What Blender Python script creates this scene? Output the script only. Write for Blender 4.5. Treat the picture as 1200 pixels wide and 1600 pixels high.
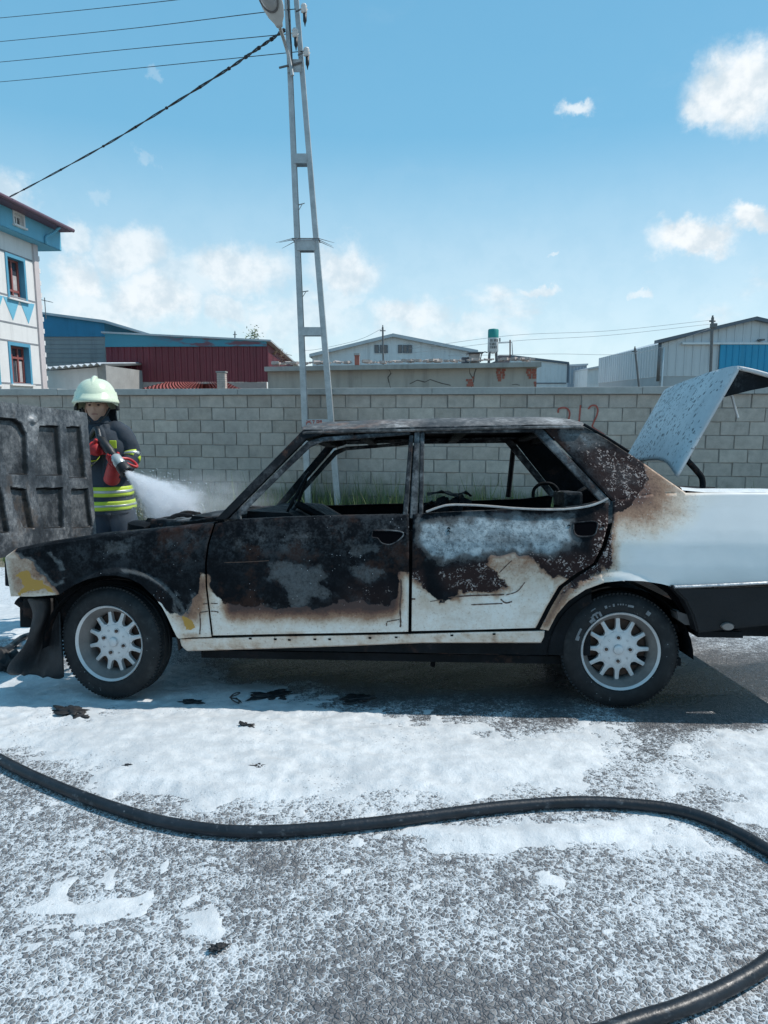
import bpy, bmesh, math, random
import numpy as np
from mathutils import Vector, Matrix, noise as mnoise
R = math.radians
random.seed(7)
rng = np.random.default_rng(11)
scn = bpy.context.scene
col = scn.collection
for o in list(bpy.data.objects): bpy.data.objects.remove(o)

# ------------------------------------------------------------------ camera
FPX = 1100.0                      # focal length in photo pixels (1200 wide)
CAMH = 1.51
PITCH = math.atan(167/1100)
cam = bpy.data.cameras.new('camera'); camo = bpy.data.objects.new('camera', cam); col.objects.link(camo)
cam.sensor_fit = 'HORIZONTAL'; cam.sensor_width = 36; cam.lens = 36*FPX/1200
cam.clip_start = .05; cam.clip_end = 2000
camo.location = (0, 0, CAMH); camo.rotation_euler = (math.pi/2-PITCH, 0, 0)
scn.camera = camo

# ------------------------------------------------------------------ light, sky, exposure
SUN_DIR = Vector((.58, .13, .80)).normalized()      # towards the sun: high, from the right, a little behind the car
SUN_EL = math.asin(SUN_DIR.z); SUN_AZ = math.atan2(SUN_DIR.x, SUN_DIR.y)   # azimuth clockwise from +Y
sun = bpy.data.lights.new('sun', 'SUN'); suno = bpy.data.objects.new('sun', sun); col.objects.link(suno)
sun.energy = 2.1; sun.angle = R(.55); sun.color = (1, .955, .89)
suno.rotation_euler = (-SUN_DIR).to_track_quat('-Z', 'Y').to_euler(); suno.location = (20, 5, 30)
scn.render.engine = 'CYCLES'
scn.cycles.use_denoising = True
scn.cycles.max_bounces = 8; scn.cycles.volume_bounces = 6; scn.cycles.transparent_max_bounces = 12
scn.view_settings.view_transform = 'Standard'; scn.view_settings.look = 'None'
scn.view_settings.exposure = .95; scn.view_settings.gamma = 1
scn.view_settings.use_curve_mapping = False

# ------------------------------------------------------------------ node helper
class NT:
    def __init__(s, tree): s.t = tree; s.t.nodes.clear()
    def n(s, typ, **kw):
        nd = s.t.nodes.new(typ)
        for k, v in kw.items(): setattr(nd, k, v)
        return nd
    def put(s, inp, v):
        if v is None: return
        if isinstance(v, bpy.types.NodeSocket): s.t.links.new(v, inp)
        else:
            if hasattr(inp, 'default_value'):
                try: inp.default_value = v
                except Exception:
                    if isinstance(v, (int, float)): inp.default_value = (v, v, v, 1) if len(inp.default_value) == 4 else (v, v, v)
                    else: inp.default_value = tuple(v)+(1,)
    def math(s, op, a, b=None, c=None, clamp=False):
        nd = s.n('ShaderNodeMath', operation=op, use_clamp=clamp)
        s.put(nd.inputs[0], a); s.put(nd.inputs[1], b)
        if c is not None: s.put(nd.inputs[2], c)
        return nd.outputs[0]
    def add(s, a, b): return s.math('ADD', a, b)
    def sub(s, a, b): return s.math('SUBTRACT', a, b)
    def mul(s, a, b): return s.math('MULTIPLY', a, b)
    def mx(s, a, b): return s.math('MAXIMUM', a, b)
    def mn(s, a, b): return s.math('MINIMUM', a, b)
    def vmath(s, op, a, b=None, scale=None):
        nd = s.n('ShaderNodeVectorMath', operation=op)
        s.put(nd.inputs[0], a); s.put(nd.inputs[1], b)
        if scale is not None: s.put(nd.inputs['Scale'], scale)
        return nd.outputs['Value'] if op in ('LENGTH', 'DOT_PRODUCT', 'DISTANCE') else nd.outputs[0]
    def step(s, v, a, b, x=0., y=1.):                 # smooth step of v from a to b
        nd = s.n('ShaderNodeMapRange', interpolation_type='SMOOTHSTEP')
        s.put(nd.inputs['Value'], v); s.put(nd.inputs['From Min'], a); s.put(nd.inputs['From Max'], b)
        s.put(nd.inputs['To Min'], x); s.put(nd.inputs['To Max'], y)
        return nd.outputs[0]
    def lin(s, v, a, b, x=0., y=1.):
        nd = s.n('ShaderNodeMapRange', clamp=True)
        s.put(nd.inputs['Value'], v); s.put(nd.inputs['From Min'], a); s.put(nd.inputs['From Max'], b)
        s.put(nd.inputs['To Min'], x); s.put(nd.inputs['To Max'], y)
        return nd.outputs[0]
    def coord(s, kind='Object', scale=None, loc=None):
        c = s.n('ShaderNodeTexCoord').outputs[kind]
        if scale is not None or loc is not None:
            m = s.n('ShaderNodeMapping'); s.t.links.new(c, m.inputs[0])
            if scale is not None: m.inputs['Scale'].default_value = scale if not isinstance(scale, (int, float)) else (scale,)*3
            if loc is not None: m.inputs['Location'].default_value = loc
            c = m.outputs[0]
        return c
    def pos(s): return s.n('ShaderNodeNewGeometry').outputs['Position']
    def sep(s, v):
        nd = s.n('ShaderNodeSeparateXYZ'); s.put(nd.inputs[0], v); return nd.outputs
    def comb(s, x, y, z):
        nd = s.n('ShaderNodeCombineXYZ')
        for i, v in enumerate((x, y, z)): s.put(nd.inputs[i], v)
        return nd.outputs[0]
    def noise(s, vec, scale, detail=4, rough=.55, dist=0., color=False):
        nd = s.n('ShaderNodeTexNoise'); s.put(nd.inputs['Vector'], vec); s.put(nd.inputs['Scale'], scale)
        nd.inputs['Detail'].default_value = detail; nd.inputs['Roughness'].default_value = rough
        nd.inputs['Distortion'].default_value = dist
        return nd.outputs['Color' if color else 'Fac']
    def voro(s, vec, scale, feature='F1', rand=1., out='Distance', smooth=None):
        nd = s.n('ShaderNodeTexVoronoi', feature=feature); s.put(nd.inputs['Vector'], vec); s.put(nd.inputs['Scale'], scale)
        nd.inputs['Randomness'].default_value = rand
        return nd.outputs[out]
    def attr(s, name): return s.n('ShaderNodeAttribute', attribute_name=name).outputs['Fac']
    def rnd(s): return s.n('ShaderNodeObjectInfo').outputs['Random']
    def ramp(s, v, stops, interp='LINEAR'):
        nd = s.n('ShaderNodeValToRGB'); s.put(nd.inputs[0], v); cr = nd.color_ramp; cr.interpolation = interp
        while len(cr.elements) < len(stops): cr.elements.new(.5)
        for e, (p, c) in zip(cr.elements, stops):
            e.position = p; e.color = (c, c, c, 1) if isinstance(c, (int, float)) else tuple(c)+(1,)
        return nd.outputs[0]
    def mix(s, f, a, b, blend='MIX'):
        nd = s.n('ShaderNodeMix', data_type='RGBA', blend_type=blend)
        s.put(nd.inputs['Factor'], f)
        ia = [i for i in nd.inputs if i.type == 'RGBA']
        for i, v in zip(ia, (a, b)):
            if isinstance(v, (int, float)): v = (v, v, v, 1)
            elif not isinstance(v, bpy.types.NodeSocket) and len(v) == 3: v = tuple(v)+(1,)
            s.put(i, v)
        return [o for o in nd.outputs if o.type == 'RGBA'][0]
    def fmix(s, f, a, b):
        nd = s.n('ShaderNodeMix', data_type='FLOAT'); s.put(nd.inputs[0], f); s.put(nd.inputs[2], a); s.put(nd.inputs[3], b)
        return nd.outputs[0]
    def bump(s, h, strength=.4, dist=.01, normal=None):
        nd = s.n('ShaderNodeBump'); s.put(nd.inputs['Height'], h); s.put(nd.inputs['Strength'], strength)
        nd.inputs['Distance'].default_value = dist; s.put(nd.inputs['Normal'], normal)
        return nd.outputs[0]
    def out(s, color, rough=.6, metal=0., normal=None, spec=None, **kw):
        p = s.n('ShaderNodeBsdfPrincipled')
        if not isinstance(color, bpy.types.NodeSocket) and len(color) == 3: color = tuple(color)+(1,)
        s.put(p.inputs['Base Color'], color); s.put(p.inputs['Roughness'], rough); s.put(p.inputs['Metallic'], metal)
        if spec is not None: s.put(p.inputs['Specular IOR Level'], spec)
        s.put(p.inputs['Normal'], normal)
        for k, v in kw.items(): s.put(p.inputs[k.replace('_', ' ')], v)
        o = s.n('ShaderNodeOutputMaterial'); s.t.links.new(p.outputs[0], o.inputs[0])
        return p
def newmat(name):
    m = bpy.data.materials.new(name); m.use_nodes = True
    return m, NT(m.node_tree)
MATS = {}
def plain(name, c, rough=.6, metal=0., var=.15, scale=6., bump=.15, bscale=60., spec=None, streak=0.):
    """one colour with uneven tone, grime and fine relief"""
    if name in MATS: return MATS[name]
    m, t = newmat(name); v = t.coord('Object')
    n1 = t.noise(v, scale, 5, .6); n2 = t.noise(v, scale*7, 4, .6)
    k = t.add(t.mul(n1, .65), t.mul(n2, .35))
    k2 = t.lin(k, .3, .7, 1-var, 1+var)
    cc = t.vmath('SCALE', tuple(c), scale=k2)
    if streak:                                            # rain streaks and grime running down
        sn = t.noise(t.vmath('MULTIPLY', v, (2.2, 2.2, .22)), 1.3, 6, .7); cc = t.mix(t.mul(t.step(sn, .46, .72), streak), cc, tuple(x*.45 for x in c))
        cc = t.mix(t.mul(t.step(t.noise(v, .9, 6, .7), .55, .7), streak*.7), cc, tuple(x*.6+.02 for x in c))
    h = t.noise(v, bscale, 3, .6)
    t.out(cc, t.lin(n2, .3, .7, max(rough-.1, .02), min(rough+.1, 1)), metal, t.bump(h, bump, .004) if bump else None, spec)
    MATS[name] = m; return m

# ------------------------------------------------------------------ the sky
world = bpy.data.worlds.new('World'); scn.world = world; world.use_nodes = True
w = NT(world.node_tree)
CLOUDS = [  # photo pixel x, y, half width, half height of the separate cumulus puffs
 (1160,140,66,50,1),(1120,165,36,26,.9),(888,168,28,14,.75),(1085,376,62,30,1),(1172,333,34,20,.9),(868,388,8,4,.4),
 (215,390,72,40,.85),(125,430,46,36,.95),(240,465,80,42,.9),(150,485,80,44,.7),(375,428,80,42,.85),(300,440,60,40,.55),(350,485,42,20,.7),(535,425,62,40,.9),(576,410,14,9,.6),
 (640,495,70,30,.8),(700,520,120,20,.5),(480,500,90,34,.5),(410,500,34,22,.6),(20,310,30,36,.7),(110,370,30,24,.7),(850,452,40,9,.6),(1000,464,18,7,.5),(530,470,40,20,.5),(240,118,9,8,.2),(228,240,13,7,.22),(150,295,9,12,.18)]
def build_sky():
    sky = w.n('ShaderNodeTexSky', sky_type='NISHITA'); sky.sun_disc = False
    sky.sun_elevation = SUN_EL; sky.sun_rotation = SUN_AZ
    sky.altitude = 900; sky.air_density = 1.0; sky.dust_density = .6; sky.ozone_density = 1.6
    d = w.vmath('NORMALIZE', w.coord('Generated'))
    x, y, z = w.sep(d)
    az = w.math('ARCTAN2', x, y); el = w.math('ARCSINE', z)
    uv = w.comb(az, w.mul(el, 1.0), 0.)
    nA = w.noise(uv, 9., 6, .6, color=True)
    warp = w.vmath('SCALE', w.vmath('SUBTRACT', nA, (.5, .5, .5)), scale=.085)
    nB = w.noise(uv, 30., 7, .66, color=True)
    warp = w.vmath('ADD', warp, w.vmath('SCALE', w.vmath('SUBTRACT', nB, (.5, .5, .5)), scale=.045))
    p = w.vmath('ADD', uv, warp)
    c, s = math.cos(PITCH), math.sin(PITCH)
    m = None
    for (px, py, hw, hh, op) in CLOUDS:
        u, v = (px-600)/FPX, (800-py)/FPX
        dv = Vector((u, c+v*s, -s+v*c)).normalized()
        a0, e0 = math.atan2(dv.x, dv.y), math.asin(dv.z)
        q = w.vmath('MULTIPLY', w.vmath('SUBTRACT', p, (a0, e0, 0)), (FPX/hw, FPX/hh, 0))
        k = w.step(w.vmath('LENGTH', q), 1.20, .42, 0., op*(1. if px > 840 else .84))
        m = k if m is None else w.mx(m, k)
    # a bank of cumulus low round the whole horizon, and a thin veil
    bank = w.noise(w.comb(az, w.mul(el, 1.9), 3.1), 5.2, 8, .58)
    cover = w.lin(el, .0, .30, .10, -.22)
    bk = w.mul(w.step(w.add(bank, cover), .50, .68), .8)
    veil = w.mul(w.noise(w.comb(az, w.mul(el, 3.2), 7.7), 3.4, 7, .6), w.lin(el, .02, .32, 1.0, .05))
    hi = w.noise(w.comb(az, w.mul(el, 2.4), 9.), 3., 7, .62)
    wisp = w.mul(w.step(hi, .58, .85), .12)
    m = w.mx(m, bk); m = w.mx(m, wisp)
    m = w.math('ADD', m, w.mul(veil, .42), clamp=True)
    shade = w.noise(w.vmath('ADD', uv, (0, .006, 0)), 26., 5, .6)
    ccol = w.mix(w.step(shade, .34, .62), (3.55, 4.1, 4.5, 1), (4.9, 5.15, 5.3, 1))
    hz = w.mix(w.mul(w.lin(el, .03, .34), 1), (3.6, 4.65, 5.0, 1), (.98, 2.72, 4.0, 1))
    hz = w.mix(w.lin(el, .25, .75), hz, (.56, 2.0, 3.35, 1))
    base = w.mix(.85, sky.outputs[0], hz)            # clear blue with a milky horizon
    fin = w.mix(m, base, ccol)
    low = w.lin(el, -.06, -.005)
    fin = w.mix(low, (1.6, 1.7, 1.75, 1), fin)
    bg = w.n('ShaderNodeBackground'); w.t.links.new(fin, bg.inputs[0]); bg.inputs[1].default_value = .1
    o = w.n('ShaderNodeOutputWorld'); w.t.links.new(bg.outputs[0], o.inputs[0])
build_sky()

# ------------------------------------------------------------------ geometry helpers
_c, _s = math.cos(PITCH), math.sin(PITCH)
CAMP = Vector((0, 0, CAMH))
def ray(px, py):
    u, v = (px-600)/FPX, (800-py)/FPX
    return Vector((u, _c+v*_s, -_s+v*_c))
def gz(y):
    """the road is level up to the near wheels, then falls away towards the verge (about 6 degrees)"""
    return float(np.interp(y, (-1e3, 3.15, 3.35, 3.6, 7.2, 7.8, 1e4), (0, 0, -.008, -.030, -.396, -.425, -.425)))
GZ = np.vectorize(gz)
def on_ground(px, py, z=0.):
    d = ray(px, py); g = 0.
    for _ in range(30): P = CAMP+d*((z+g-CAMH)/d.z); g = .5*g+.5*gz(P.y)
    return P
def at_y(px, py, Y):
    d = ray(px, py); return CAMP+d*(Y/d.y)
def project(P):
    x, y, z = P[..., 0], P[..., 1], P[..., 2]-CAMH
    D = y*_c-z*_s; V = y*_s+z*_c
    return 600+FPX*x/D, 800-FPX*V/D
class Frame3:
    """axes given outright: x along, y into, z up, all tilted with the thing"""
    def __init__(s, o, ex, ey): s.o = Vector(o); s.ex = ex; s.ey = ey; s.ez = ex.cross(ey)
    def px(s, px, py, y=0.):
        d = ray(px, py); o = CAMP-s.o
        t = (y-o.dot(s.ey))/d.dot(s.ey); P = o+d*t
        return (P.dot(s.ex), P.dot(s.ez))
    def matrix(s):
        M = Matrix((s.ex, s.ey, s.ez)).transposed().to_4x4(); M.translation = s.o; return M
class Frame:
    """a vertical plane in the world with its own local axes: x along, y into, z up"""
    def __init__(s, origin, yaw):
        s.o = Vector(origin); s.yaw = yaw
        s.ex = Vector((math.cos(yaw), math.sin(yaw), 0)); s.ey = Vector((-math.sin(yaw), math.cos(yaw), 0))
    def px(s, px, py, y=0.):
        d = ray(px, py); o = CAMP-s.o
        t = (y-o.dot(s.ey))/d.dot(s.ey); P = o+d*t
        return (P.dot(s.ex), P.z)
    def place(s, o): o.location = s.o; o.rotation_euler = (0, 0, s.yaw); return o
def tag(o, label=None, cat=None, group=None, kind=None):
    for k, v in (('label', label), ('category', cat), ('group', group), ('kind', kind)):
        if v: o[k] = v
    return o
def empty(name, loc=(0, 0, 0), rz=0.):
    o = bpy.data.objects.new(name, None); col.objects.link(o); o.location = loc; o.rotation_euler = (0, 0, rz)
    o.empty_display_size = .2
    return o
def link(name, me, mat=None, parent=None, smooth=False):
    o = bpy.data.objects.new(name, me); col.objects.link(o)
    if mat is not None and not me.materials:
        for m_ in (mat if isinstance(mat, (list, tuple)) else [mat]): me.materials.append(m_)
    if parent is not None: o.parent = parent
    if smooth: me.polygons.foreach_set('use_smooth', [True]*len(me.polygons))
    return o
def build(name, bm, mat=None, parent=None, smooth=False, angle=None):
    me = bpy.data.meshes.new(name); bmesh.ops.recalc_face_normals(bm, faces=bm.faces[:]); bm.to_mesh(me); bm.free()
    o = link(name, me, mat, parent, smooth or angle is not None)
    if angle is not None: me.set_sharp_from_angle(angle=R(angle))
    return o
def pydata(name, V, F, mat=None, parent=None, smooth=False):
    me = bpy.data.meshes.new(name); me.from_pydata([tuple(v) for v in V], [], [tuple(f) for f in F]); me.update()
    return link(name, me, mat, parent, smooth)
def bx(bm, x0, x1, y0, y1, z0, z1, M=None, bevel=0.):
    vs = [bm.verts.new((x, y, z)) for x in (x0, x1) for y in (y0, y1) for z in (z0, z1)]
    if M is not None:
        for v in vs: v.co = M @ v.co
    fs = [bm.faces.new([vs[i] for i in f]) for f in ((0, 1, 3, 2), (4, 6, 7, 5), (0, 4, 5, 1), (2, 3, 7, 6), (0, 2, 6, 4), (1, 5, 7, 3))]
    if bevel:
        es = list({e for f in fs for e in f.edges})
        bmesh.ops.bevel(bm, geom=es, offset=bevel, segments=2, affect='EDGES', profile=.6)
    return vs
def box(name, x0, x1, y0, y1, z0, z1, mat, parent=None, bevel=0.):
    bm = bmesh.new(); bx(bm, x0, x1, y0, y1, z0, z1, None, bevel); return build(name, bm, mat, parent)
def prism(bm, poly, y0, y1):
    """polygon in x,z extruded along y"""
    a = [bm.verts.new((x, y0, z)) for x, z in poly]; b = [bm.verts.new((x, y1, z)) for x, z in poly]
    n = len(poly); bm.faces.new(a); bm.faces.new(b[::-1])
    for i in range(n): bm.faces.new((a[i], b[i], b[(i+1) % n], a[(i+1) % n]))
def prism_obj(name, poly, y0, y1, mat, parent=None):
    bm = bmesh.new(); prism(bm, poly, y0, y1); return build(name, bm, mat, parent)
def frames_along(pts):
    pts = [Vector(p) for p in pts]; n = len(pts); T = []
    for i in range(n):
        T.append((pts[min(i+1, n-1)]-pts[max(i-1, 0)]).normalized())
    up = Vector((0, 0, 1)) if abs(T[0].z) < .9 else Vector((1, 0, 0))
    N = (up-T[0]*up.dot(T[0])).normalized(); out = []
    for i in range(n):
        N = (N-T[i]*N.dot(T[i])).normalized(); out.append((pts[i], T[i], N, T[i].cross(N)))
    return out
def tube(bm, pts, rad, seg=8, cap=True, flat=1.):
    rings = []
    for i, (p, t, n, b) in enumerate(frames_along(pts)):
        r = rad[i] if isinstance(rad, (list, tuple)) else rad
        rings.append([bm.verts.new(p+n*(math.cos(a)*r*flat)+b*(math.sin(a)*r)) for a in [2*math.pi*k/seg for k in range(seg)]])
    for a, b in zip(rings, rings[1:]):
        for k in range(seg): bm.faces.new((a[k], a[(k+1) % seg], b[(k+1) % seg], b[k]))
    if cap: bm.faces.new(rings[0][::-1]); bm.faces.new(rings[-1])
    return rings
def tube_obj(name, pts, rad, mat, parent=None, seg=8, smooth=True, flat=1.):
    bm = bmesh.new(); tube(bm, pts, rad, seg, True, flat); return build(name, bm, mat, parent, angle=50 if smooth else None)
def spline(pts, n=8):
    """Catmull-Rom through the points"""
    P = [Vector(p) for p in pts]; P = [P[0]*2-P[1]]+P+[P[-1]*2-P[-2]]; out = []
    for i in range(1, len(P)-2):
        for k in range(n):
            t = k/n; a, b, c, d = P[i-1], P[i], P[i+1], P[i+2]
            out.append(.5*((2*b)+(c-a)*t+(2*a-5*b+4*c-d)*t*t+(3*b-a-3*c+d)*t**3))
    out.append(P[-2]); return out
def lathe(bm, prof, seg=32, axis='z', M=None):
    """prof: (radius, height) pairs"""
    rings = []
    for r, h in prof:
        ring = []
        for k in range(seg):
            a = 2*math.pi*k/seg; x, y = r*math.cos(a), r*math.sin(a)
            v = Vector((x, y, h)) if axis == 'z' else Vector((x, h, y))
            ring.append(bm.verts.new(M @ v if M is not None else v))
        rings.append(ring)
    for a, b in zip(rings, rings[1:]):
        for k in range(seg): bm.faces.new((a[k], a[(k+1) % seg], b[(k+1) % seg], b[k]))
    return rings
def loft(bm, rings, cap=True):
    """rings: (centre, rx, ry, rotation about z or 3x3 matrix); ellipses joined one after another"""
    out = []; seg = 24
    for c, rx, ry, Mx in rings:
        Mx = Mx if isinstance(Mx, Matrix) else Matrix.Rotation(Mx or 0., 3, 'Z')
        out.append([bm.verts.new(Vector(c)+Mx @ Vector((rx*math.cos(2*math.pi*k/seg), ry*math.sin(2*math.pi*k/seg), 0))) for k in range(seg)])
    for a, b in zip(out, out[1:]):
        for k in range(seg): bm.faces.new((a[k], a[(k+1) % seg], b[(k+1) % seg], b[k]))
    if cap: bm.faces.new(out[0][::-1]); bm.faces.new(out[-1])
    return out
def sd_poly(X, Y, poly):
    """signed distance to a polygon (inside positive), numpy"""
    P = np.array(poly, float); d = np.full(X.shape, 1e18); inside = np.zeros(X.shape, bool)
    for i in range(len(P)):
        a, b = P[i], P[(i+1) % len(P)]; ex, ey = b-a; wx, wy = X-a[0], Y-a[1]
        t = np.clip((wx*ex+wy*ey)/(ex*ex+ey*ey+1e-12), 0, 1)
        d = np.minimum(d, (wx-ex*t)**2+(wy-ey*t)**2)
        c = (a[1] <= Y) != (b[1] <= Y)
        with np.errstate(divide='ignore', invalid='ignore'):
            xi = a[0]+(Y-a[1])/(b[1]-a[1])*ex
        inside ^= c & (X < xi)
    d = np.sqrt(d); return np.where(inside, d, -d)
def soft(X, Y, poly, wdt): return np.clip(sd_poly(X, Y, poly)/wdt*.5+.5, 0, 1)
def ell(X, Y, cx, cy, rx, ry, p=1.):
    return np.clip(1-(((X-cx)/rx)**2+((Y-cy)/ry)**2), 0, 1)**p
def set_attr(me, name, vals):
    a = me.attributes.new(name, 'FLOAT', 'POINT'); a.data.foreach_set('value', np.asarray(vals, np.float32))
def vnoise(x, y, z=0., s=1.): return mnoise.noise(Vector((x*s, y*s, z)))
def fbm(x, y, s, o=4, z=0.):
    v, a, t = 0., 1., 0.
    for _ in range(o):
        v += a*mnoise.noise(Vector((x*s, y*s, z))); t += a; a *= .5; s *= 2.03
    return v/t
# ================================================================== ground, road, foam
def mat_ground():
    m, t = newmat('dry_earth_and_weeds'); v = t.pos()
    n = t.noise(v, .35, 6, .6); n2 = t.noise(v, 9, 5, .65)
    c = t.ramp(t.add(t.mul(n, .6), t.mul(n2, .4)), [(.3, (.09, .10, .06)), (.5, (.16, .15, .11)), (.7, (.25, .22, .18))])
    t.out(c, .95, 0, t.bump(n2, .8, .05)); return m
gnd = pydata('ground', [(x, y, z) for y, z in ((-60, -.05), (3.0, -.05), (7.2, -.44), (8.25, -.46), (8.36, -.43), (900, -.43)) for x in (-700, 700)], [(2*k, 2*k+1, 2*k+3, 2*k+2) for k in range(5)], mat_ground())
tag(gnd, kind='structure')

# --- how much foam lies where, as drawn over the road (photo pixels of the road surface)
def foam_field(PX, PY):
    F = np.full(PX.shape, .50)
    F = np.maximum(F, .60*soft(PX, PY, [(-300, 1180), (420, 1320), (330, 1470), (120, 1700), (-300, 1700)], 260))
    F = np.maximum(F, 1.0*soft(PX, PY, [(-900, 1100), (330, 1075), (560, 1095), (860, 1112), (1030, 1116), (1130, 1112), (1130, 1150), (1030, 1200), (1000, 1240), (860, 1252), (640, 1278), (330, 1296), (200, 1262), (60, 1205), (-900, 1130)], 60))
    F = np.maximum(F, .86*soft(PX, PY, [(-900, 1030), (100, 1030), (300, 1022), (420, 1050), (560, 1080), (700, 1100), (860, 1108), (640, 1150), (-900, 1150)], 34))
    F = np.maximum(F, 1.0*soft(PX, PY, [(620, 1282), (860, 1262), (1020, 1272), (1130, 1312), (1180, 1350), (1080, 1352), (900, 1338), (740, 1342), (600, 1318)], 40))
    F = np.maximum(F, .93*soft(PX, PY, [(1020, 1112), (1500, 1095), (1500, 1340), (1240, 1330), (1080, 1262), (880, 1245)], 60))
    F = np.maximum(F, .66*soft(PX, PY, [(640, 1290), (900, 1290), (1180, 1340), (1230, 1400), (1180, 1500), (1000, 1480), (900, 1400), (640, 1380)], 120))
    F = np.maximum(F, .95*soft(PX, PY, [(-2500, 870), (110, 870), (110, 1010), (-2500, 1040)], 30))
    F = np.maximum(F, .62*soft(PX, PY, [(-300, 1215), (130, 1262), (420, 1310), (560, 1330), (360, 1350), (120, 1330), (-300, 1300)], 60))
    # bare patches
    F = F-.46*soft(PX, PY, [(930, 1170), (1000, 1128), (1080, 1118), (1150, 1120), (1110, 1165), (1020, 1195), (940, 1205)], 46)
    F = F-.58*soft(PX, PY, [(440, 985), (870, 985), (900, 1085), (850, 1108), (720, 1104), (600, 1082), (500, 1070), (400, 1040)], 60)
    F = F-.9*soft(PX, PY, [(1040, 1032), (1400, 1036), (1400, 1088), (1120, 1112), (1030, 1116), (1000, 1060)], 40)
    F = F-.26*ell(PX, PY, 660, 1620, 400, 170)
    F = F-.20*ell(PX, PY, 420, 1345, 90, 30)-.16*ell(PX, PY, 300, 1260, 140, 60)-.14*ell(PX, PY, 420, 1175, 190, 40)-.12*ell(PX, PY, 560, 1230, 160, 40)
    F = np.where((PY < 1036) & (PX > 1040), np.minimum(F, .50), F)
    return np.clip(F, 0, 1)
def wet_field(PX, PY):
    W = np.zeros(PX.shape)+.12
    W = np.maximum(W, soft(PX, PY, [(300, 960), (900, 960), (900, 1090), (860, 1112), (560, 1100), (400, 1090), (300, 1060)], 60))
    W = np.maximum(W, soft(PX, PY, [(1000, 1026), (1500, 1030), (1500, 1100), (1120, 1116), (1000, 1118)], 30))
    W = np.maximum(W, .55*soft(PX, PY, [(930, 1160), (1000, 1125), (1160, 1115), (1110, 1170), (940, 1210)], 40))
    return W
def lines(fine0, fine1, step, lo, hi):
    a = list(np.arange(fine0, fine1+1e-6, step)); b = []; d = .1; x = fine0
    while x > lo: x -= d; d *= 1.7; b.append(max(x, lo))
    c = []; d = .1; x = fine1
    while x < hi: x += d; d *= 1.7; c.append(min(x, hi))
    return np.array(b[::-1]+a+c)
def grid_mesh(name, xs, ys, Z, mat):
    nx, ny = len(xs), len(ys)
    X, Y = np.meshgrid(xs, ys); V = np.stack([X, Y, Z], -1).reshape(-1, 3)
    i = np.arange((ny-1)*(nx-1)); r, c_ = i//(nx-1), i % (nx-1); k = r*nx+c_
    F = np.stack([k, k+1, k+nx+1, k+nx], -1)
    me = bpy.data.meshes.new(name); me.vertices.add(len(V)); me.vertices.foreach_set('co', V.ravel())
    me.loops.add(len(F)*4); me.loops.foreach_set('vertex_index', F.ravel())
    me.polygons.add(len(F)); me.polygons.foreach_set('loop_start', np.arange(len(F))*4); me.polygons.foreach_set('loop_total', np.full(len(F), 4))
    me.update(calc_edges=True); me.validate()
    return link(name, me, mat, None, True)

def mat_road():
    m, t = newmat('chip_seal_asphalt_with_foam_film'); v = t.pos()
    fo, we = t.attr('foam'), t.attr('wet')
    wv = t.vmath('ADD', v, t.vmath('SCALE', t.vmath('SUBTRACT', t.noise(v, 40, 2, .5, color=True), (.5, .5, .5)), scale=.020))
    d1 = t.voro(wv, 76, 'F1'); ed = t.voro(wv, 76, 'DISTANCE_TO_EDGE'); cellc = t.voro(wv, 76, 'F1', out='Color')
    cr = t.sep(cellc)
    big = t.noise(v, 1.6, 5, .6); mid = t.noise(v, 6.5, 5, .62); fine = t.noise(v, 30, 4, .6); vf = t.noise(v, 120, 3, .6)
    # stone colours, tar between
    st = t.ramp(cr[0], [(0, (.11, .108, .114)), (.5, (.165, .16, .163)), (.85, (.21, .20, .195)), (1, (.28, .27, .265))])
    st = t.mix(t.step(mid, .54, .72, 0., .7), st, (.15, .125, .115, 1))
    tar = t.step(ed, .012, .09)
    asp = t.mix(tar, (.075, .075, .082, 1), st)
    # foam settles between the stones first, then covers them
    lump = t.add(t.mul(t.sub(mid, .5), .55), t.add(t.mul(t.sub(big, .5), .5), t.add(t.mul(t.sub(fine, .5), .6), t.mul(t.sub(vf, .5), .18))))
    crev = t.step(ed, .20, .0, 0., .34)
    stone_h = t.mul(t.sub(cr[1], .5), .38)
    lvl = t.add(t.add(fo, lump), t.sub(crev, stone_h))
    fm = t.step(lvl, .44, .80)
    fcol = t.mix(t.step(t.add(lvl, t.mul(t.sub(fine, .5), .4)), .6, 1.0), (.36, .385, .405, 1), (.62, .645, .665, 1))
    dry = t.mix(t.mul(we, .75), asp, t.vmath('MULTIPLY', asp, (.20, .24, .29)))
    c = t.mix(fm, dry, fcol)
    hgt = t.add(t.mul(t.mn(ed, .25), 2.4), t.mul(cr[1], .35))
    h = t.add(t.mul(hgt, t.lin(fm, 0, 1, 1., .25)), t.mul(fm, t.add(.25, t.mul(t.sub(fine, .5), 1.3))))
    h2 = t.add(h, t.mul(vf, .25))
    we2 = t.mul(we, t.sub(1., fm))
    ro = t.fmix(fm, t.fmix(we, .72, .16), .62)
    t.out(c, ro, 0, t.bump(h2, t.lin(we2, .4, 1., .75, .3), .012)); return m
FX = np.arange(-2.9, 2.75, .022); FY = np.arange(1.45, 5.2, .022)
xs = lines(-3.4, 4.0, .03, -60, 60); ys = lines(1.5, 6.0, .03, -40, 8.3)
GX, GY = np.meshgrid(xs, ys)
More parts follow.
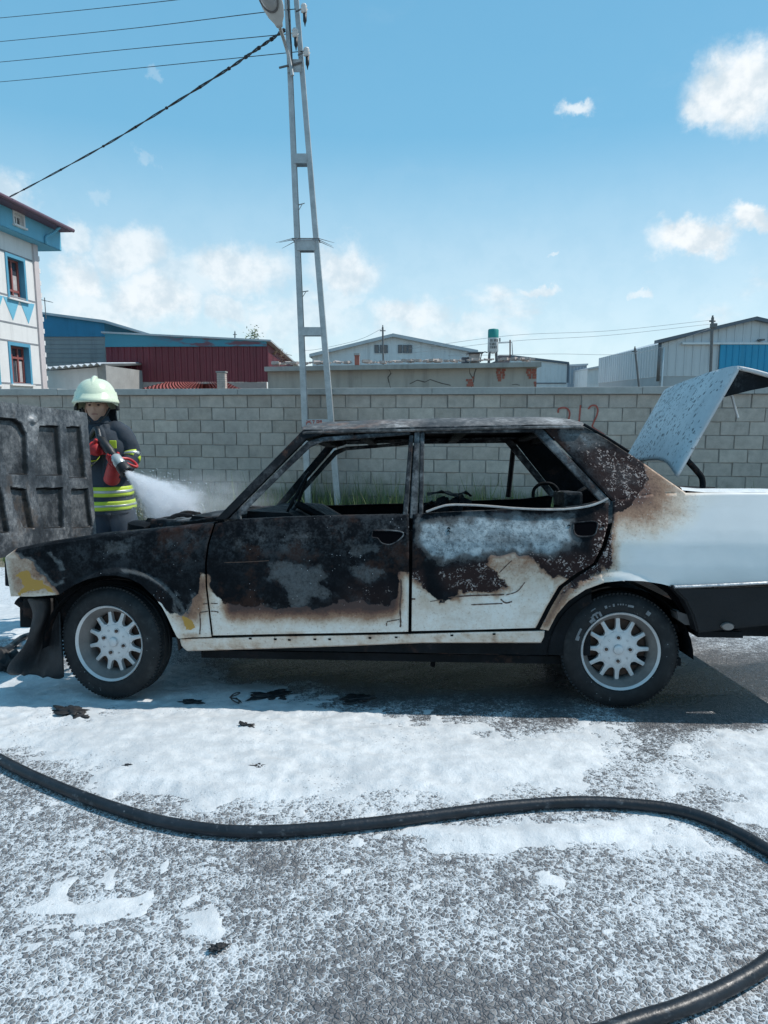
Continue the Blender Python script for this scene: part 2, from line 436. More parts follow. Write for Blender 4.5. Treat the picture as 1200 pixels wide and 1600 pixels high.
def px_of(GX, GY):
    P = np.stack([GX, np.maximum(GY, .6), GZ(GY)], -1); a, b = project(P)
    wx = np.sin(GX*5.1+1.3*np.sin(GY*4.3))+.7*np.sin(GX*11.7+GY*7.9+2.*np.sin(GX*3.1))+.5*np.sin(GX*23.+GY*19.+1.7*np.sin(GY*13.))
    wy = np.sin(GY*9.1+1.9*np.sin(GX*3.7))+.7*np.sin(GY*17.3-GX*8.7)+.5*np.sin(GX*27.-GY*31.)
    return a+wx*17, b+wy*6.5
PX, PY = px_of(GX, GY)
road = grid_mesh('road', xs, ys, GZ(GY), mat_road()); tag(road, kind='structure')
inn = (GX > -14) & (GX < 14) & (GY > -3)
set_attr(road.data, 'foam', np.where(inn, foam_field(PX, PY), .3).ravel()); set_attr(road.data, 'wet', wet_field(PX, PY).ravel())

def mat_foam():
    m, t = newmat('extinguishing_foam'); v = t.pos()
    n = t.noise(v, 16, 6, .62); n2 = t.noise(v, 90, 4, .65); big = t.noise(v, 3.2, 4, .6)
    c = t.mix(t.step(t.add(t.mul(n, .5), t.mul(big, .5)), .40, .62), (.53, .55, .565, 1), (.69, .70, .705, 1))
    dirt = t.step(t.noise(v, 26, 5, .7), .62, .72)
    c = t.mix(t.mul(dirt, .45), c, (.30, .31, .33, 1))
    dv = t.vmath('ADD', v, t.vmath('SCALE', t.noise(v, 60, 3, .6, color=True), scale=.015)); dots = t.mul(t.step(t.voro(dv, 52, 'F1'), .24, .12), t.step(t.noise(v, 2.6, 5, .65), .50, .62))
    c = t.mix(t.mul(dots, .75), c, (.17, .17, .18, 1))
    bub = t.voro(v, 320, 'F1')
    h = t.add(t.mul(n, 1.), t.add(t.mul(n2, .35), t.mul(bub, .12)))
    p = t.out(c, .55, 0, t.bump(h, .7, .012), Subsurface_Weight=.0); return m
def build_foam():
    xs = np.arange(-3.6, 4.3, .017); ys = np.arange(1.75, 6.2, .018)
    GX, GY = np.meshgrid(xs, ys); PX, PY = px_of(GX, GY); F = foam_field(PX, PY)
    N = np.zeros(F.shape)
    mask = F > .34
    idx = np.argwhere(mask)
    for r, c_ in idx:
        x, y = xs[c_], ys[r]
        N[r, c_] = .55*fbm(x, y, 1.7, 3)+.55*fbm(x, y*1.3, 6.5, 3, 4.)+.30*fbm(x, y, 24, 2, 9.)
    H = (F-.68)*.050+N*.034
    H = np.where(H > .012, .012+(H-.012)*.45, H)
    H = np.clip(H, -.006, .03)
    pos_ = mask & (H > -.001)
    k = pos_[:-1, :-1] | pos_[1:, :-1] | pos_[:-1, 1:] | pos_[1:, 1:]
    H = np.where(mask, H, -.006)
    nx = len(xs); rr, cc = np.nonzero(k); i0 = rr*nx+cc
    Fc = np.stack([i0, i0+1, i0+nx+1, i0+nx], -1); used = np.unique(Fc); remap = np.full(nx*len(ys), -1); remap[used] = np.arange(len(used))
    V = np.stack([GX, GY, H+.0005+GZ(GY)], -1).reshape(-1, 3)[used]; Fc = remap[Fc]
    me = bpy.data.meshes.new('foam'); me.from_pydata(V.tolist(), [], Fc.tolist()); me.update()
    o = link('foam', me, mat_foam(), None, True)
    tag(o, 'white extinguishing foam spread over the road around the burnt car', 'foam', kind='stuff')
build_foam()

# --- charred scraps on the foam
m_char = plain('charred_plastic', (.018, .018, .02), .6, 0, .5, 20, .6, 120)
def scrap(label, px, py, size, seed, flat=.3, n=9, curl=False):
    rnd = random.Random(seed); p = on_ground(px, py); bm = bmesh.new()
    if curl:
        L = [Vector((size*.5*math.cos(k*.42)*(1-.012*k), size*.25*math.sin(k*.42), size*(.1+.9*abs(math.sin(k*.11))))) for k in range(34)]; tube(bm, L, .0035, 5)
    else:
        bmesh.ops.create_icosphere(bm, subdivisions=4, radius=1.)
        for v in bm.verts:
            q = v.co.copy(); k = 1+1.1*mnoise.noise(q*1.7+Vector((seed*7., 0, 0)))+.7*mnoise.noise(q*4.3+Vector((0, seed*3., 0)))
            v.co = Vector((q.x*size*1.5*k, q.y*size*.8*k, max(q.z*size*flat*k*1.3, -.012)+.3*size*flat*mnoise.noise(q*6+Vector((seed, 0, 0)))))
    o = build('charred_scrap', bm, m_char, None, True); o.location = (p.x, p.y, p.z+.010); o.rotation_euler = (0, 0, rnd.uniform(-.5, .5))
    tag(o, label, 'debris', 'charred scraps lying in the foam')
scrap('largest torn piece of charred plastic lying in the bright foam before the front wheel', 112, 1115, .050, 1, .15)
scrap('upright curl of burnt wire standing at the shadow edge between the wheels', 368, 1104, .06, 2, curl=True)
scrap('small flat burnt flake in bright foam under the front door', 384, 1136, .022, 3, .25)
scrap('thin burnt sliver on shaded foam right behind the front tyre', 300, 1100, .028, 4, .2)
scrap('long black scrap on shaded foam beneath the front door sill', 425, 1090, .06, 5, .14)
scrap('broken black scrap on shaded foam beneath the gap between the doors', 560, 1094, .05, 15, .12)
scrap('lone dark scrap in the rough foreground beyond the hose', 340, 1485, .013, 6, .35)
scrap('crumpled charred lump on the foam next to the hanging wheel arch liner', 14, 1048, .075, 8, .9)
scrap('small grey flake on the foam straight below the large torn piece', 200, 1200, .012, 9, .3)
scrap('dark speck of debris on the foam just inside the curve of the hose', 405, 1200, .022, 10, .25)
# ================================================================== block wall with coping and end pillar
WY = math.atan(.1424)
WF = Frame((0, 11.1, 0), -WY)
def mat_block():
    m, t = newmat('pumice_block'); v = t.coord('Object'); r = t.rnd(); wv = t.pos()
    vv = t.vmath('ADD', v, t.comb(t.mul(r, 31.), t.mul(r, 17.), 0.))
    n = t.noise(vv, 9, 5, .6); g = t.noise(vv, 95, 4, .7); pit = t.voro(vv, 130, 'F1')
    big = t.noise(wv, .55, 5, .6)
    base = t.ramp(r, [(0, (.40, .338, .288)), (.3, (.49, .418, .358)), (.7, (.46, .396, .345)), (1, (.54, .465, .398))])
    k = t.add(t.lin(n, .3, .7, .84, 1.14), t.mul(t.sub(g, .5), .5))
    c = t.vmath('SCALE', base, scale=k)
    c = t.mix(t.step(big, .5, .72, 0., .4), c, (.29, .265, .245, 1))
    z = t.sep(wv)[2]                                   # green growth and damp above the ground
    gr = t.mul(t.step(t.add(z, t.mul(t.sub(t.noise(wv, 1.3, 5, .65), .5), 1.3)), .38, -.10), .75)
    c = t.mix(gr, c, (.17, .165, .11, 1))
    drip = t.mul(t.step(t.noise(t.vmath('MULTIPLY', wv, (5, 5, .5)), 1., 5, .6), .56, .72), t.lin(z, .7, 1.7, 0., .45))
    c = t.mix(drip, c, (.20, .19, .18, 1))
    h = t.add(g, t.mul(t.step(pit, .0, .22), .5))
    t.out(c, .93, 0, t.bump(h, .6, .006)); return m
m_block = mat_block()
m_mortar = plain('mortar', (.33, .31, .29), .95, 0, .25, 3, .5, 40)
m_coping = plain('concrete_coping', (.40, .385, .36), .9, 0, .22, 2.5, .4, 50)
wall = empty('block_wall'); WF.place(wall)
tag(wall, 'long grey concrete block wall with pale coping behind the burnt car', 'wall')
X0, X1 = -7.0, 6.05                                    # from beyond the left edge to the end pillar
box('mortar_core', X0, X1, .020, .19, -.6, 1.668, m_mortar, wall)
protos = []
for q in range(4):
    rr = random.Random(q+50); bm = bmesh.new(); hx, hz = .1940, .0968
    vs = bx(bm, -hx, hx, 0, .05, -hz, hz)
    for v_ in vs:
        v_.co += Vector((rr.uniform(-.004, .004), rr.uniform(-.003, .003) if v_.co.y < .02 else 0, rr.uniform(-.0035, .0035)))
    bmesh.ops.bevel(bm, geom=[e for e in bm.edges if all(v_.co.y < .02 for v_ in e.verts)], offset=.005, segments=1, affect='EDGES')
    me = bpy.data.meshes.new('block'); bmesh.ops.recalc_face_normals(bm, faces=bm.faces[:]); bm.to_mesh(me); bm.free(); me.materials.append(m_block); protos.append(me)
nb = 0; sx0 = WF.px(239, 627)[0] % .4
rest = bmesh.new()
for row in range(11):
    z = 1.667-.1-.2*row; off = sx0+(.2 if row % 2 else 0)
    k0 = math.ceil((X0+.2-off)/.4); k1 = math.floor((X1-.2-off)/.4)
    for k in range(k0-1, k1+1):
        xc = off+.4*k+.2
        if xc-.2 < X0-.01 or xc+.2 > X1+.01: continue
        if row > 8:
            bx(rest, xc-.195, xc+.195, random.uniform(-.003, .003), .05, z-.095, z+.095); continue
        o = bpy.data.objects.new('block', protos[random.randrange(4)]); col.objects.link(o); o.parent = wall
        o.location = (xc+random.uniform(-.003, .003), random.uniform(-.007, .007), z+random.uniform(-.002, .002)); o.rotation_euler = (random.uniform(-.008, .008), random.uniform(-.008, .008), random.uniform(-.015, .015)); nb += 1
rb_ = build('lower_blocks', rest, m_block, wall); rb_['kind'] = 'stuff'
# the wall goes on out of sight to the left
ext = bmesh.new()
for row in range(11):
    z = 1.667-.1-.2*row; xe = X0-.2-(.2 if row % 2 else 0)
    while xe > -13.: bx(ext, xe-.194, xe+.194, random.uniform(-.004, .004), .05, z-.0965, z+.0965); xe -= .4
we_ = build('outer_blocks', ext, m_block, wall); we_['kind'] = 'stuff'
box('mortar_core', -13.2, X0-.003, .020, .19, -.6, 1.668, m_mortar, wall)
for k in range(4): box('coping_slab', X0-1.55*(k+1)+.002, X0-1.55*k-.004, -.05, .25, 1.672, 1.775, m_coping, wall)
# coping in cast lengths
x = X0
while x < X1+.0:
    L = 1.55; bm = bmesh.new(); bx(bm, x+.002, min(x+L, X1+.02)-.002, -.05, .25, 1.672, 1.775+random.uniform(-.006, .006), None, .008)
    build('coping_slab', bm, m_coping, wall); x += L
box('end_pillar', X1+.025, X1+.42, -.02, .23, -.6, 1.70, plain('cement_render', (.27, .265, .255), .9, 0, .2, 3, .3, 40), wall, .01)
box('pillar_cap', X1+.015, X1+.46, -.06, .27, 1.703, 1.79, m_coping, wall, .008)

# --- red spray-paint strokes
m_red = plain('red_spray_paint', (.40, .10, .075), .8, 0, .35, 40, 0)
def stroke(pts, wd, parent, fr, y=-.007):
    L = [Vector((fr.px(*p)[0], y, fr.px(*p)[1])) for p in pts]; L = spline(L, 6); bm = bmesh.new(); pr = None
    for i, p in enumerate(L):
        tdir = (L[min(i+1, len(L)-1)]-L[max(i-1, 0)]).normalized(); nn = Vector((-tdir.z, 0, tdir.x))*wd*.5
        a, b = bm.verts.new(p+nn), bm.verts.new(p-nn)
        if pr: bm.faces.new((pr[0], pr[1], b, a))
        pr = (a, b)
    o = build('painted_mark', bm, m_red, parent)
    sm = o.modifiers.new('t', 'SOLIDIFY'); sm.thickness = .0008; sm.offset = 0; return o
stroke([(872, 645), (873, 639), (880, 637), (887, 639), (890, 647), (886, 660), (876, 672), (892, 674)], .026, wall, WF)
stroke([(907, 633), (906, 645), (905, 656), (904, 672)], .024, wall, WF)
stroke([(919, 639), (924, 634), (931, 634), (934, 641), (932, 650), (927, 661), (926, 667), (934, 673), (944, 679)], .024, wall, WF)

# ================================================================== weeds along the wall
def build_grass():
    m, t = newmat('roadside_weeds'); v = t.pos(); a = t.attr('tone')
    c = t.ramp(a, [(0, (.06, .10, .03)), (.45, (.12, .17, .055)), (.75, (.20, .22, .085)), (1, (.34, .30, .16))])
    p = t.out(c, .7, 0, None, Subsurface_Weight=.0)
    V, F, T = [], [], []
    def blade(x, y, h, wd, tone, lean):
        g0 = gz(y); a = random.uniform(0, 6.28); dx, dy = math.cos(a), math.sin(a); i = len(V)
        lx, ly = math.cos(lean)*h*.35, math.sin(lean)*h*.35; k = random.random()
        V.extend([(x-dx*wd, y-dy*wd, g0), (x+dx*wd, y+dy*wd, g0), (x-dx*wd*.7+lx*.3*k, y-dy*wd*.7+ly*.3*k, g0+h*.55), (x+dx*wd*.7+lx*.3*k, y+dy*wd*.7+ly*.3*k, g0+h*.55), (x+lx*k, y+ly*k, g0+h)])
        F.extend([(i, i+1, i+3, i+2), (i+2, i+3, i+4)]); T.extend([tone]*5)
    for _ in range(42000):
        s = random.uniform(-8.2, 8.2); back = random.random()**2.2
        x = s; wy = 11.1-.1424*x-.06; y = wy-back*3.3
        if y < 8.35: continue
        d = fbm(x, y, .9, 3); 
        if d+random.uniform(-.2, .5) < -.05: continue
        h = random.uniform(.06, .22)*(1+1.3*max(d, 0))+(.55*random.random()**1.4 if back < .3 else 0)
        if random.random() < .05: h *= 1.9
        tone = min(max(.42+d*.6+random.uniform(-.3, .35), 0), 1)
        blade(x, y, min(h, .95), random.uniform(.004, .011), tone, random.uniform(0, 6.28))
    me = bpy.data.meshes.new('weeds'); me.from_pydata(V, [], F); me.update(); set_attr(me, 'tone', T)
    o = link('weeds', me, m, None); tag(o, 'green and straw coloured weeds growing along the block wall', 'weeds', kind='stuff')
build_grass()
def leafy(name, label, cat, base, h, rad, n, tone, seed, group=None, stems=5, leaf=.05):
    """a plant: tapered stems with many small leaf faces"""
    rr = random.Random(seed); root = empty(name, base); tag(root, label, cat, group)
    bm = bmesh.new(); tips = []
    for k in range(stems):
        a = rr.uniform(0, 6.28); L = h*rr.uniform(.6, 1.); top = Vector((math.cos(a)*rad*rr.uniform(.2, .8), math.sin(a)*rad*rr.uniform(.2, .8), L))
        pts = [Vector((0, 0, -.05)), top*.4+Vector((rr.uniform(-.1, .1)*rad, 0, h*.08)), top]
        tube(bm, pts, [.02*h/1.5+.004, .012*h/1.5+.003, .003], 5); tips += [pts[1].lerp(top, q/6) for q in range(7)]
    build('trunk', bm, plain('bark', (.11, .09, .07), .9), root, True)
    m = MATS.get('leaf%.2f' % tone)
    if m is None:
        m, t = newmat('leaf'); r = t.attr('tone')
        t.out(t.ramp(r, [(0, (.03+.02*tone, .06, .02)), (.6, (.07+.05*tone, .12, .035)), (1, (.14+.06*tone, .19, .06))]), .6); MATS['leaf%.2f' % tone] = m
    V, F, T = [], [], []
    for _ in range(n):
        c = rr.choice(tips)+Vector((rr.gauss(0, 1), rr.gauss(0, 1), rr.gauss(0, 1)))*rad*.28
        c.z = max(c.z, .03)
        a = Vector((rr.gauss(0, 1), rr.gauss(0, 1), rr.gauss(0, .6))).normalized()*leaf*rr.uniform(.5, 1.2); b = a.orthogonal().normalized()*leaf*.35
        i = len(V); V += [c-a, c+b, c+a, c-b]; F.append((i, i+1, i+2, i+3)); T += [rr.random()]*4
    me = bpy.data.meshes.new('crown'); me.from_pydata([tuple(v) for v in V], [], F); me.update(); set_attr(me, 'tone', T); link('crown', me, m, root)
    return root
p = on_ground(1222, 790); leafy('bush', 'green bush at the foot of the wall beside its end pillar', 'bush', (6.35, 9.75, -.43), 1.5, .55, 1600, .6, 3)
p = on_ground(228, 822); leafy('weed_clump', 'pale straw coloured weed clump behind the firefighter', 'plant', (p.x, min(p.y, 10.9), -.43), .50, .22, 700, 1.3, 5, None, 9, .03)

# ================================================================== lattice pole with lamp, insulators and lines
m_galv = plain('galvanised_steel', (.42, .43, .43), .5, .35, .28, 7, .2, 60)
m_dsteel = plain('weathered_dark_steel', (.16, .16, .165), .6, .3, .3, 8, .2)
m_porc = plain('porcelain', (.62, .60, .58), .3, 0, .1, 9, 0)
m_black = plain('black_rubber_cable', (.015, .015, .017), .55, 0, .3, 20, .1)
PYW = 10.9
pole = empty('utility_pole', (0, 0, 0)); bz = at_y(500, 785, PYW)
pole.location = (bz.x, PYW, 0.)
tag(pole, 'tapered galvanised steel lattice pole standing before the block wall', 'utility pole')
def pp(px, py, dy=0.): P = at_y(px, py, PYW+dy); return Vector((P.x-bz.x, dy, P.z))
def leg_line(pa, pb): return pp(*pa), pp(*pb)
Ztop = 8.6
for (a, b) in (((452.5, 90), (477, 665)), ((470.5, 90), (518, 665))):
    A, B = pp(*a), pp(*b); d = (A-B)/(A.z-B.z)
    bot = B+d*(-.47-B.z); top = B+d*(Ztop-B.z)
    for dy in (-.11, .11):
        pass
    bm = bmesh.new()                                    # U channel: web and two flanges
    ww = .042; sgn = -1 if a[0] < 460 else 1
    def ring(c, k): 
        return [c+Vector(q) for q in ((-ww*k, -.06*k, 0), (ww*k, -.06*k, 0), (ww*k, .06*k, 0), (-ww*k, .06*k, 0))]
    for (u0, u1, v0, v1) in ((-ww, ww, -.07, -.062), (-ww if sgn < 0 else ww-.008, -ww+.008 if sgn < 0 else ww, -.062, .06), (-ww, ww, .06, .068)):
        vs = []
        for c, k in ((bot, 1.12), (top, .72)):
            vs.append([bm.verts.new(c+Vector((x*k, y*k, 0))) for x, y in ((u0, v0), (u1, v0), (u1, v1), (u0, v1))])
        for i in range(4): bm.faces.new((vs[0][i], vs[0][(i+1) % 4], vs[1][(i+1) % 4], vs[1][i]))
        bm.faces.new(vs[0][::-1]); bm.faces.new(vs[1])
    build('leg', bm, m_galv, pole)
def batten(y0, y1, xl, xr, name='batten_plate'):
    a, b = pp(xl, y0), pp(xr, y1); return box(name, a.x, b.x, -.086, -.0785, b.z, a.z, m_galv, pole)
batten(243, 258, 461, 480); batten(376, 393, 465, 493); batten(512, 525, 472, 503); batten(97, 117, 450, 471); plate = batten(655, 678, 478, 516)
for (x0, x1, y0, y1) in ((461, 480, 243, 258), (465, 493, 376, 393), (472, 503, 512, 525), (478, 516, 655, 678)):
    a, b = pp(x0, y0), pp(x1, y1); box('batten_plate', a.x, b.x, .0785, .086, b.z, a.z, m_galv, pole)
def plate_stroke(pts):
    bm = bmesh.new(); L = [pp(x, y) for x, y in pts]
    for i, (p0, p1) in enumerate(zip(L, L[1:])):
        d = (p1-p0).normalized(); nn = Vector((-d.z, 0, d.x))*.007; d = d*.004; yy = -.0885-.0006*i
        bm.faces.new([bm.verts.new(Vector((q.x, yy, q.z))) for q in (p0-d+nn, p1+d+nn, p1+d-nn, p0-d-nn)])
    build('painted_mark', bm, m_red, plate)
for s_ in ([(480, 657.5), (483, 658), (482.5, 660), (480, 660), (480, 663)], [(486.5, 657.5), (484.5, 657.5), (484.5, 660), (487, 660.5), (486.5, 663), (484.5, 663)],
           [(489, 657), (492, 657), (490, 663)], [(496, 663), (496, 657), (499, 657), (499, 660), (496, 660)], [(501, 663), (501, 657), (503, 657), (503, 663)]): plate_stroke(s_)
for i, (px, py) in enumerate(((467, 320), (473, 456))):      # climbing steps
    a = pp(px, py); bm = bmesh.new(); tube(bm, [a, a+Vector((.09, -.08, .0))], .008, 6); tube(bm, [a+Vector((0, 0, -.07)), a+Vector((.06, -.06, 0))], .005, 6); build('climbing_step', bm, m_galv, pole)
bm = bmesh.new(); c = (pp(465, 380)+pp(493, 380))*.5           # spiked anti-climb collar
for dx in (-.19, .19): tube(bm, [c+Vector((dx, -.12, .04)), c+Vector((dx, .12, .04))], .008, 6)
for dy in (-.12, .12): tube(bm, [c+Vector((-.2, dy, .04)), c+Vector((.2, dy, .04))], .008, 6)
for sx, sy, L in ((-1, -1, .22), (-1, -.3, .2), (-1, .6, .2), (1, -1, .24), (1, -.2, .2), (1, .6, .2), (-.5, -1, .16), (.4, -1, .16), (-.2, 1, .15), (.3, 1, .15)):
    p0 = c+Vector((.19*max(-1, min(1, sx*1.2)), .12*max(-1, min(1, sy*1.2)), .04)); tube(bm, [p0, p0+Vector((sx*L, sy*L*.8, random.uniform(-.11, -.04)))], [.006, .002], 5)
build('climbing_guard', bm, m_dsteel, pole)
# insulator brackets
for (px, py, dxp) in ((463, 18, 12), (463, 56, -2), (466, 86, 13), (462, -30, 12)):
    a = pp(px, py, -.1); b = pp(px+dxp, py-6, -.22); bm = bmesh.new()
    tube(bm, [a, a.lerp(b, .6), b], .012, 6); br = build('bracket', bm, m_dsteel, pole)
    bm = bmesh.new(); M = Matrix.Translation(b+Vector((0, 0, -.05)))
    lathe(bm, [(.005, .1), (.03, .095), (.045, .07), (.03, .055), (.052, .03), (.034, .015), (.045, -.005), (.02, -.02), (.005, -.025)], 16, 'z', M); build('insulator', bm, m_porc, br, True)
    bm = bmesh.new(); lathe(bm, [(.004, 0), (.026, -.005), (.026, -.10), (.012, -.13), (.004, -.17), (.001, -.17)], 10, 'z', M @ Matrix.Translation((.01, 0, -.02))); build('connector', bm, m_black, br, True)
a, b = pp(436, 106, -.1), pp(472, 97, -.1); bm = bmesh.new(); tube(bm, [a, b], .016, 6); build('cross_bar', bm, m_dsteel, pole)
tube_obj('feed_cable', spline([pp(457, 116, -.1), pp(455, 70, -.12), pp(451, 20, -.12), pp(448, -40, -.12)], 6), .011, m_black, pole, 6)
# street lamp
lamp = empty('street_lamp'); la = at_y(455, 118, PYW-.16); lamp.location = la
tag(lamp, 'grey street lamp head on a bent tube arm near the top of the lattice pole', 'street lamp')
def lp(px, py, dy): return at_y(px, py, PYW+dy)-la
tube_obj('arm', spline([lp(457, 118, -.17), lp(452, 92, -.17), lp(446, 70, -.25), lp(438, 45, -.5), lp(436, 38, -.62)], 6), .024, m_galv, lamp, 10)
h0 = lp(437, 42, -.62); hd = (lp(414, -26, -1.05)-h0); hl = hd.length; hd.normalize()
up = Vector((.1, .25, 1)).normalized(); side = hd.cross(up).normalized(); up = side.cross(hd).normalized()
HM = Matrix((side, hd, up)).transposed().to_4x4(); HM.translation = h0
bm = bmesh.new(); rings = []
for t_, wd, hh in ((0, .045, .045), (.08, .06, .05), (.2, .11, .06), (.4, .15, .075), (.65, .16, .085), (.85, .14, .075), (.96, .09, .05), (1., .03, .02)):
    rings.append([bm.verts.new(HM @ Vector((wd*math.cos(a_), t_*.62, hh*math.sin(a_)*(1. if math.sin(a_) > 0 else .55)))) for a_ in [2*math.pi*k/20 for k in range(20)]])
for A, B in zip(rings, rings[1:]):
    for k in range(20): bm.faces.new((A[k], A[(k+1) % 20], B[(k+1) % 20], B[k]))
bm.faces.new(rings[0][::-1]); bm.faces.new(rings[-1])
build('housing', bm, plain('lamp_housing', (.55, .56, .56), .4, .1, .12, 6, .05), lamp, True)
bm = bmesh.new(); lathe(bm, [(.13, -.035), (.135, -.05), (.12, -.06), (.115, -.05)], 24, 'z', HM @ Matrix.Translation((0, .40, -.005)) @ Matrix.Diagonal((1, 1.45, 1, 1))); build('lens_ring', bm, m_dsteel, lamp, True)
bm = bmesh.new(); lathe(bm, [(.116, -.05), (.10, -.075), (.06, -.095), (.001, -.10)], 24, 'z', HM @ Matrix.Translation((0, .40, -.005)) @ Matrix.Diagonal((1, 1.45, 1, 1)))
gm, t = newmat('lamp_glass'); t.out((.35, .36, .38), .12, .0, None, .8, Coat_Weight=.6); build('lens', bm, gm, lamp, True)
# overhead lines
def line(label, pts, rad, twist=False):
    P = spline([at_y(x, y, Y) for x, y, Y in pts], 10); root = P[0].copy()
    bm = bmesh.new()
    if not twist: tube(bm, [p-root for p in P], rad, 5)
    else:
        for ph in (0, math.pi):
            L = [p-root+Vector((0, math.cos(ph+i*.9)*rad*1.1, math.sin(ph+i*.9)*rad*1.1)) for i, p in enumerate(P)]; tube(bm, L, rad*.9, 5)
        for i in range(4, len(P)-1, 5): tube(bm, [P[i]-root-(P[i+1]-P[i]).normalized()*.02, P[i]-root+(P[i+1]-P[i]).normalized()*.02], rad*2.3, 6)
    o = build('overhead_line', bm, m_black, None, True); o.location = root
    tag(o, label, 'cable', 'overhead lines from the lattice pole')
line('topmost bare overhead wire running from the lattice pole to the left', [(466, -28, 10.7), (265, 1, 13), (0, 28, 17), (-200, 44, 21), (-700, 90, 33)], .006)
line('second overhead wire down from the top of the lattice pole', [(462, 14, 10.7), (405, 20, 11.3), (200, 45, 14), (0, 65, 17), (-200, 84, 21), (-700, 125, 33)], .006)
line('third overhead wire down, leaving the pole beside the lamp', [(462, 51, 10.7), (430, 55, 11.2), (200, 77, 14), (0, 97, 17), (-200, 114, 21), (-700, 152, 33)], .006)
line('lowest bare overhead wire fixed just under the lamp arm', [(470, 80, 10.7), (445, 83, 11.1), (200, 108, 14), (0, 128, 17), (-200, 143, 21), (-700, 178, 33)], .006)
line('thick sagging twisted cable running down from the pole to the apartment house', [(445, 46, 10.8), (436, 53, 10.9), (400, 78, 11.6), (350, 112, 12.7), (250, 175, 15), (150, 235, 18), (30, 300, 23), (-6, 317, 24.5)], .013, True)
# ================================================================== buildings beyond the wall
m_white = plain('white_render', (.74, .73, .72), .85, 0, .06, 1.2, .15, 30, streak=0.25)
m_aqua = plain('aqua_paint', (.15, .44, .60), .8, 0, .08, 1.5, .1, 30, streak=0.18)
m_aquad = plain('aqua_trim', (.09, .31, .45), .75, 0, .08, 2, .1)
m_maroon = plain('maroon_sheet', (.14, .07, .10), .5, .1, .15, 3, .1)
m_winred = plain('reddish_window_frame', (.28, .09, .08), .5, 0, .2, 6, .1)
m_curtain = plain('curtain', (.45, .42, .42), .9, 0, .3, 8, 0)
gl, t = newmat('window_glass'); t.out((.05, .06, .075), .06, 0, None, .8); m_glass = gl
m_conc = plain('bare_concrete', (.34, .335, .325), .9, 0, .2, 1.3, .3, 25)
m_grime = plain('seam_grime', (.24, .25, .27), .9, 0, .2, 3, 0)
# --- apartment house: its long side runs away from the camera
AF = Frame((-13.9+.059*26.1, 26.1, 0), math.atan2(1, .059))   # x: away along the side, y: out of the house to the left (inside), so the facade is y=0
apt = empty('apartment_building'); AF.place(apt)
tag(apt, 'white apartment house with aqua trim, zigzag band and maroon eaves', 'building')
def ap(px, py, y=0.): return AF.px(px, py, y)
corner = 0.
LA = -9.0                                                       # how far it reaches back past the left edge
zc0 = ap(55, 383)[1]                                             # underside of the attic storey
box('wall_body', LA, corner, .26, 9., -.5, zc0, m_white, apt)
box('end_wall', corner-.02, corner, .0, .262, -.5, zc0-.002, m_white, apt)
es_, ez_ = ap(112, 363, -.85); as_ = ap(96, 390, -.42)[0]; za1 = ez_
att = box('attic_storey', LA, as_, -.26, 9.2, zc0+.002, za1, m_aqua, apt)
box('attic_end', as_-.02, as_, -.42, -.258, zc0+.003, za1-.001, m_aqua, apt); box('attic_soffit', LA, as_-.022, -.42, -.258, zc0+.001, zc0+.03, m_aqua, apt)
# roof: eave slab
bm = bmesh.new(); ez = za1; prism(bm, [(LA-.3, ez), (es_, ez), (es_, ez+.14), (LA-.3, ez+.14)], -.85, 9.8); eave = build('eave', bm, m_maroon, apt)
bm = bmesh.new()
rv = [bm.verts.new(p) for p in ((LA-.3, -.85, ez+.142), (es_, -.85, ez+.142), (es_, 9.8, ez+.142), (LA-.3, 9.8, ez+.142), (LA+3, 4.4, ez+1.9), (corner-2.5, 4.4, ez+1.9))]
for f in ((0, 1, 5, 4), (1, 2, 5), (2, 3, 4, 5), (3, 0, 4)): bm.faces.new([rv[i] for i in f])
build('roof', bm, m_maroon, apt)
bm = bmesh.new(); tube(bm, [(LA-.3, -.9, ez+.06), (es_+.02, -.9, ez+.06)], .07, 8); build('gutter', bm, m_maroon, apt, True)
bm = bmesh.new(); tube(bm, spline([(corner+.25, -.8, ez-.0), (corner+.1, -.6, ez-.25), (corner-.12, -.47, ez-.42), (corner-.12, -.47, zc0+.02)], 5), .05, 8); build('downpipe', bm, m_aqua, apt, True)
WINS = [(10, 400, 40, 471, m_aquad, (.55,), (.22,), m_winred), (15, 539, 48, 601, m_aquad, (.33, .66), (.7,), m_winred), (-32, 383, -10, 462, m_aquad, (.55,), (.22,), m_winred), (-28, 537, -2, 601, m_aquad, (.5,), (.7,), m_winred)]
def pierced(name, s0, s1, z0, z1, y, holes, mat, depth=.24):
    """wall face with real openings and reveals"""
    ss_ = sorted({s0, s1, *[h[0] for h in holes], *[h[1] for h in holes]}); zz_ = sorted({z0, z1, *[h[2] for h in holes], *[h[3] for h in holes]}); bm = bmesh.new()
    for a, b in zip(ss_, ss_[1:]):
        for c, d in zip(zz_, zz_[1:]):
            if any(h[0] <= (a+b)/2 <= h[1] and h[2] <= (c+d)/2 <= h[3] for h in holes): continue
            bm.faces.new([bm.verts.new(p) for p in ((a, y, c), (b, y, c), (b, y, d), (a, y, d))])
    bmesh.ops.remove_doubles(bm, verts=bm.verts[:], dist=1e-4)
    return build(name, bm, mat, apt)
def hole_of(wn, y): (a, zt_), (b, zb_) = ap(wn[0], wn[1], y), ap(wn[2], wn[3], y); return (a, b, zb_, zt_)
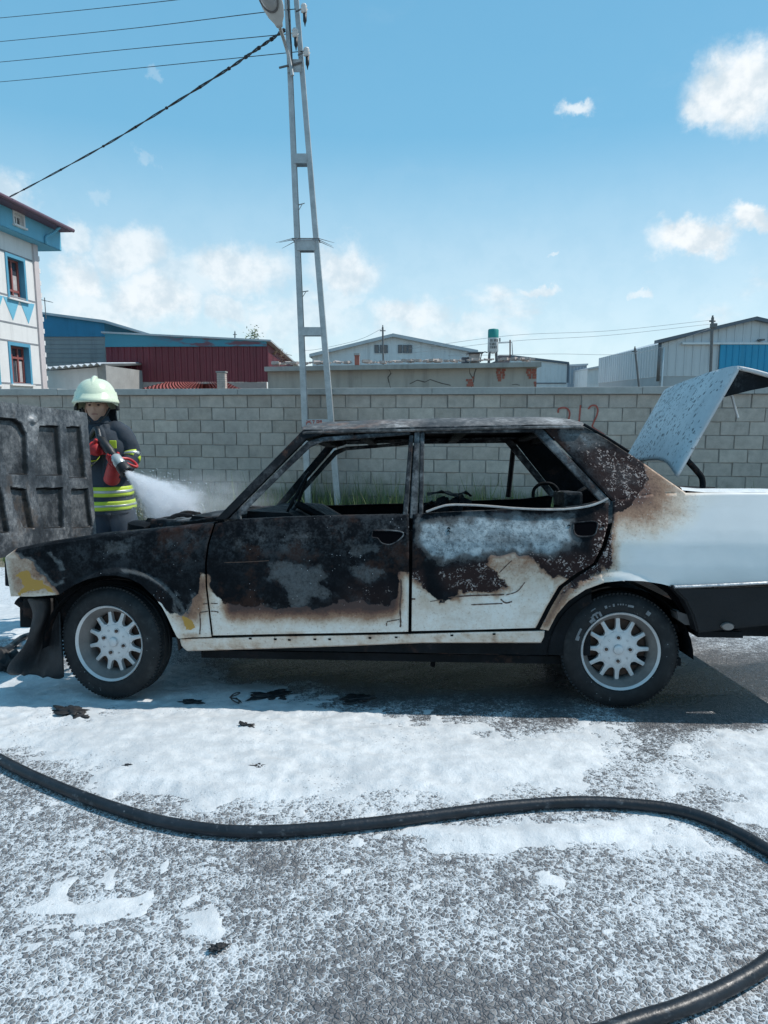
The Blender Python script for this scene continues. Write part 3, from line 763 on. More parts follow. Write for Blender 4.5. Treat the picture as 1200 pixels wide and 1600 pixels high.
def fit_window(h, trim, mull, transoms, fmat, y, rev=.24, tw=.11):
    s0, s1, z0, z1 = h; wd = empty('window'); wd.parent = apt
    bm = bmesh.new()
    for (a, b, c, d) in ((s0-tw, s1+tw, z1+.001, z1+tw), (s0-tw, s0-.001, z0, z1), (s1+.001, s1+tw, z0, z1)): bx(bm, a, b, y-.03, y+.01, c, d)
    build('surround', bm, trim, wd)
    bm = bmesh.new()                                            # painted reveals
    for q in (((s0, y, z0), (s0, y+rev, z0), (s0, y+rev, z1), (s0, y, z1)), ((s1, y, z0), (s1, y+rev, z0), (s1, y+rev, z1), (s1, y, z1)), ((s0, y, z1), (s1, y, z1), (s1, y+rev, z1), (s0, y+rev, z1)), ((s0, y, z0), (s1, y, z0), (s1, y+rev, z0), (s0, y+rev, z0))): bm.faces.new([bm.verts.new(p) for p in q])
    build('reveal', bm, trim, wd)
    box('sill', s0-tw-.04, s1+tw+.04, y-.09, y+.0, z0-.06, z0-.002, m_white, wd)
    box('pane', s0, s1, y+rev-.02, y+rev, z0, z1, m_glass, wd)
    bm = bmesh.new(); fw = .07; o_ = y+rev
    for k in [0]+list(mull)+[1]:
        c = s0+(s1-s0)*k; a, b = (c, c+fw) if k == 0 else ((c-fw, c) if k == 1 else (c-fw/2, c+fw/2)); bx(bm, a, b, o_-.07, o_-.021, z0, z1)
    for k in [0]+list(transoms)+[1]:
        c = z0+(z1-z0)*k; a, b = (c, c+fw) if k == 0 else ((c-fw, c) if k == 1 else (c-fw/2, c+fw/2)); bx(bm, s0, s1, o_-.067, o_-.0215, a, b)
    build('frame', bm, fmat, wd)
    if tw > .1:
        for q0, q1 in ((.08, .42), (.6, .92)): box('curtain', s0+(s1-s0)*q0, s0+(s1-s0)*q1, o_-.0209, o_-.0203, z0+.08, z0+(z1-z0)*.62, m_curtain, wd)
holes = [hole_of(wn, 0.) for wn in WINS]
for k in (1, 2):                                               # further windows along the facade, beyond the frame
    for q in (0, 1): a_, b_, c_, d_ = holes[q]; holes.append((a_-2.0*(k+1), b_-2.0*(k+1), c_, d_)); WINS.append(WINS[q])
pierced('wall', LA, corner, -.5, zc0, 0., holes, m_white)
for wn, h in zip(WINS, holes): fit_window(h, wn[4], wn[5], wn[6], wn[7], 0.)
ha = [hole_of((21, 332, 37, 356), -.42)]
pierced('attic_face', LA, as_, zc0+.002, za1, -.42, ha, m_aqua); fit_window(ha[0], m_white, (.5,), (), m_white, -.42, .14, .07)
# horizontal seams and the zigzag band
for (px, py) in ((0, 395), (0, 461), (0, 503), (0, 531), (0, 597)):
    s, z = ap(px+20, py+2); box('wall_seam', LA, corner-.30, -.012, .005, z-.025, z+.025, m_grime, apt)
zt, zb = ap(30, 467)[1]-.05, ap(30, 506)[1]+.07
s_ = corner-.36; wdt = .92; k = 0
while s_ > LA:
    bm = bmesh.new(); prism(bm, [(s_, zt), (s_-wdt, zt), (s_-wdt/2, zb)], -.011, .004); build('zigzag_triangle', bm, m_aqua, apt); s_ -= wdt*1.02
# corner pilaster with raised teeth
box('corner_pilaster', corner-.26, corner+.03, -.06, .2, -.5, zc0-.003, plain('pilaster_pink', (.58, .52, .52), .85, 0, .06), apt)
z = .3; k = 0
while z < zc0-.3:
    box('quoin', corner+.031, corner+.16, -.03, .3, z, z+.16, m_white, apt); z += .42; k += 1
box('back_wing', corner+.02, corner+.9, 1.2, 6, -.5, ap(80, 487)[1], m_aqua, apt)

# --- workshop with blue fascia and block wall
def front(name, Y, label, cat='building', yaw=0., px0=600):
    p0 = at_y(px0, 600, Y); fr = Frame((p0.x, Y, 0), yaw); e = empty(name); fr.place(e); tag(e, label, cat); return e, fr
def poly_wall(name, fr, pts, y0, y1, mat, parent):
    return prism_obj(name, [fr.px(x, y, y0) for x, y in pts], y0, y1, mat, parent)
def drop(fr, pts, y=0.):                                          # the polygon with its two bottom points taken down to the ground
    return [fr.px(x, yy, y) if yy is not None else None for x, yy in pts]
def wall_to_ground(name, fr, top, y0, y1, mat, parent):
    P = [fr.px(x, y, y0) for x, y in top]; P = P+[(P[-1][0], -.5), (P[0][0], -.5)]; return prism_obj(name, P, y0, y1, mat, parent)
m_blue = plain('blue_paint', (.045, .24, .40), .7, 0, .12, .8, .1, streak=0.4)
m_blockfar = plain('raw_block_far', (.33, .33, .33), .9, 0, .12, .8, .2, streak=0.4)
m_roofsheet = plain('pale_roof_sheet', (.50, .52, .54), .5, .2, .15, 1.5, .1)
ws, fr = front('workshop', 36, 'workshop with blue fascia over bare block wall, left of the red shed', px0=77)
wall_to_ground('wall', fr, [(62, 526), (163, 526)], 0, 12, m_blockfar, ws)
poly_wall('fascia', fr, [(62, 526), (163, 526), (163, 504), (62, 490)], -.05, 12, m_blue, ws)
for k in range(6):
    y = 531+k*7; a = fr.px(64, y, 0); b = fr.px(162, y, 0); box('block_course', a[0], b[0], -.012, .003, a[1]-.012, a[1]+.012, m_grime, ws)
poly_wall('roof', fr, [(62, 487), (163, 500), (240, 523), (240, 526), (163, 504.5), (62, 490.5)], -.2, 12, m_roofsheet, ws)
ap_, fa = front('aerial', 33, 'small television aerial above the aqua wing of the apartment house', 'aerial', px0=79)
a = fa.px(79, 488); bm = bmesh.new(); tube(bm, [(0, 0, a[1]-.3), (0, 0, a[1]+.65)], .02, 5); build('mast', bm, m_dsteel, ap_)
bm = bmesh.new(); tube(bm, [(-.35, 0, a[1]+.6), (.3, 0, a[1]+.45)], .015, 5)
for k in range(5): tube(bm, [(-.3+k*.14, -.25, a[1]+.58-k*.03), (-.3+k*.14, .25, a[1]+.58-k*.03)], .01, 4)
build('elements', bm, m_dsteel, ap_)
lt, fr = front('lean_to', 27, 'white lean-to with corrugated edge below the bare block wall', px0=80)
wall_to_ground('wall', fr, [(70, 580), (152, 574), (152, 574)][:2], 0, 4, m_white, lt)
wall_to_ground('column', fr, [(152.5, 573), (165, 571)], -.08, 4, m_conc, lt)
bm = bmesh.new(); a, b = fr.px(70, 577), fr.px(166, 569); n = 40; pr = None
for i in range(n+1):
    f = i/n; x = a[0]+(b[0]-a[0])*f; z = a[1]+(b[1]-a[1])*f+.05*math.sin(i*1.57)
    v = [bm.verts.new((x, -.45, z)), bm.verts.new((x, 4.2, z+.28)), bm.verts.new((x, -.45, z-.03)), bm.verts.new((x, 4.2, z+.25))]
    if pr: bm.faces.new((pr[0], v[0], v[1], pr[1])); bm.faces.new((pr[2], pr[3], v[3], v[2])); bm.faces.new((pr[0], pr[2], v[2], v[0]))
    pr = v
build('roof', bm, m_roofsheet, lt)
# --- red corrugated shed
def corrug(name, x0, x1, zt0, zt1, zb, pitch, depth, y, mat, parent, axis='x'):
    """vertical ribbed metal sheet; top height runs from zt0 to zt1"""
    V, F = [], []; x = x0; L = []
    while x < x1:
        for f, d in ((0, 0), (.55, 0), (.65, -depth), (.9, -depth)): L.append((x+pitch*f, d))
        x += pitch
    for x, d in L:
        f = (x-x0)/(x1-x0); V += [(x, y+d, zb), (x, y+d, zt0+(zt1-zt0)*f)]
    if axis == 'y': V = [(d_, x_, z_) for x_, d_, z_ in V]
    for i in range(len(L)-1): F.append((2*i, 2*i+2, 2*i+3, 2*i+1))
    return pydata(name, V, F, mat, parent)
m_redsheet = plain('red_sheet_metal', (.19, .035, .05), .45, .15, .14, 1.2, .1, streak=0.45)
mw, t = newmat('worn_blue_red_fascia'); v = t.coord('Object')
wn = t.noise(t.vmath('MULTIPLY', v, (.6, .6, 3.)), 1.4, 6, .65); xx = t.sep(v)[0]
t.out(t.mix(t.mul(t.step(wn, .47, .58), t.step(xx, 1.5, 4.2)), (.07, .27, .36, 1), (.19, .08, .10, 1)), .7)
rs, fr = front('red_shed', 31, 'dark red corrugated metal shed with worn blue roof edge', px0=165)
a, b = fr.px(165, 541), fr.px(415, 541); zb = fr.px(165, 597)[1]
corrug('wall_sheet', a[0], b[0], a[1], a[1], zb, .27, .045, 0, m_redsheet, rs)
box('plinth', a[0], b[0], -.02, .2, -.5, zb-.004, plain('pinkish_plinth', (.40, .33, .31), .9, 0, .15, 1.5), rs)
poly_wall('fascia', fr, [(164, 542), (416, 541), (416, 532), (240, 523), (164, 519)], -.10, .06, mw, rs)
z0, z1, z2 = fr.px(164, 519)[1], fr.px(416, 532)[1], fr.px(416, 532)[1]
gy = at_y(470, 560, 41)                                            # the right hand end wall runs back
bx1 = b[0]
corrug('end_sheet', .05, 9., z1-.05, z1-.45, fr.px(415, 572)[1]-.6, .27, .045, 0, m_redsheet, rs, 'y').location = (bx1, 0, 0)
bm = bmesh.new(); v4 = [bm.verts.new(p) for p in ((a[0]-.1, -.16, z0+.02), (b[0]+.25, -.16, z1+.02), (b[0]+.25, 10, z1-.5), (a[0]-.1, 10, z0-.4))]
bm.faces.new(v4); ro = build('roof', bm, m_roofsheet, rs); sm = ro.modifiers.new('t', 'SOLIDIFY'); sm.thickness = .07
cr_, fr = front('vine', 33, 'dry brown creeper on the end wall of the red shed', 'plant', px0=437); c_ = fr.px(437, 560)
leafy('vine_tmp', 'x', 'plant', (0, 0, 0), .1, .1, 1, 1., 77) if False else None
bm = bmesh.new(); rr = random.Random(4)
for k in range(60):
    p0 = Vector((rr.gauss(0, .16), rr.uniform(-.1, .1), rr.uniform(-.6, .35))); tube(bm, [p0, p0+Vector((rr.gauss(0, .12), rr.gauss(0, .1), rr.uniform(-.1, .25)))], .012, 4)
build('stems', bm, plain('dry_stem', (.19, .14, .10), .9), cr_).location = (c_[0], 0, c_[1])
bpy.data.objects.remove(bpy.data.objects['vine_tmp']) if 'vine_tmp' in bpy.data.objects else None

# --- low red tiled roof with chimney just behind the wall
m_tile = plain('red_roof_tile', (.33, .07, .055), .7, 0, .3, 5, .2)
tr, fr = front('tiled_outbuilding', 17.5, 'low outbuilding with red tiled roof just over the wall', px0=300)
e0, e1 = fr.px(222, 611), fr.px(375, 611); r0, r1 = fr.px(262, 600, 2.2), fr.px(352, 600, 2.2)
box('wall', e0[0]+.1, e1[0]-.1, .15, 4, -.3, e0[1]-.05, m_conc, tr)
nr, nc = 6, 26
for i in range(nr):
    bm = bmesh.new(); f0, f1 = i/nr, (i+1)/nr+.05
    for k in range(nc):
        g0, g1 = k/nc, (k+1)/nc
        pts = []
        for f, lift in ((f0, .05), (f1, .01)):
            xa = e0[0]+(r0[0]-e0[0])*f; xb = e1[0]+(r1[0]-e1[0])*f; z = e0[1]+(r0[1]-e0[1])*f+lift; y = 2.2*f
            pts.append([(xa+(xb-xa)*(g0+(g1-g0)*q), y, z+.035*math.sin(q*math.pi)) for q in (0, .25, .5, .75, 1)])
        A = [bm.verts.new(p) for p in pts[0]]; B = [bm.verts.new(p) for p in pts[1]]
        for q in range(4): bm.faces.new((A[q], A[q+1], B[q+1], B[q]))
    tl = build('tile_course', bm, m_tile, tr, True)
bm = bmesh.new(); prism(bm, [(e0[0], e0[1]), (e1[0], e1[1]), (r1[0], r1[1]), (r0[0], r0[1])], 2.15, 2.25); build('ridge', bm, m_tile, tr)
ch, fc = front('chimney', 17.0, 'pale square brick chimney rising from the low red tiled roof', 'chimney', px0=345)
a, b = fc.px(338.5, 582), fc.px(352, 610); m_palebrick = plain('pale_brick', (.50, .42, .38), .9, 0, .25, 8, .3)
n = 8
for k in range(n):
    z0 = b[1]+(a[1]-b[1])*k/n; z1 = b[1]+(a[1]-b[1])*(k+1)/n-.008
    for s in (0, 1):
        xm = (a[0]+b[0])/2+(.03 if k % 2 else -.03); box('brick', a[0] if s == 0 else xm+.004, xm-.004 if s == 0 else b[0], 0, .22, z0, z1, m_palebrick, ch)
box('core', a[0]+.01, b[0]-.01, .006, .2, b[1]-1.2, a[1]-.02, m_mortar, ch); box('cap', a[0]-.02, b[0]+.02, -.02, .24, a[1], a[1]+.03, m_conc, ch)

# --- rendered building with slab roof and exposed bricks
m_plaster = plain('old_plaster', (.40, .375, .34), .9, 0, .13, 1.1, .25, 30, streak=0.5)
m_brick = plain('exposed_brick', (.34, .12, .09), .85, 0, .35, 5, .3)
pb, fr = front('plastered_building', 20, 'long low plastered building with concrete roof slab and patches of bare brick', px0=600)
wall_to_ground('wall', fr, [(418, 575), (839, 571)], 0, 6, m_plaster, pb)
poly_wall('roof_slab', fr, [(413, 580), (846, 573), (846, 565.5), (413, 573)], -.28, 6.3, plain('slab_edge', (.36, .35, .33), .9, 0, .18, 2, .3, streak=0.5), pb)
def brick_patch(cells):
    for (px, py, wpx) in cells:
        a = fr.px(px, py); w_ = wpx*20.3/1100; box('brick', a[0], a[0]+w_-.02, -.018+random.uniform(-.006, .006), .003, a[1]-.068, a[1]-.004, m_brick, pb)
brick_patch([(776, 576, 7), (784, 576, 7), (775, 580, 5), (781, 580, 8), (776, 584, 8), (785, 584, 5), (777, 588, 7), (785, 588, 4), (778, 592, 6),
             (823, 576, 8), (832, 576, 7), (822, 580, 5), (828, 580, 10), (824, 584, 7), (832, 584, 7), (826, 588, 5), (832, 588, 7), (834, 596, 5), (835, 600, 4),
             (728, 592, 5), (731, 596, 9), (733, 592, 6), (729, 600, 10), (738, 588, 4), (737, 600, 4)])
m_dk = plain('crack_dark', (.10, .09, .085), .9, 0, .2, 10, 0)
def crack(pts):
    bm = bmesh.new(); L = [fr.px(*p) for p in pts]
    for i, (p0, p1) in enumerate(zip(L, L[1:])):
        d = Vector((p1[0]-p0[0], 0, p1[1]-p0[1])).normalized(); nn = Vector((-d.z, 0, d.x))*random.uniform(.006, .016); yy = -.004-.0007*i
        bm.faces.new([bm.verts.new(Vector((q[0], yy, q[1]))+s*nn) for q, s in ((p0, 1), (p1, 1), (p1, -1), (p0, -1))])
    build('crack', bm, m_dk, pb)
crack([(608, 578), (611, 583), (606, 590), (608, 598), (610, 606)]); crack([(733, 575), (734, 583), (738, 590)]); crack([(744, 576), (741, 584), (740, 596), (736, 606)])
crack([(640, 600), (652, 594), (664, 597), (672, 593), (690, 599), (704, 602)]); crack([(800, 601), (806, 600.5), (812, 602)])
# rubble, stub and pipes on the slab
zs = fr.px(600, 568.5)[1]
bm = bmesh.new(); rr = random.Random(9)
for k in range(150):
    x = fr.px(rr.uniform(425, 835), 568)[0]; s = rr.uniform(.02, .075); zz = fr.px(600, 569.4-(x-fr.px(425, 568)[0])*.9)[1]+.02
    M = Matrix.Translation((x, rr.uniform(-.15, .5), zz+s*.3)) @ Matrix.Rotation(rr.uniform(0, 3), 4, 'Z') @ Matrix.Rotation(rr.uniform(-.3, .3), 4, 'X'); bx(bm, -s*1.4, s*1.4, -s, s, -s*.5, s*.5, M)
rb = build('rubble', bm, plain('rubble', (.42, .36, .33), .9, 0, .3, 6, .3)); fr.place(rb); tag(rb, 'rubble and brick crumbs lying along the concrete roof slab', 'rubble', kind='stuff')
def standing(name, label, cat, px0, py0, px1, py1, Y, mat, dep=.3):
    e, f = front(name, Y, label, cat, px0=(px0+px1)/2); a, b = f.px(px0, py1), f.px(px1, py0); box('block', a[0], b[0], 0, dep, a[1], b[1], mat, e); return e, f
e, f = standing('brick_stub', 'short red brick stub standing on the concrete roof slab', 'chimney', 554, 555, 561, 570, 20.2, m_brick); a = f.px(553, 555); b = f.px(562, 552); box('cap', a[0], b[0], -.03, .33, a[1], b[1], m_conc, e)
e, f = standing('roof_chimney', 'squat pale chimney with flat dark cover beside the water tank', 'chimney', 735, 553, 750, 567, 20.5, m_palebrick, .4)
a, b = f.px(731, 552), f.px(754, 550); box('cover', a[0], b[0], -.1, .5, a[1]-.0, b[1], m_dsteel, e)
bm = bmesh.new()
for px in (735, 743, 749): q = f.px(px, 552.5); tube(bm, [(q[0], .1, q[1]-.06), (q[0], .1, q[1]+.02)], .012, 5)
build('posts', bm, m_dsteel, e)
for (lab, x0, y0, x1, y1) in (('dark parapet block left of the squat chimney on the roof slab', 722, 558, 734, 565), ('long dark parapet block behind the water tank legs', 779, 555, 797, 565), ('small pale block at the right end of the roof slab', 824, 560, 830, 566)):
    e, f = front('parapet_block', 20.9, lab, 'block', px0=(x0+x1)/2); a, b = f.px(x0, y1+3), f.px(x1, y0); bm = bmesh.new(); bx(bm, a[0], b[0], 0, .25, a[1], b[1], None, .012); build('block', bm, plain('dark_block', (.17, .15, .16), .9, 0, .2, 4, .3) if 'dark' in lab else m_palebrick, e)
# water tank on legs
wt, f = front('water_tank', 20.4, 'white steel water tank with green top standing on legs', 'tank', px0=769)
zt, zg, zb, zl = f.px(769, 515)[1], f.px(769, 528)[1], f.px(769, 551)[1], f.px(769, 566)[1]; rad = 8.*20.6/1100
m_tankw = plain('tank_white', (.58, .60, .60), .6, .1, .16, 6, .1); m_tankg = plain('tank_green', (.02, .26, .24), .55, .1, .15, 6, .1)
bm = bmesh.new(); lathe(bm, [(.02, zb-.03), (rad*.8, zb-.01), (rad, zb+.03), (rad, zg)], 28); build('drum', bm, m_tankw, wt, angle=40)
bm = bmesh.new(); lathe(bm, [(rad*1.005, zg), (rad*1.005, zt-.02), (rad*.9, zt+.01), (.01, zt+.03)], 28); tp = build('lid', bm, m_tankg, wt, angle=40)
rr = random.Random(3); k = 0
for row, (py, n) in enumerate(((532.5, 7), (538, 5), (543, 6))):            # the faded hand lettering on the drum
    for i in range(n):
        xx_ = (-.72+1.35*i/6.)*rad+.012; z = f.px(769, py)[1]; yy = -math.sqrt(max(rad**2-xx_**2, 0))-.004
        bm = bmesh.new(); h_ = .035
        for (x0, x1, z0, z1) in rr.sample([(-.014, -.007, -h_, h_), (.007, .014, -h_, h_), (-.007, .007, h_-.012, h_), (-.007, .007, -.006, .006), (-.007, .007, -h_, -h_+.012)], 4): bx(bm, x0, x1, -.002, .003, z0, z1)
        o = build('painted_letter', bm, m_dk, wt); o.location = (xx_, yy, z); o.rotation_euler = (0, 0, math.asin(xx_/rad)); k += 1
for sx, sy in ((-1, -1), (1, -1), (-1, 1), (1, 1)):
    tube_obj('leg', [(sx*rad*.75, sy*rad*.75, zl-.05), (sx*rad*.62, sy*rad*.62, zb+.02)], .022, m_dsteel, wt, 6)
def fp(px, py): q = f.px(px, py); return Vector((q[0], 0, q[1]))
tube_obj('outlet_pipe', [fp(777, 536), fp(790, 535.5), fp(800, 535), fp(800.5, 545), fp(801, 556)], .014, m_galv, wt, 6)
tube_obj('stand_pipe', [fp(797, 531), fp(797, 562)], .02, plain('rusty_pipe', (.14, .07, .06), .8), wt, 6)
tube_obj('float_valve', [fp(781, 528), fp(781, 534)], .02, m_dsteel, wt, 6)
tube_obj('hose_loop', spline([fp(762, 551), fp(757, 550), fp(753, 553), fp(751, 560), fp(751, 566)], 5), .014, m_black, wt, 6)
# --- white gabled hangar
m_sheetw = plain('white_sheet', (.68, .70, .71), .55, .1, .07, .6, .1, streak=0.35); m_trimd = plain('dark_trim', (.13, .15, .18), .6, .2, .1)
def seams(fr, parent, xs, y0f, y1, name='sheet_rib', dep=-.03, mat=None):
    for px in xs:
        a = fr.px(px, y0f(px)+1.); b = fr.px(px, y1); box(name, a[0]-.03, a[0]+.03, dep, .004, b[1], a[1], mat or m_sheetw, parent)
hg, fr = front('gabled_hangar', 55, 'wide white gabled hangar with two rows of dark windows in its gable', px0=615)
wall_to_ground('wall', fr, [(488, 556), (614, 525), (742, 549)], 0, 30, m_sheetw, hg)
for (l, r) in (((484, 556), (615, 524)), ((613, 524), (746, 550))):
    A, B = fr.px(l[0], l[1]), fr.px(r[0], r[1]); prism_obj('roof_edge', [(A[0], A[1]-.12), (B[0], B[1]-.12), (B[0], B[1]+.12), (A[0], A[1]+.12)], -.4 if l[0] < 600 else -.41, 30, m_roofsheet, hg)
yt = lambda px: 525+(614-px)*.246 if px < 614 else 525+(px-614)*.1875
seams(fr, hg, range(496, 740, 9), yt, 572)
for x0 in (585.5, 594, 599.5, 622, 630, 637.5):
    wdw = empty('window'); wdw.parent = hg; a, b = fr.px(x0, 550.5), fr.px(x0+6, 540); box('pane', a[0]+.03, b[0]-.03, -.06, -.045, a[1], b[1], m_glass, wdw)
    bm = bmesh.new(); [bx(bm, *q) for q in ((a[0]-.02, a[0]+.03, -.09, -.035, a[1], b[1]), (b[0]-.03, b[0]+.02, -.09, -.035, a[1], b[1]), (a[0]-.02, b[0]+.02, -.09, -.035, b[1], b[1]+.05), (a[0]-.02, b[0]+.02, -.09, -.035, a[1]-.05, a[1]))]; build('frame', bm, m_trimd, wdw)
# --- sheds to the right
sh, fr = front('white_shed', 44, 'small white sheet metal shed with dark roof edge beside the plastered building', px0=840)
wall_to_ground('wall', fr, [(800, 557), (887, 567)], 0, 14, m_sheetw, sh)
A, B = fr.px(798, 555.5), fr.px(888.5, 566.5); prism_obj('roof_edge', [(A[0], A[1]-.1), (B[0], B[1]-.1), (B[0], B[1]+.03), (A[0], A[1]+.03)], -.12, 14.2, m_trimd, sh)
a, b = fr.px(886.3, 567), fr.px(888.3, 598); box('corner_trim', a[0], b[0], -.06, .06, b[1], a[1]-.02, m_trimd, sh)
seams(fr, sh, range(806, 886, 8), lambda px: 557+(px-800)*.115, 597)
a, b = fr.px(800, 599.5), fr.px(887, 598); box('base_trim', a[0], b[0]-.1, -.05, -.0, a[1], b[1], m_trimd, sh)
bs, fr = front('blue_grey_shed', 62, 'plain blue grey shed between the white shed and the big grey hangar', px0=903)
wall_to_ground('wall', fr, [(888, 572), (917, 570.5)], 0, 12, plain('blue_grey_sheet', (.30, .36, .42), .6, .1, .1, .5), bs)
A, B = fr.px(887, 571.5), fr.px(918, 570); prism_obj('roof_edge', [(A[0], A[1]-.05), (B[0], B[1]-.05), (B[0], B[1]+.1), (A[0], A[1]+.1)], -.2, 12, m_roofsheet, bs)
seams(fr, bs, range(892, 916, 5), lambda px: 572, 600, mat=bs.children[0].data.materials[0])
ps, fr = front('pale_shed', 58, 'narrow pale shed end tucked against the big grey hangar', px0=926)
wall_to_ground('wall', fr, [(918, 577.5), (938, 573.5)], 0, 12, m_sheetw, ps); seams(fr, ps, range(921, 936, 4), lambda px: 577, 600)
A, B = fr.px(917.5, 577), fr.px(938, 573); prism_obj('roof_edge', [(A[0], A[1]-.05), (B[0], B[1]-.05), (B[0], B[1]+.09), (A[0], A[1]+.09)], -.2, 12, m_roofsheet, ps)
# big grey hangar: gable towards the camera, long side running away to the left
m_sheetg = plain('grey_sheet', (.56, .59, .61), .55, .1, .06, .4, .1, streak=0.3); m_door = plain('blue_sheet_door', (.03, .30, .50), .6, .1, .1, .7, .1, streak=0.3)
gh, fr = front('grey_hangar', 38, 'big pale grey sheet metal hangar with bright blue sliding door', px0=1033)
P = [fr.px(1033, 535), fr.px(1178, 499), fr.px(1325, 535)]; zb = fr.px(1033, 588)[1]
prism_obj('gable_wall', P+[(P[2][0], zb), (P[0][0], zb)], 0, .2, m_sheetg, gh)
prism_obj('plinth', [(P[0][0], -.5), (P[2][0], -.5), (P[2][0], zb-.004), (P[0][0], zb-.004)], .02, .3, plain('hangar_plinth', (.40, .42, .43), .85, 0, .1, 1), gh)
for s0, s1 in ((0, 1), (1, 2)):
    A, B = P[s0], P[s1]; d = .25 if s0 == 0 else 0
    prism_obj('verge_trim', [(A[0]-(.25 if s0 == 0 else 0), A[1]-.06), (B[0]+(.25 if s0 else 0), B[1]-.06), (B[0]+(.25 if s0 else 0), B[1]+.12), (A[0]-(.25 if s0 == 0 else 0), A[1]+.12)], -.3+.004*s0, .3, m_trimd, gh)
seams(fr, gh, range(1046, 1325, 13), lambda px: 535-(px-1033)*.248 if px < 1178 else 499+(px-1178)*.245, 586.5, mat=m_sheetg)
# side wall: from the front corner to the far corner at pixel 935
c0 = Vector((P[0][0], 0, 0)); DY = 11.6; fc = at_y(936, 580, 38+DY); side_v = Vector((fc.x-fr.o.x, DY, 0)); 
sl = side_v.length; sa = math.atan2((side_v-c0).y, (side_v-c0).x)
sd = empty('side_tmp'); bpy.data.objects.remove(sd)
V, F = [], []; n = 26; dv = (side_v-c0); nv = Vector((dv.y, -dv.x, 0)).normalized()
for i in range(n+1):
    for k, (f_, d_) in enumerate(((0, 0), (.5, 0), (.62, .05), (.86, .05))):
        q = c0+dv*min((i+f_)/n, 1)-nv*d_*-1*(-1); V += [(q.x, q.y, zb), (q.x, q.y, P[0][1]-.06)]
for i in range(len(V)//2-1): F.append((2*i, 2*i+2, 2*i+3, 2*i+1))
pydata('side_wall', V, F, m_sheetg, gh)
pydata('side_plinth', [(c0.x, 0, -.5), (side_v.x, side_v.y, -.5), (side_v.x, side_v.y, zb), (c0.x, 0, zb), (c0.x, -.05, -.5)], [(0, 1, 2, 3)], plain('hangar_plinth', (.4, .42, .43)), gh)
pydata('roof', [(P[0][0]+.02, -.2, P[0][1]-.05), (P[1][0], -.2, P[1][1]+.05), (P[1][0]+(side_v-c0).x, DY, P[1][1]+.05), (side_v.x+.02, DY, P[0][1]-.05), (P[2][0]+.3, -.3, P[2][1]+.05), (P[2][0]+(side_v-c0).x, DY, P[2][1]+.05)], [(0, 1, 2, 3), (1, 4, 5, 2)], m_roofsheet, gh)
a, b = fr.px(1033, 534), fr.px(1028, 590); bm = bmesh.new(); tube(bm, [(a[0]-.1, -.12, a[1]), (a[0]-.1, -.12, b[1]-.2)], .09, 8); build('downpipe', bm, m_dsteel, gh, True)
bm = bmesh.new(); tube(bm, [(a[0]+.12, -.12, a[1]-.3), (a[0]+.12, -.12, -.2)], .05, 8); build('vent_pipe', bm, m_sheetw, gh, True)
a, b = fr.px(1120, 600), fr.px(1215, 536); d_ = box('sliding_door', a[0], b[0], -.14, -.06, -.3, b[1], m_door, gh)
for k in range(1, 9): x = a[0]+(b[0]-a[0])*k/9; box('door_rib', x-.02, x+.02, -.17, -.141, -.25, b[1]-.05, m_door, d_)
a, b = fr.px(1064, 538.5), fr.px(1230, 535.5); box('door_rail', a[0], b[0], -.2, -.01, a[1], b[1], m_sheetw, gh)
a, b = fr.px(1183, 530.5), fr.px(1189, 533); box('gable_lamp', a[0], b[0], -.4, -.0, b[1], a[1], m_dsteel, gh)
# --- far poles, tree, far lines
def thin_pole(label, Y, pts, r, extra=()):
    e, f = front('far_pole', Y, label, 'pole', px0=pts[0][0]); L = [Vector((f.px(*p)[0], 0, f.px(*p)[1])) for p in pts]
    d = (L[-1]-L[0])/(L[-1].z-L[0].z); L = [L[0]]+[L[0]+d*(-.2-L[0].z)]; tube_obj('shaft', L, [r*.8, r], m_dsteel, e, 8)
    bm = bmesh.new(); tube(bm, [L[0]+Vector((-.12, 0, -.15)), L[0]+Vector((.12, 0, -.15))], r*.5, 5); tube(bm, [L[0]+Vector((0, 0, -.02)), L[0]+Vector((0, 0, .08))], r*.5, 5); build('fitting', bm, m_dsteel, e)
    for ex in extra:
        q = f.px(*ex); bm = bmesh.new(); bx(bm, q[0]-.12, q[0]+.12, -.1, .1, q[1]-.1, q[1]+.1, None, .03); build('junction_box', bm, m_dsteel, e)
thin_pole('thin dark pole rising before the white gabled hangar', 30, [(598, 511), (599, 570)], .045)
thin_pole('dark pole before the grey hangar with a box near its top', 30, [(1113.5, 496), (1110.5, 574)], .075, [(1115, 509)])
thin_pole('leaning thin pole against the long side of the grey hangar', 34, [(992, 544), (998, 600)], .06)
tp_ = at_y(392, 560, 48); leafy('tree', 'small distant tree top rising over the red shed roof', 'tree', (tp_.x, 48, 0), at_y(392, 517, 48).z, .75, 2600, .3, 21, None, 8, .10)
thin_pole('short dark post on the roofline left of the distant tree', 46, [(367, 519), (367, 560)], .05)
def far_line(label, pts, Y, r=.007):
    P = spline([at_y(x, y, Y) for x, y in pts], 6); o_ = P[0].copy(); bm = bmesh.new(); tube(bm, [p-o_ for p in P], r, 4); o = build('overhead_line', bm, plain('thin_wire', (.32, .34, .36), .6), None, True); o.location = o_; tag(o, label, 'cable', 'far overhead lines')
far_line('upper far overhead wire ending at the dark pole by the grey hangar', [(640, 545), (800, 524), (950, 517), (1113, 500)], 30.2)
far_line('middle far overhead wire towards the dark pole by the grey hangar', [(640, 552), (800, 533), (950, 524), (1113, 506)], 30.3)
far_line('lowest far overhead wire low over the white sheds', [(700, 556), (860, 553), (1000, 551), (1113, 512)], 30.4)
far_line('slack wire from the thin dark pole down to the red shed', [(598, 513), (560, 531), (500, 545), (474, 548)], 30.1)
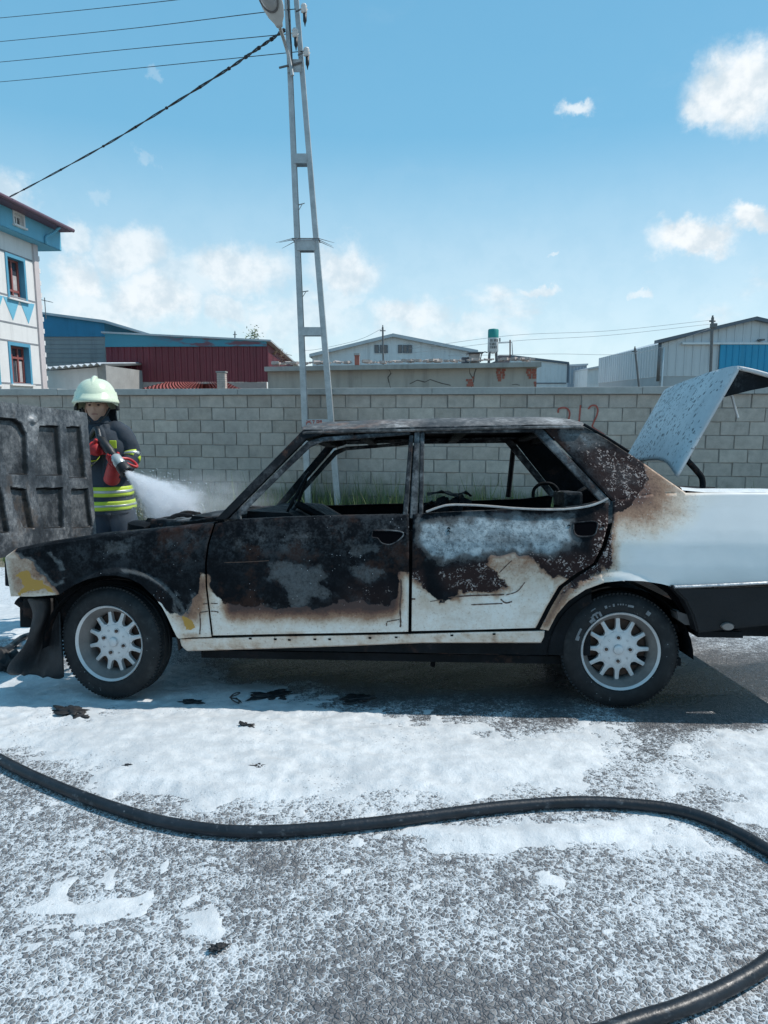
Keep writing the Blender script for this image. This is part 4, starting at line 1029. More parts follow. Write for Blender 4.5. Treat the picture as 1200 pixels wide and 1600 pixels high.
# ================================================================== the burnt car
rc, fc_ = Vector((1.188, 3.363, 0)), Vector((-1.430, 3.489, 0))
CEX = (rc-fc_).normalized(); CEY = Vector((-CEX.y, CEX.x, 0)); CYAW = math.atan2(CEX.y, CEX.x)
ROLL = R(5.8); CEY = CEY*math.cos(ROLL)-Vector((0, 0, math.sin(ROLL)))   # it leans with the falling road edge
CO = (rc+fc_)*.5+CEY*.77                               # centre line between the axles, on the road
CF = Frame3(CO, CEX, CEY); CMW = CF.matrix(); XR = (rc-fc_).length/2           # axle distance from the middle
car = empty('burnt_car'); car.matrix_world = CMW
tag(car, 'burnt out white saloon car with raised bonnet and open boot', 'car')
def prof(z):
    """lateral position of the near body side at height z"""
    zs = (.0, .18, .35, .55, .72, .84, .90, 1.40); ysd = (-.775, -.785, -.812, -.826, -.820, -.803, -.785, -.60)
    return float(np.interp(z, zs, ysd))
def P3(px, py, off=0.):
    y = -.8
    for _ in range(7):
        x, z = CF.px(px, py, y); y = prof(z)+off
    x, z = CF.px(px, py, y); return Vector((x, y, z))
def L2(px, py, y): x, z = CF.px(px, py, y); return Vector((x, y, z))

# --- burnt paint: soot, ash, scorched and bare areas, all as marks that belong to the panels
BURN = [(10, 835), (340, 790), (520, 640), (915, 640), (1010, 716), (1013, 742), (1008, 768), (1000, 782), (985, 792), (962, 802), (953, 850), (944, 880), (925, 896), (893, 906), (868, 900), (845, 884), (805, 868), (772, 872),
        (752, 884), (775, 905), (792, 916), (770, 926), (735, 921), (716, 930), (694, 937), (676, 925), (652, 912), (640, 900), (628, 895), (614, 935), (598, 946), (560, 942), (500, 950), (470, 946), (440, 952), (398, 950),
        (358, 942), (346, 930), (335, 915), (326, 893), (318, 897), (311, 925), (303, 945), (286, 966), (276, 962), (262, 958), (240, 945), (180, 925), (120, 935), (92, 930), (80, 913), (58, 898), (44, 876), (22, 858)]
def car_attrs(X, Y):
    n1 = np.array([fbm(a, b, .021, 4, 2.2) for a, b in zip(X.ravel(), Y.ravel())]).reshape(X.shape)
    n2 = np.array([fbm(a, b, .055, 3, 5.2) for a, b in zip(X.ravel(), Y.ravel())]).reshape(X.shape)
    Xd, Yd = X+n1*20+n2*11, Y+n2*16-n1*12
    burn = soft(Xd, Yd, BURN, 9)
    wide = soft(X+n1*22, Y+n2*18, BURN, 34); sc = .85*np.clip((wide-.20)/.36, 0, 1)*((X > 640)|(Y < 930))
    sc = np.maximum(sc, 1.0*soft(X, Y, [(345, 860), (347, 1010), (626, 1010), (634, 860), (500, 840)], 14)*np.clip((988-Y+8*n1)/38, 0, 1))     # scorched lower edge of the front door
    sc = np.maximum(sc, .62*soft(X, Y, [(642, 850), (642, 960), (720, 950), (800, 925), (880, 920), (950, 860), (950, 820)], 50))
    sc = np.maximum(sc, (X > 930)*(Y > 690)*.86*np.clip(1.15-np.hypot((X-990-n1*12)/105, (Y-768-n1*10)/80), 0, 1)**.8)
    sc = np.maximum(sc, (X > 990)*.60*np.clip(1-np.hypot((X-1045)/95, (Y-764)/48), 0, 1))
    sc = np.maximum(sc, .78*soft(X, Y, [(930, 850), (965, 850), (962, 890), (900, 925), (860, 985), (835, 985), (870, 915)], 14))
    sc = np.maximum(sc, .72*soft(X, Y, [(285, 900), (340, 880), (335, 950), (315, 975), (285, 985), (262, 960)], 22))
    sc = np.maximum(sc, .55*soft(X, Y, [(0, 860), (60, 860), (110, 935), (10, 940)], 16))
    sc = np.maximum(sc, (.33+.5*np.clip(n2, 0, 1))*(Y > 990)*(X < 860))
    sc = np.maximum(sc, (.25+.18*np.clip(n1, 0, 1))*(X < 960)*(Y > 880))
    sc = np.maximum(sc, .62*soft(X, Y, [(480, 1000), (580, 1000), (570, 1015), (470, 1015)], 30))
    # ash: pale chalky deposit
    ash = np.zeros(X.shape)
    ash = np.maximum(ash, 1.0*soft(Xd, Yd, [(655, 812), (780, 806), (893, 806), (900, 845), (872, 866), (800, 868), (740, 872), (690, 876), (668, 872), (655, 850)], 13))
    ash = ash-.28*ell(X, Y, 790, 846, 50, 18)-.22*ell(X, Y, 700, 838, 30, 20)-.18*ell(X, Y, 850, 840, 26, 12)
    ash = np.maximum(ash, .82*soft(Xd, Yd, [(880, 674), (915, 672), (945, 694), (925, 705), (905, 700), (886, 690)], 16))
    ash = np.maximum(ash, .38*soft(Xd, Yd, [(890, 690), (940, 690), (1000, 735), (1005, 760), (960, 770), (925, 735)], 26))
    ash = np.maximum(ash, .50*soft(Xd, Yd, [(418, 882), (440, 876), (470, 890), (500, 886), (515, 900), (500, 915), (520, 932), (480, 938), (466, 952), (446, 930), (432, 910), (418, 905)], 5))
    ash = np.maximum(ash, .44*soft(Xd, Yd, [(545, 880), (575, 884), (602, 886), (600, 905), (575, 912), (552, 902)], 5))
    ash = np.maximum(ash, .40*soft(Xd, Yd, [(548, 848), (590, 846), (600, 868), (560, 872), (540, 864)], 5))
    ash = np.maximum(ash, .36*soft(Xd, Yd, [(400, 944), (440, 938), (446, 952), (410, 954)], 8))
    ash = np.maximum(ash, .34*soft(Xd, Yd, [(548, 932), (572, 924), (580, 940), (550, 942)], 8))
    ash = np.maximum(ash, .26*soft(Xd, Yd, [(330, 815), (640, 806), (640, 860), (500, 872), (360, 872)], 24)*(n1+.5)*1.6)
    ash = np.maximum(ash, .30*soft(Xd, Yd, [(390, 830), (420, 828), (415, 865), (400, 866)], 12))
    ash = np.maximum(ash, .42*ell(X, Y, 182, 856, 36, 18))
    ash = np.maximum(ash, .26*soft(Xd, Yd, [(60, 860), (330, 820), (300, 880), (150, 880)], 40)*(n2+.45)*1.8)
    rim_f = np.abs(sd_poly(Xd, Yd, [(24, 858), (46, 876), (60, 897), (84, 914), (120, 900), (60, 850)]))
    ash = np.maximum(ash, .70*np.clip(1-rim_f/5., 0, 1)*(Y > 862)*(X < 100))
    rim_r = np.abs(sd_poly(Xd, Yd, [(304, 930), (302, 946), (284, 966), (268, 952), (270, 900)]))
    ash = np.maximum(ash, .62*np.clip(1-rim_r/6., 0, 1)*(Y > 925)*(X > 255)*(X < 315))
    d_arch = np.abs(np.hypot(X-188, (Y-1000)*1.0)-108)
    ash = np.maximum(ash, .6*np.clip(1-d_arch/6, 0, 1)*(X > 190)*(X < 300)*(Y < 975))  # pale band in the ash layer, painted for the highlight on the arch lip
    strip = soft(X, Y, [(925, 878), (962, 850), (958, 895), (915, 915), (885, 935), (866, 968), (855, 990), (838, 985), (862, 930), (890, 903)], 8)
    burn = np.maximum(burn, strip*(.52+.5*n2)*(1-np.clip((Y-905)/120, 0, .5)))
    ash = np.maximum(ash, .17*soft(X, Y, [(325, 812), (645, 804), (645, 868), (430, 872), (335, 872)], 20))
    ash = np.maximum(ash, .12*soft(X, Y, [(30, 850), (330, 815), (330, 880), (150, 890)], 30))
    # bare primer and flakes
    och = .95*soft(Xd, Yd, [(24, 898), (40, 893), (55, 905), (80, 922), (60, 926), (26, 924), (36, 916), (44, 908)], 5)
    och = np.maximum(och, .9*soft(Xd, Yd, [(281, 966), (300, 972), (306, 990), (292, 992), (284, 984)], 6))
    fl = np.zeros(X.shape)
    fl = np.maximum(fl, .9*soft(X, Y, [(690, 895), (770, 880), (800, 925), (740, 930), (700, 915)], 22))
    fl = np.maximum(fl, .85*soft(X, Y, [(830, 868), (900, 868), (950, 880), (920, 905), (860, 900)], 22))
    fl = np.maximum(fl, .8*soft(X, Y, [(905, 690), (985, 715), (1016, 740), (1012, 780), (965, 795), (925, 730)], 22))
    fl = np.maximum(fl, .75*soft(X, Y, [(640, 895), (660, 890), (665, 925), (645, 925)], 8))
    fl = np.maximum(fl, .65*soft(X, Y, [(930, 800), (965, 800), (965, 895), (880, 930), (850, 985), (838, 985), (868, 915), (920, 880)], 10))
    fl = np.maximum(fl, .35*soft(X, Y, [(540, 900), (630, 900), (625, 960), (500, 960)], 30))
    return dict(burn=np.clip(burn, 0, 1), scorch=np.clip(sc, 0, 1), ash=np.clip(ash, 0, 1), ochre=np.clip(och, 0, 1), flake=np.clip(fl, 0, 1))
def mat_paint():
    m, t = newmat('fire_damaged_white_paint'); v = t.coord('Object')
    bu, sc, ash, oc, fl = (t.attr(k) for k in ('burn', 'scorch', 'ash', 'ochre', 'flake'))
    n1 = t.noise(v, 7, 6, .62); n2 = t.noise(v, 26, 6, .65); n3 = t.noise(v, 85, 4, .7); n4 = t.noise(v, 2.4, 4, .6)
    cen = lambda a, k: t.mul(t.sub(a, .5), k)
    edge = t.add(cen(n1, .55), t.add(cen(n2, .55), cen(n3, .4)))
    # sound paint, then heat: cream, tan, rust brown
    white = t.mix(t.step(n4, .35, .7), (.73, .715, .69, 1), (.79, .775, .75, 1))
    smear = t.step(t.noise(t.vmath('MULTIPLY', v, (2.5, 2.5, 9.)), 1.6, 5, .65), .55, .75)
    white = t.mix(t.mul(smear, t.lin(sc, 0., .2, .10, .42)), white, (.44, .38, .32, 1)); white = t.mix(t.mul(t.step(n3, .58, .72), t.lin(sc, .1, .3, 0., .6)), white, (.22, .13, .09, 1))
    s2 = t.add(sc, t.mul(edge, t.lin(sc, 0., .25, 0., .55)))
    heat = t.ramp(s2, [(.0, (1, 1, 1)), (.20, (1, .97, .92)), (.42, (.80, .66, .54)), (.62, (.42, .24, .15)), (.80, (.17, .075, .05)), (.95, (.07, .035, .03))])
    c = t.mix(1., white, heat, 'MULTIPLY')
    # soot
    b2 = t.add(bu, t.mul(edge, .75)); bm_ = t.step(b2, .44, .56)
    black = t.ramp(t.add(t.mul(n1, .4), t.add(t.mul(n2, .35), t.mul(n3, .25))), [(.34, (.003, .0035, .005)), (.50, (.007, .008, .010)), (.62, (.020, .022, .025)), (.80, (.05, .052, .054))])
    black = t.mix(t.step(t.noise(v, 4.2, 6, .7), .53, .64, 0., .75), black, (.042, .022, .017, 1))
    c = t.mix(bm_, c, black)
    # ash over soot
    a2 = t.add(ash, t.mul(edge, t.lin(ash, 0., .2, 0., .30))); am = t.mul(t.step(a2, .20, .34), t.math('POWER', ash, 1.35))
    spots = t.step(t.noise(v, 60, 4, .7), .38, .50)
    am2 = t.mul(am, t.lin(spots, 0, 1, .55, 1.))
    acol = t.mix(t.step(n2, .4, .62), (.27, .315, .335, 1), (.44, .495, .515, 1)); acol = t.mix(t.step(ash, .55, .85), t.mix(n3, (.17, .17, .168, 1), (.24, .24, .235, 1)), acol)
    film = t.mul(t.lin(ash, .0, .3, 0., .8), t.step(t.add(t.mul(n1, .35), t.add(t.mul(n2, .35), t.mul(n3, .30))), .44, .58)); c = t.mix(t.mul(film, bm_), c, (.062, .070, .077, 1))
    c = t.mix(t.mul(am2, .95), c, acol)
    # lifted flakes, primer, droplets of foam
    fv = t.voro(t.vmath('ADD', v, t.vmath('SCALE', t.noise(v, 30, 3, .6, color=True), scale=.03)), 160, 'F1', out='Color'); fr_ = t.add(t.mul(t.sep(fv)[0], .8), t.mul(n2, .25))
    fm = t.math('MULTIPLY', t.step(t.add(fr_, t.mul(fl, .52)), 1.03, 1.07), t.mul(t.step(t.add(fl, cen(n2, 1.)), .30, .42), t.step(t.noise(v, 17, 4, .6), .44, .56)), clamp=True)
    c = t.mix(t.mul(t.step(fl, .1, .6, 0., .8), t.mul(bm_, t.sub(1., am))), c, (.040, .022, .020, 1))
    c = t.mix(fm, c, t.mix(n3, (.20, .14, .125, 1), (.50, .44, .41, 1)))
    om = t.step(t.add(oc, t.mul(edge, .8)), .42, .52); c = t.mix(t.mul(om, t.step(oc, .03, .1)), c, (.46, .25, .045, 1))
    drop = t.voro(v, 46, 'F1'); dm = t.mul(t.step(drop, .085, .06), t.step(t.noise(v, 5, 3, .6), .52, .6)); c = t.mix(t.mul(dm, .8), c, (.74, .76, .78, 1))
    rough = t.fmix(bm_, t.fmix(t.step(s2, .1, .4), .28, .6), t.lin(n2, .35, .65, .42, .75)); rough = t.fmix(am, rough, .85)
    h = t.add(t.add(t.mul(n2, .7), t.mul(n3, .5)), t.add(t.mul(fm, 1.2), t.mul(bm_, -.9)))
    st = t.mx(t.mx(bm_, am), t.step(s2, .12, .4, .03, .8))
    t.out(c, rough, 0, t.bump(h, t.mul(st, .55), .006), t.fmix(bm_, .5, .06)); return m
m_paint = mat_paint()
def mat_soot(name='sooted_metal', lift=0., rust=.5):
    if name in MATS: return MATS[name]
    m, t = newmat(name); v = t.coord('Object'); n1 = t.noise(v, 5, 6, .65); n2 = t.noise(v, 24, 6, .68); n3 = t.noise(v, 90, 4, .7)
    k = t.add(t.add(t.mul(n1, .5), t.mul(n2, .35)), t.add(t.mul(n3, .15), lift))
    c = t.ramp(k, [(.34, (.006, .007, .008)), (.50, (.014, .016, .019)), (.58, (.05, .054, .058)), (.68, (.18, .19, .195)), (.8, (.36, .37, .37))])
    c = t.mix(t.step(t.noise(v, 6.5, 5, .7), .57, .68, 0., rust), c, (.13, .065, .045, 1))
    t.out(c, t.lin(n2, .35, .65, .45, .85), 0, t.bump(t.add(n2, t.mul(n3, .6)), .6, .006), .08); MATS[name] = m; return m
m_soot = mat_soot(); m_sootA = mat_soot('ash_streaked_metal', .07, .35); m_sootB = mat_soot('deep_soot', -.10, .2)

# --- patches stretched between four pixel outlines, then dropped on the body side
def resample(pl, n):
    P = np.array(pl, float); d = np.r_[0, np.cumsum(np.hypot(*np.diff(P, axis=0).T))]; t_ = np.linspace(0, d[-1], n)
    return np.stack([np.interp(t_, d, P[:, 0]), np.interp(t_, d, P[:, 1])], -1)
def coons(T, B, Lc, Rc, cell=4.6):
    ln = lambda p: np.sum(np.hypot(*np.diff(np.array(p, float), axis=0).T))
    nu = max(2, int(max(ln(T), ln(B))/cell)); nv = max(2, int(max(ln(Lc), ln(Rc))/cell))
    T, B = resample(T, nu+1), resample(B, nu+1); Lc, Rc = resample(Lc, nv+1), resample(Rc, nv+1)
    u = np.linspace(0, 1, nu+1)[None, :, None]; v = np.linspace(0, 1, nv+1)[:, None, None]
    return (1-v)*T[None]+v*B[None]+(1-u)*Lc[:, None]+u*Rc[:, None]-((1-u)*(1-v)*T[0]+u*(1-v)*T[-1]+(1-u)*v*B[0]+u*v*B[-1])
def sstep(x, a, b): t_ = min(max((x-a)/(b-a), 0), 1); return t_*t_*(3-2*t_)
RECESS = [([(582, 829), (613, 829), (629, 832), (629, 838), (620, 846), (608, 851), (596, 848), (590, 841), (581, 839)], .03), ([(896, 817), (931, 815), (932, 829), (926, 837), (905, 838), (897, 831)], .035)]
def side_off(px, py):
    o = .006*sstep(py, 874, 881)*(1-sstep(px, 930, 970)) if px > 250 else .006*sstep(py, 874, 881)*sstep(px, 200, 250)
    for cx, cy, r in ((187, 1000, 100), (960, 1006, 99)):
        d = math.hypot(px-cx, py-cy)-r
        if d < 16: o -= .014*(1-sstep(d, 4, 16))
    o += .0035*fbm(px, py, .012, 3, 8.)+(.004*fbm(px, py, .03, 2, 3.) if 640 < px < 960 and py > 860 else 0)
    return o
FLIP = {}
def panel(name, patches, parent=car, capT=(), capB=(), capL=(), capR=(), mat=None, inner=None, mirror=True, thick=.006, cell=4.6, label=None, off=side_off):
    V, F, A = [], [], []
    for pi_, pt in enumerate(patches):
        G = coons(*pt, cell=cell); nv, nu = G.shape[:2]
        rows = [[(P3(x, y, off(x, y)), (x, y)) for x, y in G[r]] for r in range(nv)]
        if pi_ == 0:
            rows = [[(p+Vector((0, dy, dz)), q) for p, q in rows[0]] for dy, dz in capT[::-1]]+rows
            rows = rows+[[(p+Vector((dx if False else 0, dy, dz)), q) for p, q in rows[-1]] for dy, dz in capB]
            if capR: rows = [r+[(r[-1][0]+Vector((dx, dy, 0)), r[-1][1]) for dx, dy in capR] for r in rows]
            if capL: rows = [[(r[0][0]+Vector((dx, dy, 0)), r[0][1]) for dx, dy in capL[::-1]]+r for r in rows]
        b = len(V); nu = len(rows[0])
        for r in rows:
            for p, q in r: V.append(p); A.append(q)
        for r in range(len(rows)-1):
            for c_ in range(nu-1): k = b+r*nu+c_; F.append((k, k+1, k+nu+1, k+nu) if False else (k, k+nu, k+nu+1, k+1))
    A = np.array(A); res = []
    for mir in ((False, True) if mirror else (False,)):
        VV = [Vector((p.x, -p.y, p.z)) for p in V] if mir else V
        FF = [f[::-1] for f in F] if mir else F
        me = bpy.data.meshes.new(name); me.from_pydata([tuple(p) for p in VV], [], FF); me.update()
        if not mir:
            for k, vals in car_attrs(A[:, 0], A[:, 1]).items(): set_attr(me, k, vals)
        if len(patches) > 1:
            bm = bmesh.new(); bm.from_mesh(me); bmesh.ops.remove_doubles(bm, verts=bm.verts[:], dist=.004); bm.to_mesh(me); bm.free()
        o = link(name, me, [m_soot if mir else (mat or m_paint), inner or m_sootB], parent, True); me.set_sharp_from_angle(angle=R(38))
        s_ = o.modifiers.new('thickness', 'SOLIDIFY'); s_.thickness = thick; s_.offset = -1; s_.material_offset = 1; s_.material_offset_rim = 0
        if label and not mir: o['label'] = label
        res.append(o)
    return res
def slab(name, poly, depth, mat, parent=car, off=0., mirror=True, pmir=None, smooth=False):
    """a flat bar whose outline is given in pixels on the body side, with real depth inwards"""
    P = [P3(x, y, off) for x, y in poly]; res = []
    for mir in ((False, True) if mirror else (False,)):
        sg = -1 if mir else 1; bm = bmesh.new()
        a = [bm.verts.new((p.x, p.y*sg, p.z)) for p in P]; b = [bm.verts.new((p.x, (p.y+depth)*sg, p.z)) for p in P]; n = len(P)
        for ring_ in (a, b[::-1]):
            f = bm.faces.new(ring_)
        for i in range(n): bm.faces.new((a[i], b[i], b[(i+1) % n], a[(i+1) % n]))
        bmesh.ops.triangulate(bm, faces=[f for f in bm.faces if len(f.verts) > 4])
        es = [e for e in bm.edges if e.is_manifold and e.calc_face_angle(0) > .8]
        bmesh.ops.bevel(bm, geom=es, offset=.004, segments=1, affect='EDGES')
        res.append(build(name, bm, mat, (pmir if (mir and pmir is not None) else parent)))
    return res
# front fender
FA = [(95, 928), (104, 921), (113, 915), (133, 906), (157, 900), (180, 899), (200, 903), (220, 913), (240, 932), (253, 948), (263, 967), (272, 987), (278, 998)]
panel('front_fender', [([(8, 872), (22, 862), (60, 854), (100, 848), (150, 840), (217, 834), (280, 827), (333, 821)],
                        [(17, 932), (55, 932), (93, 929)]+FA[1:]+[(300, 996), (330, 995)], [(8, 872), (11, 895), (17, 932)], [(333, 821), (324, 850), (320, 880), (321, 917), (326, 960), (330, 995)])],
      capT=((.012, .010), (.03, .016), (.13, .018)), capB=((.02, 0), (.05, .0)), capL=((.01, .03), (.03, .12)), label='sooted front wing with bare ochre primer at its front corner')
# doors
fd = panel('front_door', [([(336, 821), (375, 814), (440, 811), (540, 808), (639, 806)], [(333, 993), (420, 991), (540, 989), (638, 987)], [(336, 821), (327, 850), (323, 880), (324, 917), (329, 960), (333, 993)], [(639, 806), (639, 900), (638, 987)])],
           capT=((.008, .008), (.05, .010)), capB=((.02, .004),), label='blackened front door with scorched brown lower edge')
rd = panel('rear_door', [([(645, 806), (700, 803), (800, 799), (880, 796), (951, 787)], [(643, 986), (740, 984), (837, 981)], [(645, 806), (644, 900), (643, 986)], [(951, 787), (950, 819), (941, 852), (927, 880), (897, 898), (873, 916), (855, 946), (837, 981)])],
           capT=((.008, .008), (.05, .010)), capB=((.02, .004),), label='rear door with pale ash above and flaking scorched white paint below')
# quarter panel with C pillar
ARCH_R = [(945, 910), (975, 907), (1005, 908), (1032, 912), (1052, 917)]
panel('quarter_panel', [
    ([(958, 783), (985, 778), (1020, 772), (1072, 770), (1140, 769), (1200, 769), (1292, 772)], [(933, 881), (945, 910)]+ARCH_R[1:]+[(1120, 914), (1200, 910), (1290, 905)], [(958, 783), (957, 819), (948, 852), (933, 881)], [(1292, 772), (1294, 840), (1290, 905)]),
    ([(933, 881), (903, 901), (879, 919), (861, 949), (844, 983)][::-1], [(945, 910), (915, 921), (888, 939), (870, 960), (857, 985)][::-1], [(844, 983), (857, 985)], [(933, 881), (945, 910)]),
    ([(848, 667), (880, 665), (909, 665)], [(958, 783), (985, 778), (1020, 772), (1072, 770)], [(848, 667), (903, 725), (958, 783)], [(909, 665), (945, 684), (1000, 720), (1040, 748), (1072, 770)])],
    capB=((.02, 0), (.05, .0)), label='white rear quarter with sooted roof pillar fading through brown scorch')
def deck_edge(sg, mat_):                                              # flat top of the rear wing beside the boot opening
    L = [P3(x, y) for x, y in ((1066, 766), (1100, 769), (1140, 769), (1200, 769), (1292, 772))]; V, F = [], []
    for p in L:
        for dy, dz in ((0, 0), (.012, .010), (.035, .016), (.11, .017), (.125, .005), (.125, -.06)): V.append((p.x, (p.y+dy)*sg, p.z+dz))
    for i in range(len(L)-1):
        for k in range(5): q = i*6+k; F.append((q, q+6, q+7, q+1) if sg < 0 else (q, q+1, q+7, q+6))
    o = pydata('boot_gutter', V, F, mat_, car, True); o.data.set_sharp_from_angle(angle=R(50)); return o
deck_edge(1, plain('white_car_paint', (.74, .74, .73), .28, 0, .05, 4, .03)); deck_edge(-1, m_soot)
# sills
panel('sill', [([(281, 999), (420, 995), (540, 993), (640, 991), (740, 988), (851, 986)], [(291, 1016), (420, 1012), (540, 1008), (660, 1003), (760, 1003), (846, 1003)], [(281, 999), (284, 1010), (291, 1016)], [(851, 986), (850, 995), (846, 1003)])],
      capT=((.02, .002),), capB=((.02, -.01), (.12, -.01)), label='dirty white sill with rust spots and small slots', off=lambda x, y: .014+.003*fbm(x, y, .05, 2))
m_hole = plain('hole_shade_black', (.004, .004, .005), 1., 0, .1, 5, 0, 60., .0)  # near black colour painting the shade inside holes, recesses and gaps
for sx, sy in ((391, 998), (430, 999), (452, 1000), (492, 999), (515, 999), (578, 997), (619, 996), (706, 993), (772, 991)):
    p = P3(sx, sy, .011); box('sill_slot', p.x-.007, p.x+.007, p.y-.0005, p.y+.012, p.z-.004, p.z+.004, m_hole, car)
# glasshouse
slab('a_pillar', [(336, 812), (353, 812), (478, 686), (505, 678), (505, 671), (474, 671)], .055, m_soot)
slab('roof_rail', [(506, 671), (640, 667), (845, 663), (909, 664), (906, 667), (845, 667.5), (640, 672), (506, 678)], .07, m_sootA, off=-.004)
far_fd, far_rd = fd[1], rd[1]
slab('window_frame', [(356, 812), (372, 812), (381, 797), (484, 699), (504, 690), (641, 679), (641, 673), (503, 683), (480, 690)], .03, m_sootA, fd[0], .004, True, far_fd)
slab('window_frame', [(639.5, 680), (646, 680), (637, 808), (629, 808)], .03, m_sootA, fd[0], .004, True, far_fd)
slab('b_pillar', [(648, 673), (656, 673), (652.5, 810), (640, 810)], .07, mat_soot('pale_ash_metal', .12, .15), car, .006)
slab('window_frame', [(657, 672), (663.5, 672), (661, 808), (654, 808)], .035, m_sootA, rd[0], .004, True, far_rd)
slab('window_frame', [(664.5, 677), (664.5, 671), (846, 668), (955, 783), (953, 790), (943, 788), (834, 675)], .035, m_sootA, rd[0], .004, True, far_rd)
# the quarter-light division bar only survives on the far rear door
q0, q1 = L2(804, 684, .60), L2(794, 776, .76); tube_obj('division_bar', [q0, q1], .018, m_sootB, far_rd, 6)
q0, q1 = P3(374, 796, .01), P3(375, 812, .01); tube_obj('quarterlight_post', [q0, q1], .009, m_sootA, fd[0], 6)
tr_ = [P3(x, y, .0) for x, y in ((666, 801), (685, 794), (705, 790), (750, 791), (800, 795), (840, 797), (880, 797), (915, 793), (935, 787), (949, 780))]
tube_obj('bent_window_trim', [p+Vector((0, -.004, .004)) for p in spline(tr_, 4)], .011, plain('scorched_trim', (.42, .41, .40), .45, .3, .35, 25, .3), rd[0], 6, flat=.55)
def handle_rim(pts, par):
    L = [P3(x, y, -.002) for x, y in pts]; tube_obj('handle_rim', spline(L+[L[0]], 4), .0035, m_sootA, par, 6)
def handle_cup(poly, par):  # flush black face painting the shade of the empty handle recess
    P = [P3(x, y, .0) for x, y in poly]; c = sum(P, Vector())/len(P); bm = bmesh.new()
    r0 = [bm.verts.new(p+Vector((0, -.0025, 0))) for p in P]; r1 = [bm.verts.new(c+(p-c)*.9+Vector((0, -.002, 0))) for p in P]
    for i in range(len(P)): bm.faces.new((r0[i], r0[(i+1) % len(P)], r1[(i+1) % len(P)], r1[i]))
    bm.faces.new(r1); o = build('handle_recess_shade', bm, m_hole, par); return o
for (poly, _), par in zip(RECESS, (fd[0], rd[0])): handle_cup(poly, par); handle_rim(poly, par)
for x, y, par in ((632, 835, fd[0]), (889, 822, rd[0]), (942, 823, rd[0]), (701, 831, rd[0]), (701, 826, rd[0])):
    p = P3(x, y, -.001); bm = bmesh.new(); lathe(bm, [(.008, -.003), (.008, 0), (.005, .001), (.001, .001)], 10, 'y', Matrix.Translation(p)); build('lock_hole', bm, m_hole, par)
# cracked, lifted paint
m_crk = plain('paint_crack', (.10, .06, .045), .9, 0, .3, 30, 0)
def paint_crack(pts, par, wd=.004):
    L = spline([P3(x, y, side_off(x, y)-.0022) for x, y in pts], 5); bm = bmesh.new(); pr = None
    for i, p in enumerate(L):
        d = (L[min(i+1, len(L)-1)]-L[max(i-1, 0)]).normalized(); n_ = Vector((-d.z, 0, d.x))*wd*.5*(.5+abs(math.sin(i*1.7)))
        a, b = bm.verts.new(p+n_), bm.verts.new(p-n_)
        if pr: bm.faces.new((pr[0], pr[1], b, a))
        pr = (a, b)
    build('paint_crack', bm, m_crk, par)
for pts, wd in (([(700, 934), (730, 931), (760, 930), (788, 929)], .006), ([(736, 945), (760, 944), (785, 943)], .005), ([(782, 936), (790, 942), (800, 940)], .006),
                ([(790, 930), (808, 924), (820, 910)], .004), ([(643, 936), (649, 936)], .007), ([(690, 937), (672, 940)], .003), ([(780, 895), (795, 880), (800, 876)], .004)): paint_crack(pts, rd[0], wd)
for pts, wd in (([(626, 905), (627, 925), (625, 945), (626, 975), (625, 980)], .007), ([(604, 972), (612, 970), (624, 968)], .004), ([(604, 973), (604, 978)], .005), ([(329, 943), (340, 943)], .004), ([(329, 955), (340, 956), (340, 958)], .004), ([(350, 879), (385, 878), (420, 876)], .003)): paint_crack(pts, fd[0], wd)  # last stroke draws the highlight line along the body crease
ffs = [c for c in car.children if c.name.startswith('front_fender')][0]
for pts, wd in (([(312, 957), (313, 975), (312, 991)], .005), ([(317, 944), (325, 943)], .004), ([(312, 957), (320, 956), (325, 955)], .004)): paint_crack(pts, ffs, wd)
# roof
def build_roof():
    E = [P3(x, y) for x, y in ((473, 672), (490, 671), (560, 669.5), (640, 668), (740, 665.5), (845, 663), (890, 662.5), (912, 664))]
    E = [p for p in spline(E, 6)]; ny = 48; V, F = [], []
    for i, e in enumerate(E):
        f = i/(len(E)-1); hw = abs(e.y)+.012; bow = .035*(1-abs(2*f-1)**2.2)
        for k in range(ny+1):
            t_ = -1+2*k/ny; x = e.x-.07*(1-t_*t_)*(1-f)**3+.06*(1-t_*t_)*f**4
            z = e.z+.078*(1-abs(t_)**3)*(.55+.45*bow/.035)-.012*(abs(t_)**8)
            z += .006*fbm(x*1.0, t_*.7, 2.4, 3, 6.)*(1-abs(t_)**4)+(.010*fbm(x, t_, 7, 2, 1.)*max(0, 1-f*5))
            V.append((x, t_*hw, z))
    n = ny+1
    for i in range(len(E)-1):
        for k in range(ny): q = i*n+k; F.append((q, q+n, q+n+1, q+1))
    m, t = newmat('burnt_roof_skin'); v = t.coord('Object'); n1 = t.noise(t.vmath('MULTIPLY', v, (1, .5, 1)), 5, 6, .65); n2 = t.noise(v, 26, 6, .68); xx = t.sep(v)[0]
    k = t.add(t.add(t.mul(n1, .55), t.mul(n2, .45)), t.lin(xx, -.6, 1.0, -.02, .05))
    c = t.ramp(k, [(.38, (.015, .016, .019)), (.50, (.06, .060, .060)), (.58, (.16, .15, .145)), (.68, (.40, .39, .385))])
    c = t.mix(t.mul(t.step(t.noise(v, 3.4, 5, .7), .47, .60), t.lin(xx, .35, -.3, 0., .75)), c, (.24, .12, .075, 1))
    t.out(c, .7, 0, t.bump(n2, .5, .006))
    o = pydata('roof', V, F, [m], car, True); o.data.materials.append(m_sootB)
    s_ = o.modifiers.new('thickness', 'SOLIDIFY'); s_.thickness = .012; s_.offset = -1; s_.material_offset = 1
    return E
RE = build_roof()
p0, p1 = RE[1], RE[-2]
box('windscreen_header', p0.x-.03, p0.x+.05, -.56, .56, p0.z-.045, p0.z-.012, m_sootB, car, .008)
